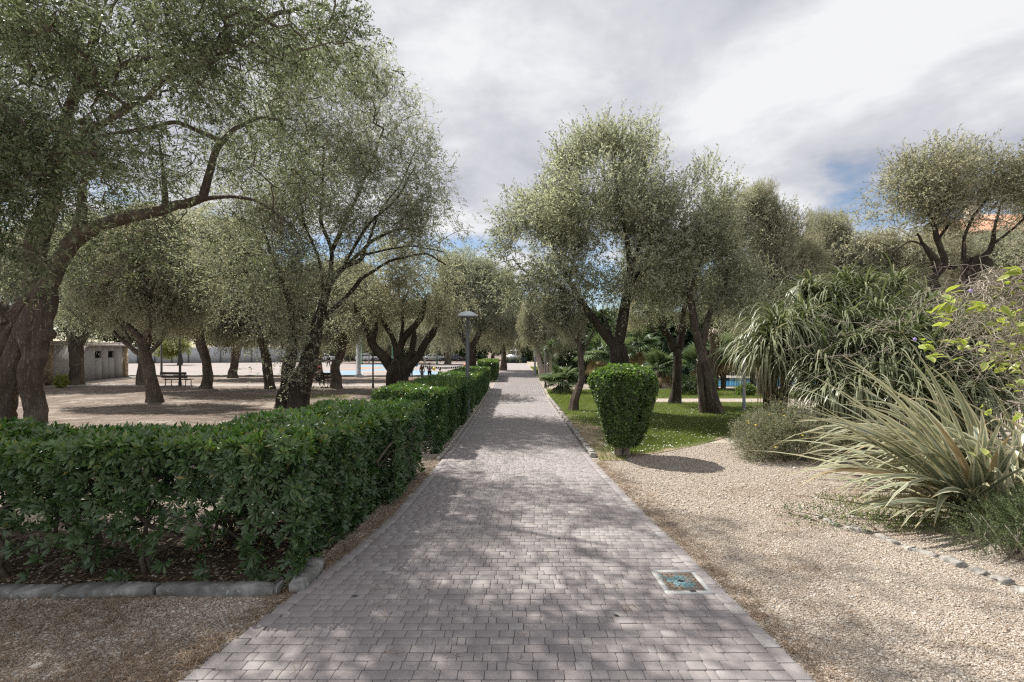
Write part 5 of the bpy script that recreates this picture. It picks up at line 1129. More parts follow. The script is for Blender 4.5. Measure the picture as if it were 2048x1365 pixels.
def tuft(name, c, parent, o0, n, L, w, seed, up=0.9, skirt=0.25, mat='nolina', droop=2.4, lean=(0, 0), tone=0.55):
    r_ = np.random.default_rng(seed); ns = int(n * skirt)
    az = r_.uniform(0, 6.28, n); el = np.clip(r_.normal(up, 0.42, n), -0.4, 1.5); LL = L * r_.uniform(0.65, 1.12, n); ww = w * r_.uniform(0.7, 1.2, n); dr = droop * r_.uniform(0.7, 1.25, n)
    tn = np.clip(r_.normal(tone, 0.22, n) - 0.30 * smooth01((el - 0.95) / 0.5), 0.17, 1.0)
    el[:ns] = r_.uniform(-1.4, -0.5, ns); tn[:ns] = r_.uniform(0.0, 0.15, ns); dr[:ns] = 1.4; LL[:ns] *= 0.85
    base = r_.normal(0, 0.05, (n, 3)); V = ribbons(base, az, el, LL, ww, dr, 7)
    V[..., 0] += lean[0] * (V[..., 2] + 0.3) * 0.3
    V += (np.asarray(c) - o0)
    return mk(name, V.reshape(-1, 3), ribbon_faces(n, 7), M[mat], parent, tone=np.repeat(tn, 16))

GN = 'drooping grass trees in the right-hand bed'
def nolina(label, base_px, heads, seed):
    b = gnd(*base_px); root = thing('drooping_grass_tree', label, 'plant', b, group=GN); r_ = random.Random(seed)
    for i, (px, py, d, L, n) in enumerate(heads):
        c = at(px, py, d); tuft('leaf_tuft', c, root, b, int(n * 1.15), L * 1.02, 0.034, seed * 100 + i, up=r_.uniform(0.60, 0.9), skirt=0.24, droop=r_.uniform(1.5, 2.2), tone=r_.uniform(0.46, 0.70))
        P = np.array([b + np.array([(c[0] - b[0]) * 0.25, (c[1] - b[1]) * 0.25, -0.1]), b * 0.45 + c * 0.55 + np.array([r_.uniform(-.1, .1), 0.1, 0.0]), c]); P, R = resample(P, [0.14, 0.10, 0.07], 0.15)
        m2 = MB(); m2.tube(P - b, R, 9, mod=bark_mod(i + seed, 1.0)); m2.build('stem', M['bark'], root, smooth=True)
    return root
nolina('drooping grass tree with a long brown skirt of dead leaves, leftmost of the big clump', (1545, 838),
    [(1560, 668, 10.6, 1.55, 520), (1610, 640, 11.0, 1.2, 300), (1532, 700, 10.4, 1.35, 300), (1600, 700, 10.2, 1.2, 300)], 1)
nolina('broad silvery drooping grass tree, tallest middle part of the big clump', (1700, 860),
    [(1665, 612, 11.4, 1.15, 300), (1730, 590, 11.6, 1.1, 280), (1690, 660, 10.6, 1.25, 340), (1760, 640, 10.8, 1.2, 320), (1700, 715, 9.8, 1.3, 380), (1645, 735, 9.6, 1.15, 300), (1765, 725, 9.4, 1.3, 380), (1790, 575, 11.9, 1.05, 220), (1720, 785, 9.0, 1.1, 320), (1660, 790, 9.2, 1.0, 280), (1780, 780, 8.9, 1.1, 300), (1690, 575, 12.0, 1.0, 200), (1620, 590, 11.8, 1.1, 240)], 2)
nolina('drooping grass tree behind the sword-leaved plant, right part of the big clump', (1930, 880),
    [(1830, 665, 10.0, 1.2, 320), (1840, 735, 9.2, 1.25, 380), (1900, 690, 9.6, 1.15, 300), (1960, 700, 9.4, 1.2, 300), (1920, 770, 8.8, 1.15, 340), (1830, 800, 8.6, 1.1, 320), (2010, 760, 8.8, 1.1, 300), (2050, 690, 9.4, 1.2, 240), (1860, 610, 11.0, 1.1, 220), (1880, 830, 8.4, 0.95, 260), (1960, 810, 8.4, 1.0, 260), (1790, 690, 9.6, 1.2, 300), (1920, 640, 10.2, 1.1, 240)], 3)
# dead grey flower stalks tangled through the clump
mb = MB(); root = thing('dead_flower_stalks', 'tangle of dry pinkish grey flower stalks lying over the drooping grass clump', 'dry plant', gnd(1760, 870)); o0 = np.array(root.location)
for i in range(60):
    px, py = random.choice([(1690, 700), (1880, 620), (1780, 720), (1720, 660), (1850, 650)]); p = at(px + random.gauss(0, 35), py + random.gauss(0, 22), random.uniform(8.6, 9.6)); a = random.uniform(-0.5, 0.9) + (3.1 if random.random() < .4 else 0)
    for _ in range(3):
        q = p + np.array([math.cos(a) * .22, random.gauss(0, .08), math.sin(a) * .16]); mb.tube([p, (p + q) / 2 + np.random.default_rng(i).normal(0, .02, 3), q], [.0045, .004, .003], 4)
        for _ in range(3):
            e_ = p + (q - p) * random.random(); mb.tube([e_, e_ + np.array([random.gauss(0, .07), random.gauss(0, .05), random.gauss(0.02, .06)])], [.003, .0015], 3)
        p = q; a += random.gauss(0, .3)
mb.V = [v - o0 for v in mb.V]; st_ = mb.build('stalks', M['stem_pale'], root); st_['kind'] = 'stuff'

# sword-leaved plant with striped leaves, every leaf an object
sw = thing('sword_leaf_plant', 'big spreading plant with long striped cream and green sword leaves arching over the gravel', 'plant', gnd(1985, 985)); o0 = np.array(sw.location)
def sword_leaf(base, az, el, L, w, droop, tone, roll):
    segs = 8; V2 = ribbons(base[None], np.array([az]), np.array([el]), np.array([L]), np.array([w]), np.array([droop]), segs, np.array([roll]))[0]
    s = np.linspace(0, 1, segs + 1); mid = V2.mean(1); tang = np.gradient(mid, axis=0); sd = V2[:, 1] - V2[:, 0]; nn = nrm(np.cross(tang, sd)); wd = np.linalg.norm(sd, axis=1, keepdims=True)
    mid = mid - nn * wd * 0.16
    V = np.stack([V2[:, 0], mid, V2[:, 1]], 1).reshape(-1, 3); i = np.arange(segs) * 3
    F = np.concatenate([np.stack([i, i + 1, i + 4, i + 3], 1), np.stack([i + 1, i + 2, i + 5, i + 4], 1)])
    u = np.tile([-1, 0, 1], segs + 1)
    me = mk_mesh('leaf', V - base, F, M['sword'], tone=np.full(len(V), tone), attrs={'u': u, 's': np.repeat(s, 3)}, smooth=True)
    o = link('leaf', me, sw); o.location = base - o0; return V
r_ = random.Random(5); cnt = 0
fans = [(gnd(2000, 985), 74), (gnd(1925, 960), 70), (gnd(2060, 960), 34), (gnd(1885, 915), 36), (gnd(1950, 1035), 80)]
for c, n in fans:
    for i in range(n):
        q = r_.random()
        up_ = r_.random() < 0.22
        if q < 0.66: az = r_.gauss(math.pi * 1.05, 0.34)     # leaning out over the gravel
        elif q < 0.93: az = r_.uniform(3.5, 4.4)
        else: az = r_.uniform(0, 6.28)
        L = r_.uniform(1.6, 3.2); el = min(1.45, max(0.06, r_.gauss(0.52, 0.26))); dr = r_.uniform(0.55, 1.6)
        if up_: el = r_.uniform(0.8, 1.35); L = r_.uniform(1.6, 2.5); dr = r_.uniform(0.2, 1.3)
        if math.sin(az) < -0.55: L *= 0.78; el = min(el, 0.75)
        base = c + np.array([r_.gauss(0, .12), r_.gauss(0, .10), 0.0]); base[2] = gz(base[0], base[1]) + 0.02
        # keep the arch above ground
        for _ in range(12):
            V2 = ribbons(base[None], np.array([az]), np.array([el]), np.array([L]), np.array([.05]), np.array([dr]), 8)[0]; zz = V2[..., 2] - g(V2[..., 0], V2[..., 1])
            xx = V2[..., 0].min() - 3.3
            if zz[1:].min() > 0.03 and xx > 0 and V2[..., 1].min() > 4.6: break
            el = min(1.45, el + 0.06); dr *= 0.9; L *= 0.96
        sword_leaf(base, az, el, L, r_.uniform(0.06, 0.105), dr, r_.random(), r_.gauss(0, 0.55)); cnt += 1

# low bushes
def bush(name, label, base, lumps, n, nl, ll, lw, mat, tone, stems=18, stem_mat='twig', flowers=0, fmat=None, twl=(0.06, 0.16), cat='bush', spread=0.7):
    root = thing(name, label, cat, base); P, O = sample_lobes([(np.array(c), np.array(r), 1.0) for c, r in lumps], n, 0.30, 0.35); keep = P[:, 2] > 0.03; P, O = P[keep], O[keep]; n = len(P)
    dv = nrm(O * 0.8 + rng.normal(0, .5, O.shape) + np.array([0, 0, .35])); V, T = leaf_quads(P, dv, rng.uniform(*twl, n), nl, ll, lw, 0.2, spread, np.clip(tone + rng.normal(0, .18, n), 0, 1), 0.3)
    mk('foliage', V.reshape(-1, 3), np.arange(4 * len(V)).reshape(-1, 4), M[mat], root, tone=np.repeat(T, 4))
    mb = MB()
    for i in range(stems):
        q = P[rng.integers(n)]; s0 = np.array([q[0] * .45 + rng.normal(0, .05), q[1] * .45 + rng.normal(0, .05), -0.04]); mid = (s0 + q) / 2 + np.array([rng.normal(0, .05), rng.normal(0, .05), 0.02]); mb.tube([s0, mid, q], [0.009, 0.006, 0.003], 5)
    so_ = mb.build('stems', M[stem_mat], root, smooth=True); so_['kind'] = 'stuff'
    if flowers:
        i = rng.permutation(n)[:flowers * 6]; i = i[np.argsort(-(O[i][:, 2] - O[i][:, 1]))][:flowers]
        for j in i:
            mb = MB(); c = P[j] + O[j] * 0.06 + np.array([0, 0, 0.05])
            for a in range(7): 
                aa = a * 6.28 / 7; mb.add(np.array([[0, 0, 0], [.012 * math.cos(aa - .3), .012 * math.sin(aa - .3), .004], [.024 * math.cos(aa), .024 * math.sin(aa), .003], [.012 * math.cos(aa + .3), .012 * math.sin(aa + .3), .004]]), np.array([[0, 1, 2, 3]]))
            o = mb.build('flower', M[fmat], root); o.location = c; o.rotation_euler = (rng.uniform(0.2, 1.2), rng.uniform(-.5, .5), 0)
    return root
bush('grey_leaved_shrub', 'low grey-green shrub with small yellow daisies at the bend of the gravel path', gnd(1590, 918), [((-0.55, 0.1, 0.42), (0.55, 0.5, 0.40)), ((0.05, -0.1, 0.40), (0.6, 0.5, 0.42)), ((0.75, 0.1, 0.45), (0.65, 0.5, 0.45)), ((0.2, 0.5, 0.55), (0.8, 0.4, 0.45)), ((-0.75, -0.2, 0.25), (0.4, 0.35, 0.25))], 7000, 9, 0.036, 0.010, 'greyshrub', 0.62, 40, flowers=26, fmat='yellow_flower')
bush('needle_leaved_bush', 'low green needle-leaved bush with bare brown stems at the front corner of the bed', gnd(2050, 1112), [((-0.05, 0.0, 0.27), (0.40, 0.32, 0.20)), ((0.45, 0.1, 0.30), (0.45, 0.4, 0.22)), ((-0.35, 0.0, 0.16), (0.25, 0.22, 0.14)), ((0.2, -0.2, 0.25), (0.35, 0.2, 0.18))], 4600, 14, 0.024, 0.0045, 'needle', 0.5, 70, 'stem_pale', twl=(0.07, 0.17))
bush('groundcover', 'sparse green weeds growing along the stone edging under the striped leaves', gnd(1760, 1060), [((0, 0.1, 0.03), (0.55, 0.25, 0.06)), ((0.5, 0.15, 0.03), (0.5, 0.25, 0.06)), ((-0.5, 0.3, 0.03), (0.4, 0.3, 0.07))], 420, 6, 0.03, 0.012, 'topiary', 0.4, 4, cat='weeds')
bush('dark_strappy_bush', 'dark low bush between the Y-forked olive and the hollow-trunked olive', gnd(1392, 790), [((0, 0, 0.45), (0.75, 0.5, 0.5)), ((0.5, 0.1, 0.4), (0.6, 0.5, 0.45)), ((-0.6, 0, 0.4), (0.5, 0.5, 0.4))], 700, 8, 0.12, 0.035, 'broad', 0.3, 8)
bush('light_green_bush', 'small bright green strappy bush by the pool deck', gnd(1492, 792), [((0, 0, 0.22), (0.38, 0.3, 0.26))], 420, 8, 0.13, 0.025, 'topiary', 0.6, 6)

# wiry shrub with lime leaves hanging in from the right edge
ls = thing('lime_leaved_shrub', 'wiry pale-branched shrub with bright lime leaves reaching in at the right edge', 'shrub', np.array([5.6, 4.75, gz(5.6, 4.75)])); o0 = np.array(ls.location)
LD = 4.6
def curvy(a, b, r0, r1, seed, amp=0.05, n=14):
    r_ = np.random.default_rng(seed); t = np.linspace(0, 1, n)[:, None]; w_ = np.cumsum(r_.normal(0, 1, (n, 3)), 0); w_ = (w_ - w_[0]) - (w_[-1] - w_[0]) * t; return a + (b - a) * t + w_ * amp * 0.35, np.linspace(r0, r1, n)
mb = MB(); hub = [at(2085, 690, LD), at(2100, 560, LD + .2), at(2075, 800, LD), at(2030, 640, LD + .3), at(1995, 560, LD + .2)]
for i, h in enumerate(hub[:3]): P, R = curvy(o0 + np.array([0.05 * i, 0, -0.05]), h, 0.022, 0.013, i, 0.15); mb.tube(P - o0, R, 8, mod=bark_mod(i, .5))
for a, b, i in ((0, 3, 0), (3, 4, 1)): P, R = curvy(hub[a], hub[b], 0.012, 0.008, 40 + i, 0.08); mb.tube(P - o0, R, 7)
LC = [(1893, 598, 9), (1915, 612, 5), (1882, 634, 4), (1852, 690, 7), (1868, 700, 4), (1910, 682, 5), (1930, 690, 4), (1958, 608, 6), (2004, 562, 3), (2018, 578, 6), (2030, 545, 7), (2044, 570, 5), (2012, 618, 5), (2040, 612, 5), (2020, 650, 6), (2042, 655, 7), (1985, 612, 4), (2000, 690, 5), (2030, 700, 8), (2044, 725, 7), (1995, 720, 8), (2015, 735, 6), (1940, 705, 5), (1952, 690, 3), (2036, 770, 5), (1965, 905, 3), (1985, 820, 3), (2040, 840, 4), (1875, 655, 2), (1975, 640, 3)]
r_ = random.Random(9); twigs_ = []
for i, (px, py, n) in enumerate(LC):
    c = at(px, py, LD + r_.uniform(-.25, .3)); h = min(hub, key=lambda q: np.linalg.norm(q - c) + (0.4 if q[0] < c[0] else 0)); P, R = curvy(h, c, 0.0055, 0.0022, 100 + i, 0.11, 16); mb.tube(P - o0, R, 5); twigs_.append((c, n))
for i in range(80):     # leafless, zigzag twigs
    h = hub[r_.randrange(5)]; c = at(r_.uniform(1860, 2048), r_.uniform(540, 760), LD + r_.uniform(-.2, .6)); P, R = curvy(h, c, 0.004, 0.0012, 300 + i, 0.16, 18); mb.tube(P - o0, R, 4)
mb.build('branches', M['stem_pale'], ls, smooth=True)
def lime_mesh(seed):
    r_ = np.random.default_rng(seed); n = 6; s = np.linspace(0, 1, n); wv = np.sin(np.pi * s ** 0.85) * 0.23 + 0.004; V = []
    for i in range(n): V += [(s[i], -wv[i], 0.05 * wv[i] - 0.22 * s[i] ** 2), (s[i], 0, -0.04 - 0.22 * s[i] ** 2), (s[i], wv[i], 0.05 * wv[i] - 0.22 * s[i] ** 2)]
    i = np.arange(n - 1) * 3; F = np.concatenate([np.stack([i, i + 3, i + 4, i + 1], 1), np.stack([i + 1, i + 4, i + 5, i + 2], 1)])
    return mk_mesh('leaf', V, F, M['lime'], tone=np.full(len(V), r_.random()), attrs={'u': np.tile([-1, 0, 1], n)}, smooth=True)
LM = [lime_mesh(i) for i in range(5)]
for c, n in twigs_:
    for j in range(int(n * 1.15)):
        o = link('leaf', r_.choice(LM), ls); o.location = c + np.array([r_.gauss(0, .035), r_.gauss(0, .04), r_.gauss(0, .035)]) - o0; s_ = r_.uniform(.075, .155); o.scale = (s_, s_, s_)
        o.rotation_euler = (r_.gauss(0, .5), r_.gauss(-0.05, .4), r_.uniform(0, 6.28))
for px, py in ((1942, 586), (1830, 683)):
    mb = MB(); mb.lathe([(0.004, 0), (0.014, 0.01), (0.016, 0.025), (0.007, 0.036)], 8); o = mb.build('blossom', M['lilac_flower'], ls); o.location = at(px, py, LD) - o0

# ------------------------------------------------------------------ palms
def fan_mesh(seed, mat):
    r_ = np.random.default_rng(seed); mb = MB(); mb.tube([(0, 0, 0), (0.35, 0, 0.02), (0.62, 0, 0)], [0.012, 0.010, 0.008], 5, tone=0.5)
    n = 22
    for i in range(n):
        a = (i / (n - 1) - 0.5) * 4.6; L = 0.62 * (1 - 0.18 * abs(a) / 2.3) * r_.uniform(.9, 1.08); c = np.array([0.62, 0, 0]); dv = np.array([math.cos(a), math.sin(a), 0]); sd = np.array([-math.sin(a), math.cos(a), 0])
        p1 = c + dv * L * 0.55 + np.array([0, 0, 0.05]); p2 = c + dv * L + np.array([0, 0, -0.07 - r_.random() * .05]); w = 0.034
        mb.add(np.array([c, p1 - sd * w, p1 + np.array([0, 0, .015]), p1 + sd * w, p2]), [np.array([[0, 1, 2], [0, 2, 3]]), np.array([[1, 4, 2], [2, 4, 3]])], np.clip(r_.normal(.5, .2), 0, 1))
    return mb.mesh('frond', M[mat])
FAN = [fan_mesh(i, 'palm') for i in range(4)]; FAND = [fan_mesh(9, 'palm_dry')]
def fan_palm(label, base, th, n, size, seed, dead=4, tilt=0.0, group='fan palms at the back of the lawn'):
    b = gnd(*base); root = thing('fan_palm', label, 'palm', b, group=group); r_ = random.Random(seed); mb = MB()
    P, R = resample([(0, 0, -.1), (tilt * .4, 0, th * .5), (tilt, 0, th)], [0.16, .14, .15], .12); mb.tube(P, R, 10, mod=bark_mod(seed, 1.6)); mb.build('trunk', M['bark'], root, smooth=True)
    for i in range(n + dead):
        dry = i >= n; o = link('frond', r_.choice(FAND if dry else FAN), root); o.location = (tilt, 0, th); el = r_.uniform(-1.3, -.5) if dry else r_.uniform(-0.45, 1.35)
        o.rotation_euler = (r_.uniform(-.3, .3), -el, i * 2.4 + r_.uniform(-.3, .3)); s_ = size * r_.uniform(.8, 1.15); o.scale = (s_, s_, s_)
    return root
fan_palm('bushy fan palm on the lawn edge left of the leaning ivy-clad olive', (1122, 786), 0.55, 34, 1.0, 1)
fan_palm('fan palm just left of the Y-forked olive trunk', (1318, 776), 1.0, 26, 1.15, 2)
fan_palm('fan palm between the Y-forked and the hollow-trunked olive', (1396, 778), 1.3, 26, 1.2, 3)
fan_palm('leaning fan palm with a dead skirt in front of the pool', (1447, 779), 2.0, 26, 1.2, 4, 8, -0.2)
fan_palm('taller fan palm behind the leaning ivy-clad olive', (1195, 770), 1.9, 26, 1.3, 5)
fan_palm('fan palm with high crown behind the tall forked olive', (1272, 768), 2.4, 24, 1.4, 6, 6)
fan_palm('fan palm half hidden by the lawn lamp post near the pool', (1505, 780), 2.2, 24, 1.2, 7, 8)
b = gnd(1426, 781); cp = thing('cut_palm_trunk', 'scaly palm trunk cut off at the top, behind the hollow-trunked olive', 'palm trunk', b); mb = MB(); zz = np.arange(-.1, 3.1, .07); mb.tube(np.stack([0.06 * np.sin(zz), 0 * zz, zz], 1), 0.19 + 0.035 * (np.arange(len(zz)) % 2) + 0.09 * smooth01((zz - 2.4) / .5), 12, mod=bark_mod(3, 1.3)); mb.build('trunk', M['bark'], cp)
mb = MB()
for i in range(26):
    a = random.uniform(0, 6.28); mb.tube([(0.1 * math.cos(a), 0.1 * math.sin(a), 2.95), (0.3 * math.cos(a), 0.3 * math.sin(a), 3.15 + random.uniform(-.1, .2)), (0.42 * math.cos(a), 0.42 * math.sin(a), 3.1 + random.uniform(-.2, .3))], [.05, .04, .02], 5)
mb.build('frond_stubs', M['stem_pale'], cp)
# yucca-like plant beside the walk
b = gnd(1100, 771); yu = thing('yucca', 'yucca with sword-leaf rosettes on forked pale stems by the right edge of the walk', 'yucca', b); mb = MB()
for q in ((-.25, 0, 2.1), (0.15, .1, 1.5), (0.05, -.1, 2.5)): P, R = resample([(q[0] * .2, 0, -.1), (q[0] * .6, q[1], q[2] * .5), q], [.10, .07, .06], .15); mb.tube(P, R, 8, mod=bark_mod(4, .8))
mb.build('stem', M['stem_pale'], yu, smooth=True)
for i, q in enumerate(((-.25, 0, 2.1), (0.15, .1, 1.5), (0.05, -.1, 2.5))): tuft('leaf_rosette', b + np.array(q), yu, b, 90, 0.75, 0.045, 500 + i, up=0.75, skirt=.25, mat='palm', droop=1.0, tone=.55)

# ================================================================== BUILT THINGS AND FURNITURE
# park lamp beside the walk
def dome_lamp(label, base, H, group=None):
    t = thing('park_lamp', label, 'lamp post', base, group=group)
    mb = MB(); mb.tube([(0, 0, -.05), (0, 0, 0.9)], [0.075, 0.07], 14); mb.tube([(0, 0, 0.85), (0, 0, H - .55)], [0.062, 0.055], 14); mb.build('post', M['lamp_metal'], t, smooth=True)
    for a in range(3):
        aa = a * 2.094 + .5; c, s = math.cos(aa), math.sin(aa); mb = MB(); mb.tube([(0.03 * c, 0.03 * s, H - .62), (.10 * c, .10 * s, H - .45), (.22 * c, .22 * s, H - .12)], [.018, .015, .012], 6); mb.build('arm', M['lamp_metal'], t)
    mb = MB(); mb.lathe([(0.31, H - .13), (0.325, H - .11), (0.31, H - .085), (0.0, H - .085)], 24); mb.lathe([(0.31, H - .13), (0.0, H - .125)], 24); mb.build('rim', M['lamp_metal'], t)
    mb = MB(); th = np.linspace(0, math.pi / 2, 7); mb.lathe(np.stack([.305 * np.cos(th), H - .084 + .155 * np.sin(th)], 1), 24); mb.build('dome', M['dome'], t, smooth=True)
    mb = MB(); mb.lathe([(0.0, H - .40), (.05, H - .38), (.05, H - .22), (.03, H - .14)], 12); mb.build('lamp_holder', M['lamp_metal'], t)
    return t
d = 15.0; x = -1.405; dome_lamp('tall grey park lamp with a clear dome standing in the long hedge beside the walk', (x, d, gz(x, d)), 3.27)
def post(name, label, base, H, r, mat, cat='post', head=None, group=None):
    t = thing(name, label, cat, base, group=group); mb = MB(); mb.tube([(0, 0, -.05), (0, 0, .25), (0, 0, .27), (0, 0, H)], [r * 1.3, r * 1.3, r, r * .85], 10); mb.build('pole', M[mat], t)
    if head == 'disc': mb = MB(); mb.lathe([(.02, H - .05), (.30, H), (.28, H + .05), (.0, H + .12)], 16); mb.build('lamp_head', M['fascia'], t)
    elif head == 'cap': mb = MB(); mb.lathe([(r * 1.25, H - .03), (r * 1.25, H + .03), (0, H + .04)], 10); mb.build('cap', M[mat], t)
    elif head == 'box': mb = MB(); mb.box((0, 0, H + .06), (.22, .14, .16)); mb.build('lamp_head', M['grey_post'], t)
    elif head == 'tee': mb = MB(); mb.box((0, 0, H), (1.1, .08, .12)); mb.build('crossarm', M['grey_post'], t)
    return t
def hpx(base_y, top_y):
    d = D(base_y); return EYE + (HY - top_y) / FPX * d + 0.55 * (1 - math.exp(-d / 10))
post('lamp_post', 'dark slim lamp post rising behind the park bench', gnd(360, 773), hpx(773, 672), .07, 'lamp_dark', 'lamp post', 'disc')
post('lamp_post', 'slim dark lamp post between the flared olive and the bench', gnd(323, 751), hpx(751, 690), .09, 'lamp_dark', 'lamp post', 'cap')
post('lamp_post', 'dark brown post left of the squat many-limbed olive', gnd(746, 777), hpx(777, 700), .05, 'lamp_dark', 'lamp post', 'cap')
post('lattice_mast', 'grey metal mast at the edge of the court left of the dark brown post', gnd(717, 755), hpx(755, 655), .20, 'grey_post', 'mast', 'cap')
post('lamp_post', 'grey lamp post on the lawn strip far down the right side of the walk', gnd(1070, 752), hpx(752, 700), .09, 'grey_post', 'lamp post', 'box')
post('lamp_post', 'brown lamp post in front of the yucca right of the walk', gnd(1091, 777), hpx(777, 700), .06, 'lamp_dark', 'lamp post', 'cap')
post('lamp_post', 'grey lamp post on the lawn beside the drooping grass clump', gnd(1488, 820), hpx(820, 655), .055, 'grey_post', 'lamp post', 'box')
for px, ty, lb in ((724, 672, 'thin green net post right behind the lattice mast'), (785, 690, 'thin green net post behind the squat many-limbed olive'), (874, 690, 'thin green net post left of the pale far olive trunk')): post('net_post', lb, gnd(px, 729), hpx(729, ty), .11, 'green_post', 'post', 'cap', group='green net posts at the back of the court')
post('sign_post', 'pale T-shaped post at the back of the court', gnd(738, 727.5), hpx(727.5, 706), .08, 'grey_post', 'post', 'tee')
post('goal_post', 'short white post by the parked cars behind the bunting', gnd(850, 727), hpx(727, 704), .10, 'fascia', 'post', 'cap')

# flat-roofed hut
hb_ = thing('hut', 'grey flat-roofed hut with two small square windows behind the olives on the left', 'building', (-32.5, 36.0, gz(-32, 36)))
A = np.array([-27.9, 25.5]); Bp = np.array([-31.6, 38.6]); u = (Bp - A) / np.linalg.norm(Bp - A); Lh = np.linalg.norm(Bp - A); nn = np.array([u[1], -u[0]]); ang = math.atan2(u[1], u[0]); base0 = np.array([-32.5, 36.0])
def hut_box(name, mat, s0, s1, o0_, o1_, z0, z1, parent=hb_):
    c = A + u * (s0 + s1) / 2 + nn * (o0_ + o1_) / 2 - base0; mb = MB(); mb.box((0, 0, 0), (s1 - s0, abs(o1_ - o0_), z1 - z0), rotz=ang); o = mb.build(name, M[mat], parent); o.location = (c[0], c[1], (z0 + z1) / 2); return o
Hh = 2.52
ws = [(Lh - 4.0, Lh - 3.1), (Lh - 2.25, Lh - 1.35)]
mb = MB(); hmid = A + u * Lh / 2 - base0
def hut_piece(s0, s1, z0, z1):
    c = A + u * (s0 + s1) / 2 + nn * (-.15) - base0; mb.box((c[0], c[1], (z0 + z1) / 2), (s1 - s0, .3, z1 - z0), rotz=ang)
for s0, s1 in ((0, ws[0][0]), (ws[0][1], ws[1][0]), (ws[1][1], Lh - .02)): hut_piece(s0, s1, -.1, Hh)
for s0, s1 in ws: hut_piece(s0, s1, -.1, 1.62); hut_piece(s0, s1, 2.14, Hh)
V_ = np.concatenate(mb.V); F_ = np.concatenate(mb.F[4])
ctr = V_[F_].mean(1); key = np.round(ctr, 3); _, inv, cnt_ = np.unique(key, axis=0, return_inverse=True, return_counts=True); F_ = F_[cnt_[inv.ravel()] == 1]
mk('wall', V_, F_, M['plaster'], hb_, tone=np.full(len(V_), .5))
for a, b in ws:
    w_ = hut_box('window', 'dark_glass', a, b, -.22, -.18, 1.62, 2.14)
    for (s0, s1, z0, z1) in ((a, b, 1.62, 1.67), (a, b, 2.09, 2.14), (a, a + .05, 1.67, 2.09), (b - .05, b, 1.67, 2.09), ((a + b) / 2 - .02, (a + b) / 2 + .02, 1.67, 2.09)):
        f = hut_box('frame', 'iron', s0, s1, -.175, -.14, z0, z1, w_); f.location = np.array(f.location) - np.array(w_.location)
hut_box('back_wall', 'plaster', 0, Lh, -6.2, -6.0, -.1, Hh); hut_box('side_wall', 'plaster', Lh - .25, Lh - .02, -6.0, -.302, -.1, Hh - .003)
hut_box('stone_pillar', 'rubble', Lh, Lh + .55, -.9, .12, -.1, Hh - .003); hut_box('stone_pillar', 'rubble', 3.6, 4.7, 0.003, .14, -.1, Hh + .4)
hut_box('roof', 'fascia', -.3, Lh + .7, -6.4, .30, Hh + .003, Hh + .16); hut_box('roof_edge', 'fascia', -.3, Lh + .85, -6.5, .45, Hh + .163, Hh + .27)
hut_box('plinth_path', 'deck', 0, Lh + .8, .15, 1.3, -.05, .03)
p = gnd(122, 776); bush('leaf_sprout', 'small bright lime sprout in front of the hut wall', p, [((0, 0, .3), (.3, .2, .3))], 60, 6, .22, .09, 'yellowgreen', .8, 3, cat='plant')

# park benches
def bench(label, base, rot, group='benches in the sandy grove'):
    t = thing('park_bench', label, 'bench', base, rot, group)
    for i, (y, z, rx, w) in enumerate(((.0, .43, 0, .12), (.14, .43, 0, .12), (.28, .42, 0, .12))): mb = MB(); mb.box((0, y - .14, z), (1.75, w, .035)); mb.build('seat_slat', M['wood_dark'], t)
    for z, y in ((.60, .27), (.80, .34)): mb = MB(); mb.box((0, y, z), (1.75, .035, .15), R=Matrix.Rotation(-.22, 3, 'X')); mb.build('back_slat', M['wood_dark'], t)
    for x in (-.68, .68):
        mb = MB(); mb.tube([(x, -.28, 0), (x, -.22, .12), (x, -.25, .30), (x, -.2, .405), (x, .16, .40), (x, .24, .55), (x, .31, .88)], [.03, .026, .024, .024, .024, .022, .02], 6); mb.tube([(x, .24, 0), (x, .17, .15), (x, .17, .40)], [.03, .026, .024], 6); mb.build('frame', M['iron'], t)
    return t
bench('dark slatted bench at the foot of the slim lamp post', gnd(356, 773), math.radians(172))
bn = gnd(634, 775); bench('dark bench with a seated person, half hidden by the many-stemmed olive', bn, math.radians(185))

# people -----------------------------------------------------------
M['skin'] = m_plain('skin', (0.48, 0.30, 0.21), 0.6, 0.3); M['hair'] = m_plain('dark_hair', (0.035, 0.025, 0.02), 0.6, 0.3)
for nme, c_ in (('cloth_navy', (0.03, 0.045, 0.13)), ('cloth_black', (0.02, 0.02, 0.022)), ('cloth_brown', (0.10, 0.065, 0.05)), ('cloth_red', (0.42, 0.07, 0.06)), ('cloth_grey', (0.12, 0.12, 0.14)), ('cloth_teal', (0.05, 0.12, 0.16))): M[nme] = m_plain(nme, c_, 0.85, 0.15, var=.2)
def skin_mesh(name, joints, edges, mat, parent, scale=1.0, sub=1):
    me = bpy.data.meshes.new(name); ks = list(joints); me.from_pydata([tuple(np.array(joints[k_][0]) * scale) for k_ in ks], [(ks.index(a), ks.index(b)) for a, b in edges], []); me.materials.append(mat)
    o = link(name, me, parent); sk = o.modifiers.new('skin', 'SKIN'); sk.use_smooth_shade = True
    lay = me.skin_vertices[0] if me.skin_vertices else None
    if lay is None:
        bm = __import__('bmesh').new(); bm.from_mesh(me); bm.verts.layers.skin.verify(); bm.to_mesh(me); bm.free(); lay = me.skin_vertices[0]
    for i, k_ in enumerate(ks): lay.data[i].radius = tuple(np.array(joints[k_][1]) * scale); lay.data[i].use_root = (i == 0)
    sb = o.modifiers.new('subsurf', 'SUBSURF'); sb.levels = sub; sb.render_levels = sub
    return o
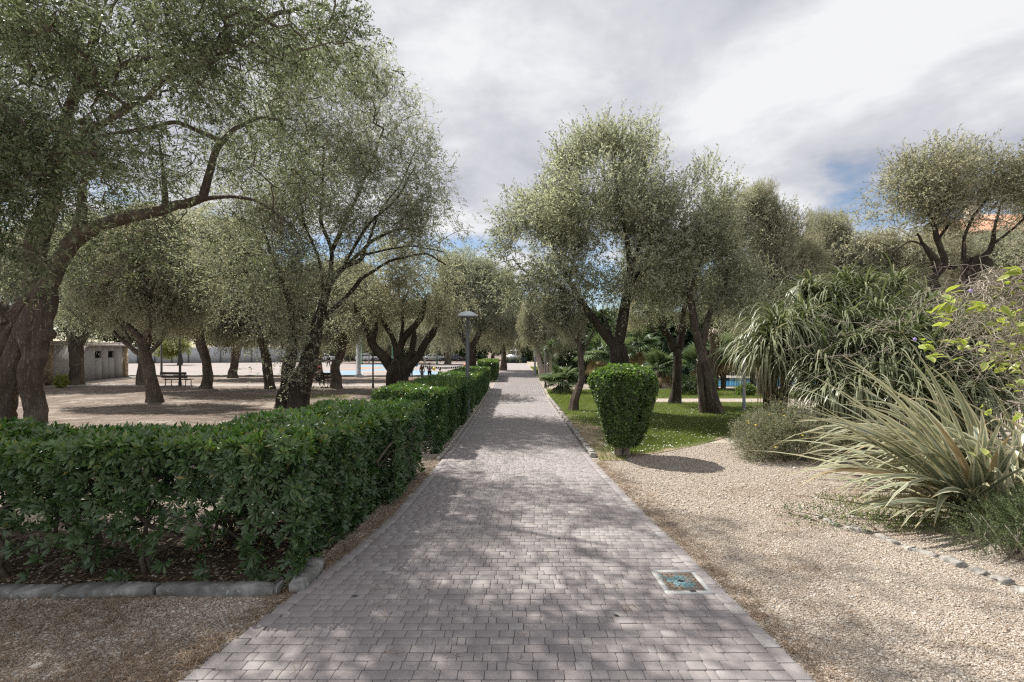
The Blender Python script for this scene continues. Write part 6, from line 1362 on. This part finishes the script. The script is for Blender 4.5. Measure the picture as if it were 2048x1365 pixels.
def person(label, base, rot, H, top, legs, pose='stand', hairstyle='short', cap=None, group=None):
    """figure 1.0 tall, scaled by H; one continuous body, clothing and hair as children"""
    t = thing('person', label, 'person', base, rot, group)
    sit = pose == 'sit'; hip = .27 if sit else .52; dz = hip - .52
    J = {'pelvis': ((0, 0, hip), (.075, .06)), 'belly': ((0, .005, .60 + dz), (.068, .052)), 'chest': ((0, .0, .72 + dz), (.082, .06)), 'neck': ((0, .0, .835 + dz), (.028, .03)), 'head': ((0, -.008, .90 + dz), (.052, .06)), 'crown': ((0, .0, .965 + dz), (.045, .052))}
    E = [('pelvis', 'belly'), ('belly', 'chest'), ('chest', 'neck'), ('neck', 'head'), ('head', 'crown')]
    for s, n in ((-1, 'l'), (1, 'r')):
        st = 0.07 if pose == 'walk' else 0.012
        J.update({'sh' + n: ((s * .115, .0, .79 + dz), (.034, .034)), 'el' + n: ((s * .145, .0 if not pose == 'hold' else -.02, .62 + dz), (.026, .026)), 'wr' + n: ((s * (.15 if pose != 'hold' else .07), (-.03 if pose != 'hold' else -.16), (.49 if pose != 'hold' else .64) + dz), (.018, .018)), 'hd' + n: ((s * (.152 if pose != 'hold' else .05), (-.045 if pose != 'hold' else -.20), (.44 if pose != 'hold' else .66) + dz), (.02, .012))})
        if sit: J.update({'hp' + n: ((s * .055, -.02, hip - .01), (.055, .055)), 'kn' + n: ((s * .075, -.25, hip), (.04, .04)), 'an' + n: ((s * .075, -.26, .045), (.026, .026)), 'to' + n: ((s * .08, -.34, .018), (.022, .014))})
        else: J.update({'hp' + n: ((s * .055, 0, hip - .04), (.058, .058)), 'kn' + n: ((s * .055, -s * st - .01, .28), (.04, .04)), 'an' + n: ((s * .06, -s * st * 2 + .01, .05), (.026, .026)), 'to' + n: ((s * .065, -s * st * 2 - .07, .018), (.024, .014))})
        E += [('chest', 'sh' + n), ('sh' + n, 'el' + n), ('el' + n, 'wr' + n), ('wr' + n, 'hd' + n), ('pelvis', 'hp' + n), ('hp' + n, 'kn' + n), ('kn' + n, 'an' + n), ('an' + n, 'to' + n)]
    skin_mesh('body', J, E, M['skin'], t, H)
    def grow(keys, f): return {k_: (J[k_][0], tuple(r * f for r in J[k_][1])) for k_ in keys}
    tk = ['pelvis', 'belly', 'chest', 'shl', 'ell', 'wrl', 'shr', 'elr', 'wrr']; skin_mesh('jacket', grow(tk, 1.22), [e for e in E if e[0] in tk and e[1] in tk], M[top], t, H)
    lk = ['pelvis', 'hpl', 'knl', 'anl', 'hpr', 'knr', 'anr']; skin_mesh('trousers', grow(lk, 1.18), [e for e in E if e[0] in lk and e[1] in lk], M[legs], t, H)
    mb = MB(); th = np.linspace(0, math.pi * .62, 7); hc = np.array(J['head'][0]) * H + np.array([0, .012 * H, .03 * H]); mb.lathe(np.stack([.066 * H * np.sin(th), .078 * H * np.cos(th)], 1), 12, c=hc)
    if hairstyle == 'long': mb.tube([hc + np.array([0, .035 * H, .03 * H]), hc + np.array([0, .06 * H, -.06 * H]), hc + np.array([0, .065 * H, -.17 * H])], [.05 * H, .062 * H, .035 * H], 10)
    mb.build('hair', M['hair'], t, smooth=True)
    for s in (-1, 1): mb = MB(); mb.box((s * .022 * H, -.066 * H, .915 * H + dz * H), (.014 * H, .01 * H, .008 * H)); mb.build('eye', M['hair'], t)
    mb = MB(); mb.box((0, -.072 * H, .895 * H + dz * H), (.014 * H, .02 * H, .028 * H)); mb.build('nose', M['skin'], t)
    if cap: mb = MB(); mb.lathe(np.stack([.072 * H * np.sin(th[:5]), .082 * H * np.cos(th[:5])], 1), 12, c=hc + np.array([0, 0, .006 * H])); mb.box(hc + np.array([0, -.085 * H, .02 * H]), (.09 * H, .08 * H, .012 * H)); mb.build('cap', M[cap], t)
    return t
person('person with long dark hair and brown jacket seen from behind beyond the long hedge', gnd(844, 760), math.radians(165), 1.20, 'cloth_brown', 'cloth_grey', 'stand', 'long')
person('person in a navy top holding a yellow balloon beyond the long hedge', gnd(859, 760), math.radians(20), 1.28, 'cloth_navy', 'cloth_black', 'hold')
person('person crouching low, only the head showing above the long hedge', gnd(880, 761), math.radians(40), 1.15, 'cloth_teal', 'cloth_grey', 'sit')
person('person in dark clothes walking across the court behind the elbowed olive', gnd(657, 735), math.radians(60), 1.60, 'cloth_black', 'cloth_grey', 'walk')
person('person in black with a red cap sitting on the half hidden bench', bn + np.array([0.15, 0.02, 0.03]), math.radians(185), 1.62, 'cloth_black', 'cloth_grey', 'sit', 'short', 'cloth_red')
person('person half hidden behind the squat many-limbed olive, bending under blue balloons', gnd(822, 757), math.radians(200), 1.25, 'cloth_grey', 'cloth_black', 'stand')

# party things: balloons, bunting, planter
for nme, c_ in (('balloon_blue', (0.02, 0.22, 0.60)), ('balloon_yellow', (0.75, 0.58, 0.06)), ('balloon_orange', (0.62, 0.16, 0.06)), ('tub_red', (0.55, 0.10, 0.055)), ('white_cloth', (0.75, 0.74, 0.72))): M[nme] = m_plain(nme, c_, 0.35, 0.5, var=.06)
def balloon(label, px, py, d, r, mat, n=1):
    c = at(px, py, d); t = thing('balloon', label, 'balloon', c); th = np.linspace(0, math.pi, 9); mb = MB(); mb.lathe(np.stack([r * np.sin(th) * (1 + .08 * np.cos(th)), r * 1.12 * np.cos(th)], 1)[::-1], 14); mb.build('skin', M[mat], t, smooth=True); mb = MB(); mb.lathe([(0.001, -r * 1.1), (.03, -r * 1.22)], 6); mb.build('knot', M[mat], t)
    mb = MB(); mb.tube([(0, 0, -r * 1.2), (.02, 0, -r * 1.2 - .35)], [.004, .004], 4); mb.build('string', M['white_cloth'], t)
balloon('large blue balloon right of the squat many-limbed olive', 830, 724, 35, .14, 'balloon_blue'); balloon('lower blue balloon touching the large blue one', 833, 730, 34.9, .12, 'balloon_blue'); balloon('blue balloon half hidden by the squat olive trunk', 810, 740, 34, .12, 'balloon_blue')
balloon('yellow balloon held by the person in navy', 868, 738, 34.4, .11, 'balloon_yellow'); balloon('orange balloon at the right end of the bunting beside the tall park lamp', 930, 732, 35.5, .13, 'balloon_orange')
a, b = at(836, 729, 35), at(930, 731, 35.6); bt = thing('bunting', 'string of small black and white flags stretched between the balloons', 'bunting', a); ts_ = np.linspace(0, 1, 45)
line = a + (b - a) * ts_[:, None]; line[:, 2] -= 0.16 * np.sin(math.pi * ts_); mb = MB(); mb.tube(line - a, np.full(45, .008), 4); mb.build('string', M['white_cloth'], bt)
for i in range(40):
    c = line[2 + i] - a; mb = MB(); mb.box((0, 0, -.075), (.078, .006, .15)); o = mb.build('flag', M['cloth_black' if i % 2 else 'white_cloth'], bt); o.location = c; o.rotation_euler = (0, random.uniform(-.1, .1), 0)
p = gnd(835, 782); tub = thing('flower_tub', 'wide red plastic tub planter behind the long hedge by the squat olive', 'tub', p); mb = MB(); mb.lathe([(.0, .02), (.30, .02), (.34, .28), (.36, .3)], 20); mb.build('foot', M['tub_red'], tub); mb = MB(); mb.lathe([(.30, .30), (.54, .52), (.60, .54), (.60, .58), (.53, .58), (.46, .50), (0, .49)], 24); mb.build('bowl', M['tub_red'], tub, smooth=False)
mb = MB(); mb.lathe([(.50, .53), (.2, .57), (0, .58)], 16); mb.build('soil', M['litter'], tub)

# boundary wall with posts, end gate, pool fence
w0, w1 = np.array([-70.0, 76.0]), np.array([-36.0, 88.0]); uw = (w1 - w0); Lw = np.linalg.norm(uw); uw /= Lw; aw = math.atan2(uw[1], uw[0])
bw = thing('boundary_wall', 'pale grey boundary wall with dark fence posts behind the court on the left', 'wall', (w0[0], w0[1], gz(*w0))); mb = MB(); c = uw * Lw / 2; mb.box((c[0], c[1], 1.3), (Lw, .3, 2.8), rotz=aw); mb.build('wall', M['wall_pale'], bw)
for i in range(15): q = uw * (i + .5) * Lw / 15 + np.array([uw[1], -uw[0]]) * .25; mb = MB(); mb.tube([(q[0], q[1], -.1), (q[0], q[1], 3.4)], [.07, .07], 6); mb.build('fence_post', M['lamp_dark'], bw)
M['gate_green'] = m_plain('dark_green_gate_paint', (0.02, 0.045, 0.035), 0.5, 0.4)
gd_ = 79.5; gt = thing('end_gate', 'dark green metal fence closing the far end of the walk', 'fence', (0.75, gd_, gz(0.75, gd_)))
for z in (.15, .6, 1.0): mb = MB(); mb.box((0, 0, z), (3.6, .05, .06)); mb.build('rail', M['gate_green'], gt)
for i in range(25): mb = MB(); mb.box((-1.74 + i * .145, .04, .52), (.035, .025, 1.05)); mb.build('picket', M['gate_green'], gt)
mb = MB(); mb.box((0, .075, .48), (3.5, .01, .92)); mb.build('panel', M['gate_green'], gt)
fr = thing('far_railing', 'low dark railing in front of the parked cars behind the court', 'railing', (-20.5, 86, gz(-20, 86)))
for z in (.35, .75): mb = MB(); mb.box((0, 0, z), (27, .06, .08)); mb.build('rail', M['iron'], fr)
for i in range(19): mb = MB(); mb.box((-13.5 + i * 1.5, 0, .42), (.08, .08, .85)); mb.build('railing_post', M['iron'], fr)
pf = thing('pool_fence', 'thin metal fence in front of the blue pool', 'fence', (15.5, 27.3, gz(15, 27.3)))
for z in (.12, .92): mb = MB(); mb.box((0, 0, z), (14, .025, .03)); mb.build('rail', M['iron'], pf)
pk = None
for i in range(94):
    if pk is None: mb = MB(); mb.box((0, 0, .5), (.014, .014, .82)); pk = mb.build('picket', M['iron'], pf)
    else: o = pk.copy(); C.objects.link(o); pk_ = o; pk_.parent = pf
    (pk if i == 0 else pk_).location = (-6.95 + i * .15, .0, 0)

# vehicles beyond the park
M['paint_white'] = m_plain('white_car_paint', (0.72, 0.74, 0.76), 0.25, 0.6, var=.02); M['paint_silver'] = m_plain('silver_car_paint', (0.42, 0.45, 0.48), 0.25, 0.6, 0.3, .02); M['paint_dark'] = m_plain('dark_car_paint', (0.05, 0.06, 0.075), 0.25, 0.6, 0.2, .02)
M['tyre'] = m_plain('tyre', (0.025, 0.025, 0.026), 0.85, 0.2); M['rim'] = m_plain('wheel_rim', (0.4, 0.41, 0.42), 0.35, 0.6, 0.6, .05); M['red_lens'] = m_plain('red_lens', (0.4, 0.02, 0.02), 0.3, 0.5); M['clear_lens'] = m_plain('headlight_lens', (0.6, 0.62, 0.64), 0.15, 0.7)
def vehicle(name, label, cat, base, rot, mat, prof, cabin, W, wheels, lights, group):
    """side profile lofted across the width; upper body narrower"""
    t = thing(name, label, cat, base, rot, group); prof = np.array(prof, float); n = len(prof); zm = prof[:, 1].max(); ys = np.linspace(-1, 1, 7); V = []
    for y in ys:
        for x, z in prof:
            hw = W / 2 * (1 - .16 * smooth01((z - .85) / max(.3, zm - .85))); e = 1 - .05 * abs(y) ** 4; V.append((x * e, y * hw, .02 + (z - .02) * (1 - .04 * abs(y) ** 4)))
    i = np.arange(6)[:, None] * n; j = np.arange(n)[None]; k_ = (j + 1) % n; F = np.stack([i + j, i + k_, i + n + k_, i + n + j], -1).reshape(-1, 4)
    mk('body', V, [F, np.array([np.arange(n)[::-1], 6 * n + np.arange(n)])], M[mat], t)
    for cab in cabin:
        c = np.array(cab, float); cm = c.mean(0)
        for s in (-1, 1):
            hw = np.array([W / 2 * (1 - .16 * smooth01((z - .85) / max(.3, zm - .85))) for z in c[:, 1]]) + .006; mk('side_window', [(x, s * h, z) for (x, z), h in zip(c, hw)], np.array([list(range(len(c)))]), M['dark_glass'], t)
    for (x0, z0, x1, z1) in lights['screens']:
        h0, h1 = [W / 2 * (1 - .16 * smooth01((z - .85) / max(.3, zm - .85))) - .09 for z in (z0, z1)]; dx = .012 * np.sign(x0); mk('windscreen', [(x0 + dx, -h0, z0 + .006), (x0 + dx, h0, z0 + .006), (x1 + dx, h1, z1 + .006), (x1 + dx, -h1, z1 + .006)], np.array([[0, 1, 2, 3]]), M['dark_glass'], t)
    for s in (-1, 1):
        for x, z, mm in lights['lamps']: mb = MB(); mb.box((x, s * W * .36, z), (.06, .32, .16)); mb.build('headlight' if mm == 'clear_lens' else 'tail_light', M[mm], t)
        for x in wheels:
            w_ = MB(); w_.lathe([(.18, -.10), (.31, -.10), (.325, -.06), (.325, .06), (.31, .10), (.18, .10)], 18); V_ = w_.V; w_.V = [np.stack([v[:, 0], v[:, 2], v[:, 1]], 1) for v in V_]; wo = w_.build('wheel', M['tyre'], t, smooth=False); wo.location = (x, s * (W / 2 - .09), .325)
            r2 = MB(); r2.lathe([(.19, s * .07), (.12, s * .09), (0, s * .10)], 12); r2.V = [np.stack([v[:, 0], v[:, 2], v[:, 1]], 1) for v in r2.V]; r2.build('rim', M['rim'], wo)
    return t
CAR = [(-2.05, .30), (-2.1, .62), (-1.95, .92), (-1.55, 1.0), (-1.0, 1.42), (-.3, 1.5), (.45, 1.45), (1.05, 1.02), (1.85, .86), (2.08, .62), (2.05, .30)]
CABIN = [[(-1.35, 1.02), (-.92, 1.36), (-.28, 1.42), (-.25, 1.0)], [(-.18, 1.0), (-.2, 1.42), (.4, 1.38), (.88, 1.02)]]
CL = {'screens': [(1.02, 1.04, .48, 1.42), (-1.53, 1.03, -1.02, 1.40)], 'lamps': [(2.0, .68, 'clear_lens'), (-2.03, .72, 'red_lens')]}
VAN = [(-2.4, .32), (-2.45, 1.2), (-2.4, 2.15), (-2.0, 2.3), (1.0, 2.3), (1.35, 2.1), (1.85, 1.3), (2.45, 1.05), (2.55, .6), (2.5, .32)]
VCAB = [[(.35, 1.3), (.35, 2.0), (1.15, 2.0), (1.6, 1.3)]]; VL = {'screens': [(1.86, 1.32, 1.37, 2.08)], 'lamps': [(2.5, .85, 'clear_lens'), (-2.43, 1.2, 'red_lens')]}
GV = 'cars parked behind the court'
vehicle('parked_van', 'white van parked beyond the gate at the far end of the walk', 'van', (0.9, 92, gz(0, 92)), math.radians(-125), 'paint_white', VAN, VCAB, 1.95, (-1.5, 1.6), VL, None)
for px, mt, rot, lb in ((732, 'paint_white', 20, 'white car parked behind the T-shaped post'), (768, 'paint_silver', 175, 'silver car parked behind the squat many-limbed olive'), (868, 'paint_silver', 5, 'silver car parked behind the green net post above the bunting'), (905, 'paint_dark', 178, 'dark car parked right of the pale far olive trunk'), (650, 'paint_white', 170, 'white car parked behind the walking person')):
    d = 93.0; x = (px - 1024) / FPX * d; vehicle('parked_car', lb, 'car', (x, d, gz(x, d)), math.radians(rot), mt, CAR, CABIN, 1.75, (-1.3, 1.3), CL, GV)

# house with a terracotta roof beyond the olives on the right
hs = thing('house', 'cream house with a terracotta tiled roof showing between the olives at the right edge', 'house', (47, 46, gz(47, 46)))
mb = MB(); mb.box((0, 0, 6.0), (14, 11, 12.2)); mb.build('wall', M['stucco'], hs)
rz0, rz1 = 12.1, 15.2; rf = MB(); V = np.array([(-7.8, -6.3, rz0), (7.8, -6.3, rz0), (7.8, 6.3, rz0), (-7.8, 6.3, rz0), (-2.5, 0, rz1), (2.5, 0, rz1)]); rf.add(V, [np.array([[0, 1, 5, 4], [2, 3, 4, 5]]), np.array([[1, 2, 5], [3, 0, 4]]), np.array([[3, 2, 1, 0]])]); roof = rf.build('roof', M['tile'], hs)
mb = MB()
for i in range(40):
    x = -7.7 + i * .39; 
    top = np.array([np.clip(x, -2.5, 2.5), 0, rz1]); f = 1 - max(0, abs(x) - 2.5) / 5.3; e_ = np.array([x, -6.3 * f - (0 if f >= 1 else 0), 0])
    yb, zb = -6.3, rz0; yt, zt = (0, rz1) if abs(x) <= 2.5 else (-6.3 * (abs(x) - 2.5) / 5.3, rz0 + (rz1 - rz0) * (1 - (abs(x) - 2.5) / 5.3))
    mb.tube([(x, yb - .05, zb + .05), (x, yt, zt + .05)], [.13, .13], 6, tone=random.random())
for j in range(32):
    y = -6.2 + j * .40; f = abs(y) / 6.3; mb.tube([(-7.85, y, rz0 + .05), (-7.8 + 5.3 * (1 - f), y, rz0 + (rz1 - rz0) * (1 - f) + .05)], [.13, .13], 6, tone=random.random())
o = mb.build('roof_tiles', M['tile'], roof); o['kind'] = 'stuff'
ch = MB(); ch.box((-4.2, -1.8, 14.6), (.8, .8, 2.4)); ch.box((-4.2, -1.8, 15.9), (1.0, 1.0, .18)); ch.build('chimney', M['stucco'], roof)
for i in range(3):
    for zc_ in (3.0, 6.5, 10.0):
        for sx, yy in ((-7.02, -3.4 + 3.4 * i),):
            mb = MB(); mb.box((sx, yy, zc_), (.06, 1.1, 1.6)); w_ = mb.build('window', M['dark_glass'], hs); mb = MB(); mb.box((sx - .05, yy, zc_ - .85), (.12, 1.3, .10)); mb.box((sx - .04, yy - .6, zc_), (.08, .10, 1.62)); mb.box((sx - .04, yy + .6, zc_), (.08, .10, 1.62)); mb.build('frame', M['fascia'], w_)
    for zc_ in (3.0, 6.5, 10.0): mb = MB(); mb.box((-4.5 + 4.5 * i, -5.52, zc_), (1.1, .06, 1.6)); w_ = mb.build('window', M['dark_glass'], hs); mb = MB(); mb.box((-4.5 + 4.5 * i, -5.57, zc_ - .85), (1.3, .12, .10)); mb.build('sill', M['fascia'], w_)
